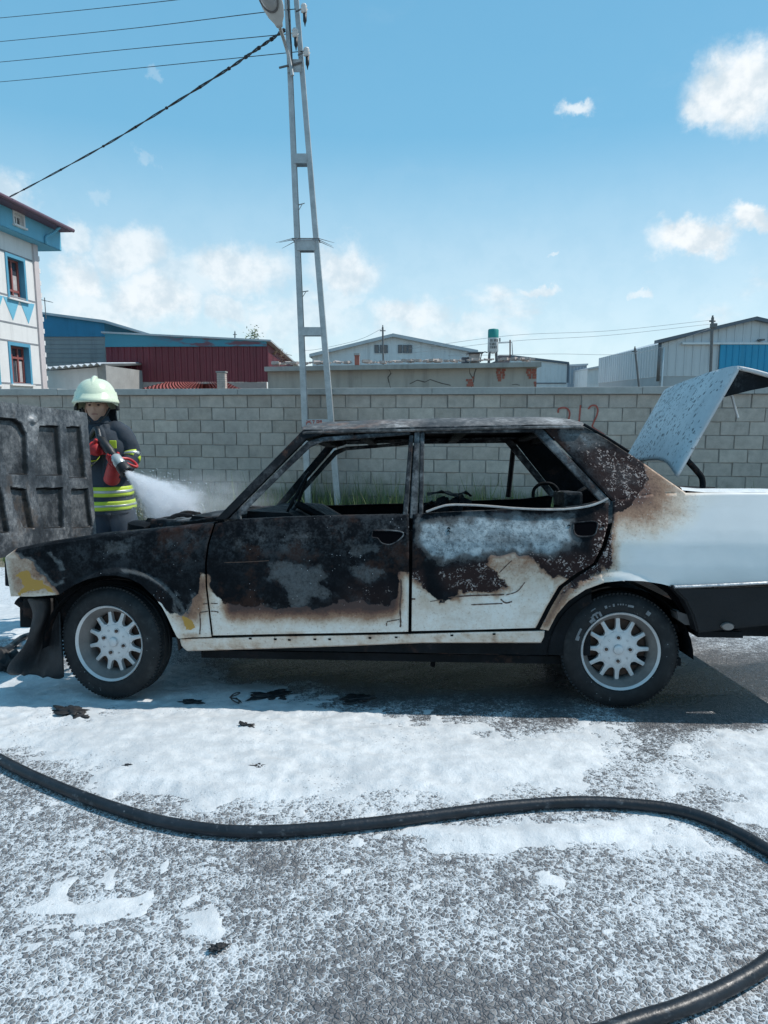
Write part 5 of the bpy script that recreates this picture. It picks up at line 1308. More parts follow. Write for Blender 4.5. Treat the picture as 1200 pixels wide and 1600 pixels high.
box('rear_header', p1.x-.08, p1.x-.01, -.56, .56, p1.z-.05, p1.z-.015, m_sootB, car, .008)
for f in (.3, .55, .78):
    q = RE[int(f*(len(RE)-1))]; box('roof_bow', q.x-.03, q.x+.03, -.57, .57, q.z-.035, q.z-.014, m_sootB, car, .006)
q = L2(566, 684, .45); bm = bmesh.new(); bx(bm, q.x-.09, q.x+.09, .38, .46, q.z-.012, q.z+.03, Matrix.Translation((0, 0, 0)), .01); build('sun_visor_stub', bm, mat_soot('pale_ash_metal'), car)
# --- inside, floor, bulkheads
zb = P3(500, 810).z; zbr = P3(900, 797).z; xf = P3(336, 815).x; xr = P3(1040, 760).x
box('floor_pan', xf-.1, xr+.1, -.70, .70, .20, .24, m_sootB, car); box('boot_floor', xr, 1.9, -.62, .62, .36, .40, m_sootB, car); box('boot_side_floor', XR+.37, 1.9, .622, .79, .37, .40, m_sootB, car); box('boot_side_floor', XR+.37, 1.9, -.79, -.622, .37, .40, m_sootB, car)
box('transmission_tunnel', xf-.05, xr-.5, -.12, .12, .24, .40, m_sootB, car, .03)
for sg in (-1, 1):
    box('door_card', xf+.06, P3(930, 880).x, *(sorted((sg*.755, sg*.735))), .26, zb-.06, m_sootB, car)
bm = bmesh.new(); prism(bm, [(xf-.16, .3), (xf-.02, .3), (xf+.04, zb-.12), (xf+.02, zb-.01), (xf-.14, zb+.005), (xf-.18, zb-.05)], -.70, .70); build('firewall', bm, m_sootB, car)
bm = bmesh.new(); nseg = 30                                          # cowl: crumpled panel in front of the windscreen opening
V, F = [], []
for i in range(nseg+1):
    for k in range(9):
        y = -.70+1.40*i/nseg; x = xf-.0-.24*k/8-.07*(1-(y/.7)**2); z = zb-.008-.03*k/8+.008*fbm(x, y, 6, 3)+.018*(1-(y/.7)**2)*(1-k/12)
        V.append((x, y, z))
for i in range(nseg):
    for k in range(8): q = i*9+k; F.append((q, q+1, q+10, q+9))
o = pydata('cowl_panel', V, F, m_sootA, car, True); s_ = o.modifiers.new('thickness', 'SOLIDIFY'); s_.thickness = .01
bm = bmesh.new(); prism(bm, [(xf+.10, zb-.18), (xf+.42, zb-.20), (xf+.50, zb-.06), (xf+.36, zb+.02), (xf+.14, zb+.03)], -.66, .66); build('dashboard', bm, m_sootB, car)
sw = empty('steering_wheel'); sw.parent = car; sc_ = L2(458, 784, -.36); sw.location = sc_; sw.rotation_euler = (0, R(-62), R(8))
bm = bmesh.new(); NN = 40; tr0 = [Vector((.185*math.cos(2*math.pi*k/NN), .185*math.sin(2*math.pi*k/NN), 0)) for k in range(NN+1)]; tube(bm, tr0, .0075, 8, False); build('rim', bm, m_sootB, sw, True)
for a_ in (R(200), R(340), R(90)): tube_obj('spoke', [(0, 0, -.03), (.18*math.cos(a_), .18*math.sin(a_), 0)], .009, m_sootB, sw, 6)
tube_obj('column', [(0, 0, -.02), (0, 0, -.42)], .022, m_sootB, sw, 8)
def seat_frame(y0, px, par=car):
    e = empty('seat_frame'); e.parent = par; b = L2(px, 800, y0); e.location = (b.x, y0, .24)
    zt = b.z-.24+.03; bm = bmesh.new()
    tube(bm, spline([(-.05, -.2, 0), (.02, -.21, zt*.6), (.10, -.17, zt+.02), (.10, .17, zt+.02), (.02, .21, zt*.6), (-.05, .2, 0)], 6), .014, 6); build('back_frame', bm, m_sootB, e, True)
    for k in range(6):
        z = .15+k*(zt-.12)/6; x = .02*z+.01; tube_obj('back_spring', [(x+.02*math.sin(j*1.7), -.19+.038*j, z+.015*(-1)**j) for j in range(11)], .006, m_sootB, e, 5)
    bm = bmesh.new(); rr = random.Random(int(px))
    for k in range(26):
        s = rr.uniform(.02, .05); M = Matrix.Translation((rr.uniform(-.02, .14), rr.uniform(-.18, .18), zt+rr.uniform(-.09, .03))) @ Matrix.Rotation(rr.uniform(0, 3), 4, 'Y') @ Matrix.Rotation(rr.uniform(0, 3), 4, 'X'); bmesh.ops.create_icosphere(bm, subdivisions=1, radius=s, matrix=M)
    bmesh.ops.remove_doubles(bm, verts=bm.verts[:], dist=.0001)
    cl = build('burnt_padding', bm, m_sootB, e, True); cl['kind'] = 'stuff'
    box('cushion_pan', -.48, .0, -.22, .22, .08, .14, m_sootB, e, .02)
seat_frame(-.34, 690); seat_frame(.34, 672)
# torn sheet of lining over the seat back
q = [L2(x, y, -.30) for x, y in ((668, 775), (690, 770), (704, 772), (716, 777), (728, 771), (737, 774))]
V, F = [], []
for i, p in enumerate(q):
    for k in range(4): V.append((p.x, p.y+.12*k, p.z+.012*math.sin(i*2+k)))
for i in range(len(q)-1):
    for k in range(3): j = i*4+k; F.append((j, j+1, j+5, j+4))
o = pydata('torn_lining', V, F, m_sootA, car, True); o.modifiers.new('t', 'SOLIDIFY').thickness = .006
rbx = L2(880, 790, -.4).x
bm = bmesh.new(); prism(bm, [(rbx-.15, .3), (rbx-.02, .3), (rbx+.22, zbr-.10), (rbx+.10, zbr-.08)], -.66, .66); build('rear_seat_back', bm, m_sootB, car)
bm = bmesh.new(); prism(bm, [(rbx+.14, zbr-.12), (xr+.03, zbr-.02), (xr+.03, zbr+.01), (rbx+.14, zbr-.08)], -.68, .68); build('parcel_shelf', bm, m_soot, car)
tube_obj('seat_hoop', spline([L2(x, y, .30) for x, y in ((833, 777), (834, 766), (841, 758), (852, 755), (863, 757), (871, 765), (873, 777))], 5), .011, m_sootB, car, 8)
tube_obj('belt_strut', [L2(884, 796, .2), L2(905, 768, .2), L2(916, 762, .25)], .014, m_sootB, car, 6)
bm = bmesh.new(); bx(bm, L2(878, 790, .1).x, L2(908, 790, .1).x, .05, .4, L2(890, 792, .1).z, L2(890, 768, .1).z, None, .02); build('speaker_box', bm, m_sootA, car)
# --- engine bay
for sg in (-1, 1):
    zfr = P3(22, 862).z; bm = bmesh.new(); prism(bm, [(L2(24, 900, -.7).x, .34), (xf-.02, .34), (xf-.02, zb-.09), (L2(24, 900, -.7).x, zfr-.09)], *sorted((sg*.665, sg*.63))); build('inner_wing', bm, m_sootB, car)
bm = bmesh.new(); bx(bm, -1.25, -.80, -.26, .22, .30, .74, None, .03)
for k in range(4): bx(bm, -1.24+.105*k, -1.17+.105*k, .222, .34, .56, .62, None, .008)
build('engine_block', bm, m_sootB, car)
q = L2(235, 815, -.30); bm = bmesh.new(); lathe(bm, [(.02, -.06), (.11, -.06), (.125, -.045), (.125, .0), (.10, .015), (.03, .02), (.02, .04), (.001, .04)], 24, 'z', Matrix.Translation((q.x, -.30, q.z-.02)) @ Matrix.Rotation(.12, 4, 'Y')); build('air_filter', bm, m_sootB, car, angle=40)
q = L2(283, 812, -.42); bm = bmesh.new(); bx(bm, q.x-.13, q.x+.11, -.55, -.36, q.z-.16, q.z+.01, None, .012); build('battery_tray', bm, m_soot, car)
for i, (a_, b_) in enumerate((((250, 822, -.55), (300, 806, -.45)), ((262, 815, -.2), (312, 803, .1)), ((225, 826, -.5), (290, 812, -.3)))):
    P_, Q_ = L2(*a_), L2(*b_); tube_obj('burnt_hose', spline([P_, P_.lerp(Q_, .5)+Vector((0, 0, .03)), Q_], 6), .012, m_sootB, car, 6)
xfr = L2(14, 900, -.78).x
bm = bmesh.new(); bx(bm, xfr+.05, xfr+.11, -.66, .66, zfr-.20, zfr-.12, None, .01); build('front_panel', bm, m_soot, car)
bm = bmesh.new(); bx(bm, xfr+.02, xfr+.10, -.70, .70, .40, .50, None, .015); build('front_crossmember', bm, m_sootB, car)
for y in (-.5, 0., .5): box('grille_stay', xfr+.04, xfr+.07, y-.02, y+.02, .503, zfr-.203, m_sootB, car)
tube_obj('bumper_bracket', [L2(28, 938, -.66), L2(45, 950, -.66), L2(66, 975, -.68)], .026, m_sootB, car, 8)
tube_obj('bracket_hook', spline([L2(34, 946, -.62), L2(40, 952, -.62), L2(38, 957, -.62), L2(47, 959, -.62)], 4), .007, m_sootB, car, 6)
# inner wheel houses
for sx in (-1, 1):
    for sg in (-1, 1):
        V, F = [], []; n = 22; rw = .362
        for i in range(n+1):
            a_ = math.pi*i/n
            for y in (.765, .46): V.append((sx*XR+rw*math.cos(a_), sg*y, .25+rw*math.sin(a_)))
        for i in range(n): F.append((2*i, 2*i+1, 2*i+3, 2*i+2))
        V.append((sx*XR, sg*.46, .25)); c_ = len(V)-1
        for i in range(n): F.append((2*i+1, c_, 2*i+3))
        pydata('wheel_house', V, F, m_sootB, car)
# axles and exhaust
for sx in (-1, 1): tube_obj('axle', [(sx*XR, -.7, .285), (sx*XR, .7, .285)], .04, m_sootB, car, 8)
tube_obj('exhaust_pipe', spline([(-.6, .3, .2), (.2, .32, .17), (.9, .35, .2), (1.8, .4, .24)], 5), .03, m_soot, car, 8)
q0, q1 = L2(670, 1006, -.55), L2(676, 1040, -.5); tube_obj('hanging_bracket', [q0, q0.lerp(q1, .5)+Vector((.02, 0, 0)), q1], .014, m_sootB, car, 6)
# --- hanging wheel-arch liner at the front
def build_liner():
    rows = [([(45, 935), (92, 935)], -.70), ([(60, 960), (96, 965)], -.71), ([(48, 985), (97, 995)], -.70), ([(38, 1005), (97, 1025)], -.72), ([(22, 1032), (99, 1044)], -.70), ([(8, 1050), (100, 1058)], -.64)]
    V, F = [], []; n = 14
    for (a, b), y in rows:
        for k in range(n+1):
            f = k/n; p = L2(a[0]+(b[0]-a[0])*f, a[1]+(b[1]-a[1])*f, y+.05*math.sin(f*5+a[1]*.03)); q_ = (a[1]-930)/120; V.append(p+Vector((.045*q_*fbm(f*3, a[1]*.05, 1.3, 3), .10*q_*fbm(f*3, a[1]*.05, 1.1, 3, 4.), .05*q_*fbm(f*4, a[1]*.05, 1.7, 3, 8.))))
    for r in range(len(rows)-1):
        for k in range(n): q = r*(n+1)+k; F.append((q, q+1, q+n+2, q+n+1))
    o = pydata('hanging_arch_liner', V, F, m_char, car, True)
    s_ = o.modifiers.new('sub', 'SUBSURF'); s_.levels = s_.render_levels = 2
    s_ = o.modifiers.new('t', 'SOLIDIFY'); s_.thickness = .012
build_liner()
# --- raised bonnet: its ribbed inside faces the cabin
def build_hood():
    yf, yn = .62, -.64
    fb, ft = L2(151, 836, yf), L2(136, 645, yf); nb_ = L2(-32, 880, yn); ntp = L2(-58, 620, yn)
    N_ = (ft-fb).cross(nb_-fb).normalized(); N_ = N_ if N_.x > 0 else -N_
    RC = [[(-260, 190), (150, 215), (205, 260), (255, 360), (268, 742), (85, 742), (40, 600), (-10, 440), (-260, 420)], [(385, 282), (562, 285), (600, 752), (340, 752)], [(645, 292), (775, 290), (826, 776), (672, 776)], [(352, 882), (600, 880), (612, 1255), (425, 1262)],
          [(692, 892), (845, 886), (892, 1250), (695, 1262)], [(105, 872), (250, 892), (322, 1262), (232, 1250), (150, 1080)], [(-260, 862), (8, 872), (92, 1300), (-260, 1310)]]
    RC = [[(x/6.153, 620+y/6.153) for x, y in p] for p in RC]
    nu, nv = 190, 120; V, F = [], []; G = []; RIB = []
    for j in range(nv+1):
        for i in range(nu+1):
            u, v_ = i/nu, j/nv; b = fb.lerp(nb_, u); t_ = ft.lerp(ntp, u); p = b.lerp(t_, v_); G.append(p)
    W = [CMW @ p for p in G]; PXc, PYc = project(np.array([tuple(q) for q in W]))
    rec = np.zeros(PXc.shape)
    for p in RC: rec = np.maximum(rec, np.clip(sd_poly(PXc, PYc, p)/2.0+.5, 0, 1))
    boss = np.clip(1-np.hypot((PXc-51)/7, (PYc-656)/8), 0, 1)
    for g, r_, bs_ in zip(G, rec, boss):
        h = -.034*r_+.02*min(bs_*2, 1)+.004*fbm(g.y, g.z, 9, 3)
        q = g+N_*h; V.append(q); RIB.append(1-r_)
    n = nu+1
    for j in range(nv):
        for i in range(nu): q = j*n+i; F.append((q, q+1, q+n+1, q+n))
    # the outer skin on the far side of the frame, joined along the rim
    b0 = len(V)
    for j in range(0, nv+1):
        for i in range(0, nu+1): V.append(G[j*n+i]-N_*(.040+.02*math.sin(math.pi*i/nu)))
    for j in range(nv):
        for i in range(nu): q = b0+j*n+i; F.append((q, q+n, q+n+1, q+1))
    per = [i for i in range(n)]+[j*n+nu for j in range(1, nv+1)]+[nv*n+i for i in range(nu-1, -1, -1)]+[j*n for j in range(nv-1, 0, -1)]
    for a, b in zip(per, per[1:]+per[:1]): F.append((a, b0+a, b0+b, b))
    m, t = newmat('scorched_bonnet_inside_with_shade'); v = t.coord('Object'); n1 = t.noise(v, 5, 6, .65); n2 = t.noise(v, 28, 6, .7); n3 = t.noise(v, 80, 4, .7)
    k = t.add(t.add(t.mul(n1, .6), t.mul(n2, .28)), t.mul(n3, .12)); c = t.ramp(k, [(.36, (.012, .015, .019)), (.47, (.04, .046, .053)), (.55, (.11, .117, .124)), (.66, (.26, .267, .272))]); c = t.vmath('SCALE', c, scale=t.math('MAXIMUM', .12, t.sub(t.lin(t.attr('rib'), 0., 1., 1.0, 1.45), t.mul(t.mul(t.attr('rib'), t.sub(1., t.attr('rib'))), 5.))))  # shade of the recess walls put into the colour; ribs lighter
    c = t.mix(t.step(t.noise(v, 4, 5, .7), .55, .68, 0., .6), c, (.10, .075, .058, 1)); t.out(c, .5, .25, t.bump(n2, .5, .006))
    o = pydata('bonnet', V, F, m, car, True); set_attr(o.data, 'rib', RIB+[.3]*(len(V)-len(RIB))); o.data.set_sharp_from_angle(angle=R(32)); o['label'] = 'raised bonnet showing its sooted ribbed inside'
    for x, y in ((8, 646), (18, 644), (82, 649), (92, 655), (117, 656), (51, 713), (54, 749), (82, 751), (77, 838), (109, 834)):
        pass
    for x, y in ((88, 833), (30, 836)):
        q = L2(x, y, .2)
    hb = L2(30, 845, -.35); bm = bmesh.new(); bx(bm, fb.x-.06, fb.x+.02, -.42, -.34, .52, .68, None, .012); build('bonnet_hinge', bm, m_soot, car); bm = bmesh.new(); bx(bm, fb.x-.06, fb.x+.02, .34, .42, .52, .68, None, .012); build('bonnet_hinge', bm, m_soot, car)
    bm = bmesh.new(); bx(bm, fb.x-.05, xfr+.05, -.40, -.36, .56, .60); build('hinge_arm', bm, m_soot, car); bm = bmesh.new(); bx(bm, fb.x-.05, xfr+.05, .36, .40, .56, .60); build('hinge_arm', bm, m_soot, car)
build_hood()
# --- open boot lid
def build_lid():
    yn, yf = -.56, .56; A, B, C_ = L2(1051, 741, yn), L2(1149, 569, yn), L2(1222, 588, yn)
    dirAB = (B-A); nrm = Vector((-dirAB.z, 0, dirAB.x)).normalized(); nrm = nrm if nrm.z > 0 else -nrm
    ns, ny = 34, 40; V, F, S = [], [], []
    def pt(s, t_):
        y = yn+(yf-yn)*t_; c = 1-abs(2*t_-1)**2.6
        if s <= 1:
            s0 = .16*c; q = A.lerp(B, s0+(1-s0)*s); q = q+nrm*(.022*c*math.sin(math.pi*min(s, 1)*.9))
        else:
            q = B.lerp(C_, s-1); q = q+nrm*(.018*c+.02*math.sin((s-1)*math.pi))
        k = abs(2*t_-1)**9*.018
        q = Vector((q.x, y, q.z))-nrm*k
        q.x += .03*(t_)*0
        return q
    ss = list(np.linspace(0, 1, 24))+list(1+np.linspace(.06, 1, 10))
    for s in ss:
        for k in range(ny+1): V.append(pt(s, k/ny))
    n = ny+1
    for i in range(len(ss)-1):
        for k in range(ny): q = i*n+k; F.append((q, q+1, q+n+1, q+n))
    m, t = newmat('soot_spattered_boot_paint'); v = t.coord('Object'); g = t.vmath('MULTIPLY', v, (44, 34, 24))
    d = t.voro(t.vmath('ADD', g, t.vmath('SCALE', t.noise(v, 12, 4, .6, color=True), scale=1.1)), 1., 'F1'); rr_ = t.sep(t.voro(g, 1., 'F1', out='Color'))[0]
    yy = t.sep(v)[1]; dens = t.lin(yy, -.5, .35, .16, .70)
    big = t.noise(v, 3.2, 5, .6); spk = t.mul(t.step(t.noise(v, 42, 5, .7), .56, .64), t.step(t.add(big, t.mul(dens, .5)), .48, .75))
    sp2 = t.mul(t.step(d, .42, .26), t.step(t.add(rr_, dens), .95, 1.05))
    c = t.mix(t.step(big, .35, .65), (.46, .49, .51, 1), (.60, .62, .63, 1)); c = t.mix(t.math('MAXIMUM', spk, t.mul(sp2, .85)), c, (.05, .06, .07, 1))
    t.out(c, .5, 0, t.bump(t.noise(v, 60, 4, .6), .25, .004))
    me = bpy.data.meshes.new('boot_lid'); me.from_pydata([tuple(p) for p in V], [], F); me.update()
    o = link('boot_lid', me, [m, plain('boot_inside_paint', (.55, .55, .54), .5, 0, .2, 6, .1)], car, True); o['label'] = 'open boot lid, pale and spattered with soot'
    me.set_sharp_from_angle(angle=R(40))
    # make sure the skin faces up and forward
    if me.polygons[5].normal.dot(nrm) < 0: me.flip_normals()
    s_ = o.modifiers.new('t', 'SOLIDIFY'); s_.thickness = .018; s_.offset = -1; s_.material_offset = 1
    V, F = [], []                                                   # sooted inner pressing
    ss2 = list(np.linspace(.12, .93, 16)); tt = np.linspace(.07, .93, 20)
    for s in ss2:
        for t_ in tt: e = min((s-.12)/.1, (.93-s)/.1, (t_-.07)/.06, (.93-t_)/.06, 1); V.append(pt(s, t_)-nrm*(.021+.03*max(e, 0)))
    n = len(tt)
    for i in range(len(ss2)-1):
        for k in range(n-1): q = i*n+k; F.append((q, q+1, q+n+1, q+n))
    pydata('inner_pressing', V, F, m_soot, o, True)
    V, F = [], []; ss3 = list(np.linspace(1.12, 1.8, 10)); nr2 = Vector((-(C_-B).z, 0, (C_-B).x)).normalized(); nr2 = nr2 if nr2.z > 0 else -nr2; tt = np.linspace(.08, .92, 20); n = 20
    for s in ss3:
        for t_ in tt: e = min((s-1.12)/.15, (1.8-s)/.15, (t_-.08)/.06, (.92-t_)/.06, 1); V.append(pt(s, t_)-nr2*(.021+.035*max(e, 0)))
    for i in range(len(ss3)-1):
        for k in range(n-1): q = i*n+k; F.append((q, q+1, q+n+1, q+n))
    pydata('inner_pressing', V, F, m_sootB, o, True)
    e0 = A.lerp(B, .80); bm = bmesh.new(); prism(bm, [(B.x+.012, B.z-.02), (C_.x-.03, C_.z-.012), (C_.x-.05, C_.z-.05), (B.x+.10, B.z-.13), (e0.x+.03, e0.z-.05), (e0.x+.005, e0.z-.02)], yn+.03, yn+.045); build('lid_end_flange', bm, m_soot, o)
    q = L2(1128, 612, -.2); bm = bmesh.new(); bx(bm, q.x-.05, q.x+.05, -.05, .03, q.z-.02, q.z+.03, None, .012); build('boot_latch', bm, m_soot, o)
    tube_obj('dangling_cord', spline([L2(1140, 611, -.25), L2(1144, 620, -.25), L2(1149, 640, -.25), L2(1153, 653, -.25)], 4), .008, plain('white_plastic_cord', (.7, .7, .69), .5, 0, .1, 10, 0), o, 6)
    for y in (-.40, .40):
        tube_obj('boot_hinge', spline([L2(1066, 712, y), L2(1076, 722, y), L2(1088, 735, y), L2(1097, 748, y), L2(1098, 768, y)], 5) if y < 0 else [Vector((p.x, y, p.z)) for p in spline([L2(1066, 712, -.4), L2(1076, 722, -.4), L2(1088, 735, -.4), L2(1097, 748, -.4), L2(1098, 768, -.4)], 5)], .017, m_soot, car, 8)
    hx = L2(1098, 757, -.4); box('boot_ledge', hx.x-.16, hx.x+.10, -.66, .66, hx.z-.06, hx.z-.02, m_soot, car, .01)
build_lid()
# rear window surround along the base of the C pillars
tube_obj('rear_window_trim', [P3(x, y, .01) for x, y in ((912, 663), (945, 682), (983, 706))], .008, m_sootB, car, 6)
# --- tail and rear bumper
rx = P3(1290, 800).x
box('rear_panel', rx-.03, rx+.0, -.70, .70, .42, P3(1290, 775).z-.005, plain('white_car_paint', (.74, .74, .73)), car)
for sg in (-1, 1): box('tail_lamp', rx+.001, rx+.03, *sorted((sg*.68, sg*.36)), .62, .78, plain('red_lamp_lens', (.35, .02, .02), .15, 0, .1, 8, 0), car, .01)
def build_bumper():
    pts = [(1047, 915), (1070, 938), (1082, 962), (1090, 990), (1140, 984), (1200, 978), (1300, 966), (1305, 912), (1200, 914), (1120, 917)]
    P = [P3(x, y, -.028) for x, y in pts]; bm = bmesh.new(); c = sum(P, Vector())/len(P)
    o0 = [bm.verts.new(p) for p in P]; o1 = [bm.verts.new((p.x, p.y+.09, p.z)) for p in P]; n = len(P)
    bm.faces.new(o0)
    for i in range(n): bm.faces.new((o0[i], o1[i], o1[(i+1) % n], o0[(i+1) % n]))
    bmesh.ops.triangulate(bm, faces=[f for f in bm.faces if len(f.verts) > 4]); bmesh.ops.bevel(bm, geom=[e for e in bm.edges if e.is_manifold and e.calc_face_angle(0) > .8], offset=.01, segments=3, affect='EDGES')
    m_b = plain('black_bumper_plastic', (.010, .011, .013), .55, 0, .25, 8, .25, 160, .25)
    b = build('rear_bumper', bm, m_b, car, angle=35)
    z0, z1 = P3(1300, 966).z, P3(1300, 912).z; bm = bmesh.new(); bx(bm, rx-.06, rx+.16, -.85, .85, z0, z1+.015, None, .03); build('bumper_beam', bm, m_b, b, angle=35)
    tube_obj('bright_strip', [P3(x, y, -.030) for x, y in ((1053, 917), (1075, 916.5), (1120, 914.5), (1200, 910.5), (1300, 907))], .012, plain('dull_chrome', (.42, .43, .44), .3, .8, .15, 12, .05), b, 8, flat=.75)
    p = P3(1137, 979, -.036); bm = bmesh.new(); lathe(bm, [(.001, -.006), (.022, -.006), (.026, 0), (.026, .01)], 18, 'y', Matrix.Translation(p) @ Matrix.Diagonal((1.2, 1, .75, 1))); build('side_reflector', bm, plain('dull_bolt', (.22, .2, .19), .4, .5), b, angle=40)
    slab('arch_filler', [(1010, 900), (1060, 905), (1100, 935), (1096, 990), (1078, 984), (1062, 952), (1045, 928), (1020, 911)], .03, m_hole, car, .06, False)
    q = [P3(x, y, .05) for x, y in ((1058, 955), (1088, 965), (1088, 978), (1070, 976), (1060, 968))]; bm = bmesh.new(); a = [bm.verts.new(p_) for p_ in q]; b2 = [bm.verts.new(p_+Vector((0, .1, 0))) for p_ in q]; bm.faces.new(a)
    for i in range(5): bm.faces.new((a[i], b2[i], b2[(i+1) % 5], a[(i+1) % 5]))
    build('splash_guard', bm, plain('grey_underseal', (.10, .095, .095), .8, 0, .3, 10, .3), car)
build_bumper()
box('rear_skirt', XR+.44, rx-.02, -.70, .70, .36, .46, m_sootB, car)
# --- wheels
RT = .293
m_alloy = plain('dull_alloy', (.60, .60, .60), .42, .25, .14, 14, .12, 90)
m_disc = plain('rusty_brake_disc', (.09, .055, .042), .7, .4, .4, 12, .3)
def mat_tyre():
    m, t = newmat('tyre_rubber'); v = t.coord('Object'); n = t.noise(v, 14, 5, .65); n2 = t.noise(v, 120, 3, .6)
    c = t.ramp(n, [(.35, (.008, .010, .012)), (.55, (.015, .017, .019)), (.72, (.035, .038, .04))])
    d = t.voro(v, 42, 'F1'); dm = t.mul(t.step(d, .10, .06), t.step(t.noise(v, 6, 3, .6), .52, .62)); c = t.mix(t.mul(dm, .7), c, (.55, .58, .6, 1))
    t.out(c, .68, 0, t.bump(n2, .3, .003), .3); return m
m_tyre = mat_tyre()
def build_wheel(name='wheel'):
    e = empty(name); W_ = .165                                         # outer face at y=0, the rest behind it
    bm = bmesh.new(); prof_ = [(.192, .012), (.200, .001), (.215, -.004), (.240, -.006), (.262, .0), (.276, .010), (.287, .020), (RT-.001, .034)]
    prof_ += [(RT, .045), (RT, .060), (RT-.008, .062), (RT-.008, .070), (RT, .072), (RT, .094), (RT-.008, .096), (RT-.008, .104), (RT, .106), (RT, .124), (RT-.004, .135), (.270, .155), (.235, .168), (.2, .16)]
    lathe(bm, prof_, 72, 'y'); ty = build('tyre', bm, m_tyre, e, angle=45)
    for k in range(48):                                                # shoulder tread blocks
        pass
    bm = bmesh.new()
    for k in range(92):
        a_ = 2*math.pi*k/92; M = Matrix.Rotation(-a_, 4, 'Y') @ Matrix.Translation((RT-.004, .03, 0)) @ Matrix.Rotation(.35, 4, 'X'); bx(bm, -.004, .0052, -.012, .012, -.0062, .0062, M)
    tb = build('tread_blocks', bm, m_tyre, ty); tb['kind'] = 'stuff'
    bm = bmesh.new(); lathe(bm, [(.186, .009), (.197, -.003), (.199, .004), (.196, .012), (.185, .012)], 64, 'y'); rim = build('rim', bm, m_alloy, e, angle=40)
    bm = bmesh.new(); lathe(bm, [(.186, .0095), (.181, .018), (.164, .044), (.157, .060), (.154, .12)], 64, 'y'); build('rim_barrel', bm, plain('dirty_alloy', (.20, .185, .175), .55, .35, .3, 10, .15, 80), rim, angle=40)
    bm = bmesh.new(); lathe(bm, [(.001, .044), (.075, .046), (.090, .050), (.094, .054), (.097, .060), (.097, .076), (.03, .076)], 48, 'y'); build('wheel_centre', bm, m_alloy, rim, angle=30)
    bmS = bmesh.new()
    st = [(.090, .0250), (.096, .0235), (.100, .0180), (.105, .0138), (.112, .0114), (.130, .0100), (.160, .0096)]; top, bot = [], []
    for r, hw in st:
        yy = .053+.012*((r-.092)/.09)
        top.append([bmS.verts.new((r, yy, -hw)), bmS.verts.new((r, yy-.003, 0)), bmS.verts.new((r, yy, hw))]); bot.append([bmS.verts.new((r, yy+.022, -hw)), bmS.verts.new((r, yy+.022, hw))])
    for i in range(len(st)-1):
        a, b, c, d = top[i], top[i+1], bot[i], bot[i+1]
        bmS.faces.new((a[0], a[1], b[1], b[0])); bmS.faces.new((a[1], a[2], b[2], b[1])); bmS.faces.new((a[0], b[0], d[0], c[0])); bmS.faces.new((a[2], c[1], d[1], b[2])); bmS.faces.new((c[0], d[0], d[1], c[1]))
    meS = bpy.data.meshes.new('spoke'); bmesh.ops.recalc_face_normals(bmS, faces=bmS.faces[:]); bmS.to_mesh(meS); bmS.free(); meS.materials.append(m_alloy)
    for k in range(12):
        o = link('spoke', meS, None, rim); o.rotation_euler = (0, 2*math.pi*(k+.5)/12+R(15), 0)
    for k in range(4):
        a_ = R(90*k); p = Vector((.060*math.cos(a_), .0435, .060*math.sin(a_)))
        bm = bmesh.new(); lathe(bm, [(.015, .001), (.0145, .0045), (.0, .0046)], 16, 'y', Matrix.Translation(p-Vector((0, .0005, 0)))); build('bolt_recess_shade', bm, m_hole, rim)  # raised black disc painting the shade inside a bolt recess
        bm = bmesh.new(); lathe(bm, [(.0, -.006), (.007, -.006), (.0085, -.004), (.0085, .002)], 12, 'y', Matrix.Translation(p)); build('wheel_bolt', bm, m_disc, rim, angle=40)
        b_ = a_+R(45); p = Vector((.064*math.cos(b_), .0440, .064*math.sin(b_))); bm = bmesh.new(); lathe(bm, [(.0045, 0), (.0045, .002), (.0, .002)], 10, 'y', Matrix.Translation(p)); build('peg_hole', bm, m_hole, rim)
    bm = bmesh.new(); lathe(bm, [(.0, .030), (.020, .030), (.024, .033), (.026, .044)], 24, 'y'); build('centre_cap', bm, m_alloy, rim, angle=40)
    bm = bmesh.new(); lathe(bm, [(.001, .098), (.150, .098), (.150, .11)], 32, 'y'); build('brake_disc', bm, m_disc, e, angle=40)
    bm = bmesh.new(); lathe(bm, [(.150, .125), (.172, .12)], 32, 'y'); lathe(bm, [(.0, .13), (.17, .13)], 32, 'y'); build('back_plate', bm, m_sootB, e)
    return e
def copy_tree(o, parent=None):
    c = o.copy(); col.objects.link(c); c.parent = parent
    for ch in list(o.children): copy_tree(ch, c)
    return c
w0 = build_wheel()
kids0 = list(w0.children)
wheels = []
for i, (x, y, rz) in enumerate(((XR, -.77, 0), (-XR, -.78, R(-11)), (XR, .77, math.pi), (-XR, .77, math.pi+R(-11)))):
    wl = w0 if i == 0 else copy_tree(w0)
    wl.parent = car; wl.location = (x, y, RT-.006); wl.rotation_euler = (R(0), 0, rz); wheels.append(wl)
    for ch in wl.children:
        if ch.name.startswith('rim'): ch.rotation_euler = (0, R((0, 17, 40, 70)[i]), 0)
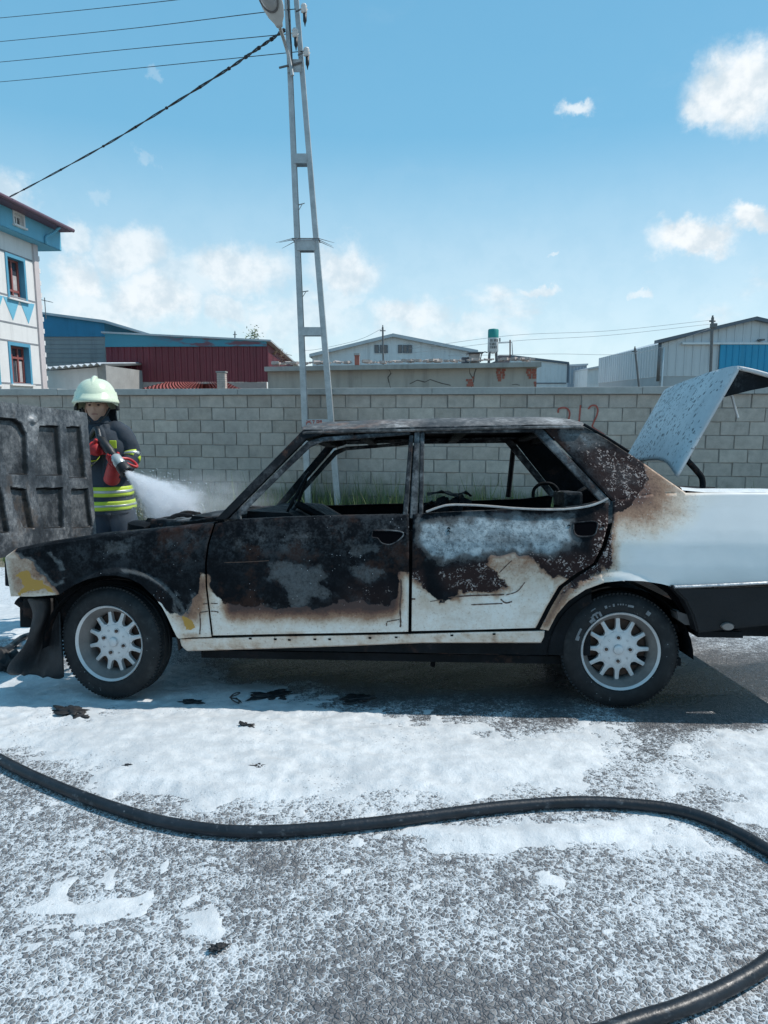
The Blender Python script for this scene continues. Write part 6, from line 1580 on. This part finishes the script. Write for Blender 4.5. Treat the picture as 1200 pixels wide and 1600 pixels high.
# worn white raised lettering on the rear tyre: an m-like sign and a broken row of characters
m_let = plain('worn_white_lettering', (.17, .18, .19), .8, 0, .35, 60, .2)
def arc_mark(a0, a1, r0, r1, ty_):
    V, F = [], []; n = max(2, int(abs(a1-a0)/2)+1)
    for k in range(n+1):
        a_ = R(a0+(a1-a0)*k/n)
        for r in (r0, r1): V.append((r*math.cos(a_), -.0075+(.004 if r > .255 else 0), r*math.sin(a_)))
    for k in range(n): F.append((2*k, 2*k+1, 2*k+3, 2*k+2))
    o = pydata('tyre_lettering', V, F, m_let, ty_); s_ = o.modifiers.new('t', 'SOLIDIFY'); s_.thickness = .002; s_.offset = 0
ty_ = [c for c in w0.children if c.name.startswith('tyre')][0]
for q in ((118, 121, .205, .232), (121, 129, .226, .236), (124, 126, .206, .228), (129, 132, .203, .232), (132, 137, .206, .222), (108, 111, .232, .246), (104, 106, .236, .240), (99, 101, .232, .246), (94, 95.5, .236, .244), (91, 92.5, .236, .244), (88, 89.5, .236, .244), (85, 86, .236, .242), (76, 83, .230, .241), (121, 127, .252, .256), (54, 59, .225, .245), (150, 160, .225, .236), (160, 166, .218, .236)): arc_mark(*q, ty_)
# ================================================================== fire hose on the road
def mat_hose():
    m, t = newmat('black_fire_hose'); v = t.pos(); n = t.noise(v, 10, 5, .65); n2 = t.noise(v, 90, 3, .6)
    c = t.ramp(n, [(.35, (.010, .013, .017)), (.6, (.018, .023, .030)), (.75, (.04, .046, .055))])
    up_ = t.sep(t.n('ShaderNodeNewGeometry').outputs['Normal'])[2]
    d = t.voro(t.vmath('MULTIPLY', v, (1, 1, 1.4)), 26, 'F1'); dm = t.mul(t.step(d, .16, .07), t.step(t.noise(v, 3.5, 3, .6), .54, .62)); c = t.mix(t.mul(dm, .9), c, (.6, .63, .66, 1)); c = t.mix(t.mul(t.step(t.noise(v, 22, 5, .7), .56, .70), .35), c, (.22, .24, .26, 1))
    t.out(c, t.lin(n2, .3, .7, .30, .5), 0, t.bump(t.add(n2, t.mul(t.noise(v, 30, 4, .6), 1.2)), .3, .003), .35); return m
m_hose = mat_hose()
HR = .0225
g = lambda px, py: on_ground(px, py, HR)
hp = [Vector((-2.2, -5., HR)), Vector((-1.7, -2.5, HR)), Vector((-.9, -.3, HR)), Vector((-.1, .95, HR)), g(860, 1660), g(960, 1608), g(1070, 1572), g(1150, 1535), g(1205, 1500), g(1262, 1450), g(1290, 1400), g(1262, 1365), g(1200, 1328), g(1130, 1290), g(1060, 1266), g(980, 1256), g(900, 1253), g(800, 1259), g(700, 1271), g(600, 1284), g(500, 1294), g(420, 1299), g(340, 1297), g(250, 1283),
      g(160, 1256), g(80, 1225), g(10, 1192), g(-70, 1145), g(-130, 1095), g(-150, 1060), g(-110, 1040), g(-40, 1026), g(10, 1014), g(60, 990), Vector((-1.75, 4.9, gz(4.9)+HR)), Vector((-2.25, 5.3, gz(5.3)+HR))]
hp = spline(hp, 8)
nzl = at_y(186, 722, 5.50)
hp += spline([hp[-1], Vector((-2.5, 5.72, gz(5.72)+HR)), Vector((-2.58, 5.70, .2)), Vector((-2.5, 5.56, .75)), at_y(146, 676, 5.36), at_y(156, 685, 5.28), at_y(161, 691, 5.25)], 6)[1:]
bm = bmesh.new(); tube(bm, hp, [HR*(1+.05*mnoise.noise(Vector((i*.23, 0, 0)))) for i in range(len(hp))], 16, True, .93); hose = build('fire_hose', bm, m_hose, None, True)
tag(hose, 'black rubber fire hose curving across the foam covered road', 'hose')
# ================================================================== firefighter
YP = 5.50
PB = at_y(170, 700, YP); PB = Vector((PB.x, YP, gz(YP)))
man = empty('person', PB); tag(man, 'firefighter in dark turnout coat, pale helmet and red gloves spraying the engine bay', 'person')
def f3(px, py, dy=0.): return at_y(px, py, YP+dy)-PB
m_coat = plain('navy_turnout_fabric', (.024, .036, .052), .8, 0, .35, 9, .5, 150)
m_trous = plain('navy_trousers', (.02, .032, .05), .85, 0, .3, 8, .5, 140)
m_yel = plain('fluorescent_yellow_tape', (.50, .64, .04), .55, 0, .08, 20, .1)
m_silv = plain('silver_reflective_tape', (.45, .48, .47), .35, .3, .1, 30, .1)
m_glove = plain('red_glove_leather', (.42, .018, .02), .6, 0, .25, 20, .3, 120)
m_skin = plain('skin', (.48, .29, .21), .5, 0, .06, 18, .1, 200)
m_helm = plain('pale_luminous_helmet', (.68, .74, .56), .3, 0, .05, 8, .02)
m_boot = plain('black_boot_leather', (.015, .015, .016), .5, 0, .3, 12, .2)
m_hair = plain('dark_hair', (.02, .015, .012), .7, 0, .3, 60, .3)
def along(pts, k=6):
    return spline(pts, k)
def limb(bm, pts, rads, seg=16, fold=0., seed=0):
    """tapered tube through joints with fabric folds"""
    P = spline(pts, 7); n = len(P); rr = np.interp(np.linspace(0, len(pts)-1, n), range(len(pts)), rads); rings = []
    for i, (p, t_, nn, b) in enumerate(frames_along(P)):
        ring_ = []
        for k in range(seg):
            a_ = 2*math.pi*k/seg; r = rr[i]*(1+fold*mnoise.noise(Vector((math.cos(a_)*1.6+seed, math.sin(a_)*1.6, i*.55))))
            ring_.append(bm.verts.new(p+nn*(math.cos(a_)*r)+b*(math.sin(a_)*r)))
        rings.append(ring_)
    for a, b in zip(rings, rings[1:]):
        for k in range(seg): bm.faces.new((a[k], a[(k+1) % seg], b[(k+1) % seg], b[k]))
    bm.faces.new(rings[0][::-1]); bm.faces.new(rings[-1]); return P
FZ = R(14)                                                # he faces the car, turned a little to the right
hipL, hipR = f3(193, 812), f3(166, 812)
ankL, ankR = Vector((.17, -.05, .09)), Vector((-.13, .10, .09))
kneL = hipL.lerp(ankL, .5)+Vector((.03, -.05, 0)); kneR = hipR.lerp(ankR, .5)+Vector((-.02, -.05, 0))
shL, shR = f3(191, 679), f3(143, 680)
elL, elR = f3(204, 716, -.02), f3(132, 716, -.10)
wrL, wrR = f3(176, 741, -.22), f3(149, 702, -.26)
head = f3(151, 637, -.03)
# body: one continuous surface - torso, head, arms, legs
def head_pt(u, v):
    """front is -y; u: 0..2pi round, v: 0 (chin) .. 1 (crown)"""
    th = math.pi*(v-.5); r = math.cos(th); x = .076*r*math.cos(u); y = .095*r*math.sin(u); z = .118*math.sin(th)
    if z < 0: k = 1+z*2.2; x *= max(k, .55); y = y*max(1+z*1.0, .7)
    fr_ = max(0, -math.sin(u))
    nose = math.exp(-((x/.013)**2))*math.exp(-(((z+.012)/.026)**2))*fr_; y -= .024*nose
    brow = math.exp(-(((z-.026)/.012)**2))*fr_**2; y -= .006*brow
    eye = (math.exp(-(((x-.031)/.016)**2))+math.exp(-(((x+.031)/.016)**2)))*math.exp(-(((z-.008)/.012)**2))*fr_; y += .011*eye
    mouth = math.exp(-((x/.026)**2))*math.exp(-(((z+.060)/.006)**2))*fr_; y += .006*mouth
    lips = math.exp(-((x/.024)**2))*(math.exp(-(((z+.050)/.007)**2))+math.exp(-(((z+.070)/.007)**2)))*fr_; y -= .006*lips
    chin = math.exp(-((x/.03)**2))*math.exp(-(((z+.1)/.02)**2))*fr_; y -= .012*chin
    return Vector((x, y, z))
HMAT = Matrix.Translation(head) @ Matrix.Rotation(R(10), 4, 'Z') @ Matrix.Rotation(R(-8), 4, 'X')
bm = bmesh.new(); nu, nv = 40, 34; gr = []
for j in range(nv+1):
    gr.append([bm.verts.new(HMAT @ head_pt(2*math.pi*i/nu, .02+.96*j/nv)) for i in range(nu)])
for j in range(nv):
    for i in range(nu): bm.faces.new((gr[j][i], gr[j][(i+1) % nu], gr[j+1][(i+1) % nu], gr[j+1][i]))
bm.faces.new(gr[0][::-1]); bm.faces.new(gr[-1])
for sx in (-1, 1):                                        # ears
    bmesh.ops.create_uvsphere(bm, u_segments=10, v_segments=8, radius=1., matrix=HMAT @ Matrix.Translation((sx*.078, .01, -.01)) @ Matrix.Diagonal((.010, .020, .032, 1)))
limb(bm, [head+Vector((0, .02, -.07)), f3(156, 662), f3(162, 682)], [.055, .055, .06])
limb(bm, [f3(160, 668), f3(167, 700), f3(172, 750), f3(178, 805)], [.085, .105, .10, .105])
limb(bm, [f3(164, 680), shL, elL, wrL], [.05, .048, .042, .032]); limb(bm, [f3(158, 680), shR, elR, wrR], [.05, .048, .042, .032])
limb(bm, [f3(180, 800), hipL, kneL, ankL], [.08, .08, .06, .045]); limb(bm, [f3(176, 800), hipR, kneR, ankR], [.08, .08, .06, .045])
body = build('body', bm, m_skin, man, True)
for sx in (-1, 1):
    bm = bmesh.new(); c = HMAT @ Vector((sx*.031, -.0835, .009)); bmesh.ops.create_uvsphere(bm, u_segments=10, v_segments=8, radius=.0095, matrix=Matrix.Translation(c) @ Matrix.Diagonal((1.25, .6, .6, 1))); build('eye', bm, m_hair, body, True)
    bm = bmesh.new(); tube(bm, [HMAT @ Vector((sx*.014, -.098, .026)), HMAT @ Vector((sx*.032, -.094, .031)), HMAT @ Vector((sx*.05, -.08, .026))], [.003, .0045, .002], 6); build('eyebrow', bm, m_hair, body, True)
bm = bmesh.new(); tube(bm, [HMAT @ Vector((x, -.090+.010*(x/.022)**2, -.060)) for x in (-.022, -.011, 0, .011, .022)], .0028, 6); build('mouth', bm, plain('lips', (.30, .10, .09), .5, 0, .1, 20, 0), body, True)
# coat
CR = [((153, 654), .078, .085), ((156, 662), .098, .095), ((160, 668), .135, .105), ((164, 674), .185, .125), ((167, 688), .205, .145), ((169, 706), .205, .15), ((169, 726), .188, .145), ((170, 746), .184, .145), ((171, 768), .190, .150), ((172, 790), .196, .155), ((173, 801), .198, .157)]
def coat_ring(py, k=1.):
    ys_ = [c[0][1] for c in CR]; x = np.interp(py, ys_, [c[0][0] for c in CR]); rx = np.interp(py, ys_, [c[1] for c in CR]); ry = np.interp(py, ys_, [c[2] for c in CR]); return f3(x, py), rx*k*.94, ry*k
def coat_loft(bm, ylist, k=1., fold=.09, cap=True):
    out = []; seg = 40
    for py in ylist:
        c, rx, ry = coat_ring(py, k); ring_ = []
        for q in range(seg):
            a_ = 2*math.pi*q/seg; f = 1+fold*mnoise.noise(Vector((math.cos(a_)*2.2, math.sin(a_)*2.2, py*.045)))
            v = Vector((math.cos(a_)*rx*f, math.sin(a_)*ry*f, 0)); v.rotate(Matrix.Rotation(FZ, 3, 'Z')); ring_.append(bm.verts.new(c+v))
        out.append(ring_)
    for a, b in zip(out, out[1:]):
        for q in range(seg): bm.faces.new((a[q], a[(q+1) % seg], b[(q+1) % seg], b[q]))
    if cap: bm.faces.new(out[0]); bm.faces.new(out[-1][::-1])
bm = bmesh.new(); coat_loft(bm, list(np.linspace(656, 801, 34)))
limb(bm, [f3(166, 676), shL, elL, wrL], [.095, .080, .070, .056], 20, .24, 1.); limb(bm, [f3(160, 676), shR, elR, wrR], [.095, .080, .070, .056], 20, .24, 5.)
coat = build('coat', bm, m_coat, man, True)
bm = bmesh.new()                                          # standing collar
coat_loft(bm, [650, 656, 661], 1.10, .09, False); cl = build('collar', bm, m_coat, coat, True); cl.modifiers.new('t', 'SOLIDIFY').thickness = .01
for y0, y1 in ((758, 773), (780, 794)):
    bm = bmesh.new(); coat_loft(bm, list(np.linspace(y0, y1, 6)), 1.03, .09, False); bd = build('hem_band', bm, m_yel, coat, True); bd.modifiers.new('t', 'SOLIDIFY').thickness = .003
    bm = bmesh.new(); coat_loft(bm, list(np.linspace(y0+5.5, y1-5.5, 4)), 1.041, .09, False); b2 = build('reflective_stripe', bm, m_silv, bd, True); b2.modifiers.new('t', 'SOLIDIFY').thickness = .002
# front placket and zip
c0, rx, ry = coat_ring(700); bm = bmesh.new()
for py0, py1 in ((664, 755), (797, 800)):
    pr = None
    for py in np.linspace(py0, py1, 12):
        c, rx, ry = coat_ring(py, 1.02); v = Vector((.02, -ry-.002, 0)); v.rotate(Matrix.Rotation(FZ, 3, 'Z')); w2 = Vector((-.025, -ry-.002, 0)); w2.rotate(Matrix.Rotation(FZ, 3, 'Z'))
        a, b = bm.verts.new(c+v), bm.verts.new(c+w2)
        if pr: bm.faces.new((pr[0], a, b, pr[1]))
        pr = (a, b)
pk = build('placket', bm, m_coat, coat, True); pk.modifiers.new('t', 'SOLIDIFY').thickness = .008
# chest tab
c, rx, ry = coat_ring(693, 1.03); v = Vector((.06, -ry, 0)); v.rotate(Matrix.Rotation(FZ, 3, 'Z')); M = Matrix.Translation(c+v) @ Matrix.Rotation(FZ, 4, 'Z'); bm = bmesh.new(); bx(bm, -.025, .025, -.012, .006, -.03, .03, M, .004); build('chest_tab', bm, m_yel, coat)
def sleeve_band(pts, rads, t0, t1, name='sleeve_band', k=1.07):
    P = spline(pts, 14); n = len(P); i0, i1 = int(t0*(n-1)), int(t1*(n-1)); rr = np.interp(np.linspace(0, len(pts)-1, n), range(len(pts)), rads)
    bm = bmesh.new(); tube(bm, P[i0:i1+1], [r*k for r in rr[i0:i1+1]], 20, False); b = build(name, bm, m_yel, coat, True); b.modifiers.new('t', 'SOLIDIFY').thickness = .003
    m_ = (i0+i1)//2; w_ = max((i1-i0)//6, 1); bm = bmesh.new(); tube(bm, P[m_-w_:m_+w_+1], [r*k*1.02 for r in rr[m_-w_:m_+w_+1]], 20, False); s_ = build('reflective_stripe', bm, m_silv, b, True); s_.modifiers.new('t', 'SOLIDIFY').thickness = .002
sleeve_band([shL, elL, wrL], [.080, .070, .056], .38, .56); sleeve_band([shR, elR, wrR], [.080, .070, .056], .66, .86)
# trousers
bm = bmesh.new(); limb(bm, [f3(178, 792), hipL, kneL, ankL], [.12, .115, .095, .085], 20, .12, 2.); limb(bm, [f3(174, 792), hipR, kneR, ankR], [.12, .115, .095, .085], 20, .12, 7.)
build('trousers', bm, m_trous, man, True)
for a in (ankL, ankR):
    bm = bmesh.new(); limb(bm, [a+Vector((0, .02, .14)), a+Vector((0, .02, .0)), a+Vector((.0, .0, -.045))], [.075, .07, .055], 16); limb(bm, [a+Vector((0, .05, -.048)), a+Vector((.01, -.08, -.046)), a+Vector((.015, -.17, -.056))], [.043, .045, .034], 14); build('boot', bm, m_boot, man, True)
# gloves: palm, four curled fingers and a thumb closed round the hose line
def glove(wr, axis_p, axis_d, side):
    """the hand lies on the outside of the nozzle axis and its fingers wrap it"""
    bm = bmesh.new(); d = axis_d.normalized(); out_ = (wr-axis_p); out_ = (out_-d*out_.dot(d)).normalized(); tan = d.cross(out_)*side
    R0 = .052; palm = axis_p+out_*R0
    limb(bm, [wr+(wr-palm)*.45, wr, wr.lerp(palm, .6), palm], [.060, .056, .050, .044], 14)
    for k in range(4):
        base = axis_p+d*(-.036+.024*k); L_ = (1.9, 2.25, 2.1, 1.7)[k]
        pts = [base+(out_*math.cos(a_)+tan*math.sin(a_))*(R0-.004*q) for q, a_ in enumerate(np.linspace(.0, L_, 6))]; limb(bm, pts, [.0145, .0145, .014, .013, .012, .010], 8)
    pts = [axis_p-d*.045+(out_*math.cos(a_)-tan*math.sin(a_))*(R0) for a_ in np.linspace(.1, 1.35, 5)]; limb(bm, pts, [.018, .017, .016, .015, .012], 8)
    return build('glove', bm, m_glove, man, True)
nt = f3(198, 738, -.42); n0 = f3(160, 690, -.25); nd = (nt-n0); nL = nd.length; ndn = nd.normalized()
glove(wrR, n0+nd*.10, nd, 1); glove(wrL, n0+nd*.52, nd, -1)
# helmet
hm = empty('helmet'); hm.parent = man; HC = head+Vector((0, .0, .055)); hm.matrix_local = Matrix.Translation(HC) @ Matrix.Rotation(R(12), 4, 'Z') @ Matrix.Rotation(R(-4), 4, 'X')
bm = bmesh.new(); nu, nv = 44, 18; gr = []
for j in range(nv+1):
    v = j/nv; th = v*math.pi/2; ring_ = []
    for i in range(nu):
        u = 2*math.pi*i/nu; fr_ = max(0, -math.sin(u)); bk = max(0, math.sin(u)); r = math.cos(th)**.72
        x, y, z = .152*r*math.cos(u), .172*r*math.sin(u), .165*math.sin(th)**.95
        dr = (1-v)**2*(.075*(bk**.7)+.045*(abs(math.cos(u))**3)-.0*fr_); z -= dr
        x *= 1+.06*(1-v)*(abs(math.cos(u))**2)
        ring_.append(bm.verts.new((x, y, z)))
    gr.append(ring_)
for j in range(nv):
    for i in range(nu): bm.faces.new((gr[j][i], gr[j][(i+1) % nu], gr[j+1][(i+1) % nu], gr[j+1][i]))
sh_ = build('shell', bm, m_helm, hm, True); s_ = sh_.modifiers.new('t', 'SOLIDIFY'); s_.thickness = .008; s_.offset = -1
bm = bmesh.new(); tube(bm, [(0, -.158*math.cos(a_)-.0, .168*math.sin(a_)+.006) for a_ in np.linspace(.55, 2.6, 18)], [.018]*18, 8, True, .8); build('comb', bm, m_helm, hm, True)
bm = bmesh.new(); V = []                                    # brow visor standing out over the face
for i in range(25):
    u = math.pi*(1+(i+.0)/24); a = Vector((.160*math.cos(u), .178*math.sin(u), .012)); b = Vector((.170*math.cos(u), .226*math.sin(u)-.008, -.016)); c = Vector((.167*math.cos(u), .216*math.sin(u), -.028)); d_ = Vector((.140*math.cos(u), .150*math.sin(u), -.012)); e_ = Vector((.150*math.cos(u), .160*math.sin(u), .062))
    row = [bm.verts.new(q) for q in (e_, a, b, c, d_)]
    if V:
        for k in range(4): bm.faces.new((V[k], row[k], row[k+1], V[k+1]))
    V = row
build('brow_visor', bm, m_helm, hm, True)
gvm, t = newmat('clear_visor'); t.out((.75, .78, .76), .08, 0, None, .5, Transmission_Weight=.9, IOR=1.1)
for sx in (-1, 1):
    bm = bmesh.new(); bx(bm, sx*.150-.012, sx*.150+.012, -.01, .05, -.075, .02, None, .008); build('side_mount', bm, m_boot, hm)
    tube_obj('chin_strap', [Vector((sx*.10, -.03, -.06)), Vector((sx*.075, -.075, -.12)), Vector((sx*.03, -.10, -.165))], .008, m_boot, hm, 6)
bm = bmesh.new(); nn_ = 14; V = None
for i in range(nn_+1):
    u = math.pi*(.12+.76*i/nn_); row = [bm.verts.new((.145*math.cos(u), .14*math.sin(u), -.06)), bm.verts.new((.150*math.cos(u), .155*math.sin(u)+.01, -.15)), bm.verts.new((.16*math.cos(u), .165*math.sin(u)+.02, -.20))]
    if V:
        for k in range(2): bm.faces.new((V[k], row[k], row[k+1], V[k+1]))
    V = row
nk = build('neck_guard', bm, m_coat, hm, True); nk.modifiers.new('t', 'SOLIDIFY').thickness = .008
# nozzle
nz = empty('nozzle', PB+n0); tag(nz, 'hand held branch nozzle with red bail handle gripped by the firefighter', 'nozzle')
NM = ndn.to_track_quat('Z', 'Y').to_matrix().to_4x4()
bm = bmesh.new(); lathe(bm, [(.030, -.02), (.034, .0), (.034, nL*.35), (.028, nL*.38), (.028, nL*.55)], 20, 'z', NM); build('coupling', bm, m_boot, nz, angle=40)
bm = bmesh.new(); lathe(bm, [(.030, nL*.50), (.041, nL*.54), (.041, nL*.74), (.034, nL*.78)], 20, 'z', NM); build('barrel', bm, m_silv, nz, angle=40)
bm = bmesh.new(); lathe(bm, [(.034, nL*.77), (.046, nL*.80), (.050, nL*.97), (.046, nL), (.03, nL), (.026, nL*.94), (.001, nL*.94)], 20, 'z', NM); build('tip', bm, m_boot, nz, angle=40)
tube_obj('bail_handle', [NM @ Vector(q) for q in [tuple(p_) for p_ in spline([Vector((.045, 0, nL*.56)), Vector((.10, 0, nL*.60)), Vector((.125, 0, nL*.74)), Vector((.11, 0, nL*.86)), Vector((.05, 0, nL*.72))], 5)]], .010, plain('red_bail', (.5, .02, .02), .4, 0, .1, 8, 0), nz, 8)

# ================================================================== water spray
S0 = PB+nt; S1 = at_y(290, 812, 4.62); SD = S1-S0; SL = SD.length
SM = Matrix.Translation(S0) @ SD.to_track_quat('Z', 'Y').to_matrix().to_4x4()
def mat_spray():
    m = bpy.data.materials.new('water_spray'); m.use_nodes = True; t = NT(m.node_tree); v = t.coord('Object')
    x, y, z = t.sep(v); r = t.math('SQRT', t.add(t.mul(x, x), t.mul(y, y))); f = t.math('DIVIDE', z, SL)
    rad = t.add(.020, t.mul(f, .225)); q = t.math('DIVIDE', r, rad)
    ang = t.vmath('DIVIDE', v, t.comb(rad, rad, .35)); st = t.noise(ang, 2.6, 6, .68); st2 = t.noise(v, 26, 4, .65)
    core = t.step(t.add(q, t.add(t.mul(t.sub(st, .5), 1.5), t.mul(t.sub(st2, .5), .8))), 1.0, .25)
    den = t.mul(core, t.math('DIVIDE', 5., rad)); den = t.mul(den, t.step(f, 1.0, .88, .0, 1.)); den = t.mul(den, t.lin(st2, .38, .62, .35, 1.6))
    p = t.n('ShaderNodeVolumePrincipled'); p.inputs['Color'].default_value = (.97, .98, 1, 1); p.inputs['Anisotropy'].default_value = .25
    t.put(p.inputs['Density'], den); o = t.n('ShaderNodeOutputMaterial'); t.t.links.new(p.outputs[0], o.inputs['Volume']); m.cycles.volume_step_rate = .5 if hasattr(m.cycles, 'volume_step_rate') else 1; return m
bm = bmesh.new(); lathe(bm, [(.001, .0), (.03, .0), (.31, SL*1.0), (.001, SL*1.02)], 28); sp = build('water_spray', bm, mat_spray()); sp.matrix_world = SM
tag(sp, 'white cone of water spray jetting from the nozzle into the engine bay', 'water', kind='stuff')
def mat_mist():
    m = bpy.data.materials.new('mist'); m.use_nodes = True; t = NT(m.node_tree); v = t.coord('Object'); n = t.noise(t.vmath('MULTIPLY', v, (2., 2., 3.)), 1.8, 5, .6)
    l = t.vmath('LENGTH', v); den = t.mul(t.step(l, 1., .15), t.step(n, .34, .66, .2, 1.6)); p = t.n('ShaderNodeVolumePrincipled'); p.inputs['Color'].default_value = (.97, .98, 1, 1)
    t.put(p.inputs['Density'], t.mul(den, .95)); o = t.n('ShaderNodeOutputMaterial'); t.t.links.new(p.outputs[0], o.inputs['Volume']); return m
bm = bmesh.new(); bmesh.ops.create_uvsphere(bm, u_segments=24, v_segments=14, radius=1.); ms = build('water_mist', bm, mat_mist()); c = at_y(320, 792, 4.8); ms.location = c; ms.scale = (.72, .6, .30)
tag(ms, 'thin drifting mist of water over the engine bay', 'mist', kind='stuff')
V, F = [], []; base_ = [(1, 0, 0), (-1, 0, 0), (0, 1, 0), (0, -1, 0), (0, 0, 1), (0, 0, -1)]; ff = [(0, 2, 4), (2, 1, 4), (1, 3, 4), (3, 0, 4), (2, 0, 5), (1, 2, 5), (3, 1, 5), (0, 3, 5)]
rr = random.Random(12)
for k in range(4500):
    f = rr.random()**.6; rd_ = (.018+.20*f)*abs(rr.gauss(0, .55)); a_ = rr.uniform(0, 6.283); s = rr.uniform(.0008, .003); L_ = rr.uniform(1., 4.5); p = Vector((rd_*math.cos(a_), rd_*math.sin(a_), f*SL*rr.uniform(.9, 1.03))); i = len(V)
    V += [tuple(p+Vector((q[0]*s, q[1]*s, q[2]*s*L_))) for q in base_]; F += [(i+a, i+b, i+c) for a, b, c in ff]
dm_, t = newmat('water_droplets'); t.out((.85, .88, .9), .2, 0, None, .6)
dp = pydata('water_droplets', V, F, dm_); dp.matrix_world = SM; tag(dp, 'fine flying water droplets in and around the spray cone', 'water', kind='stuff')
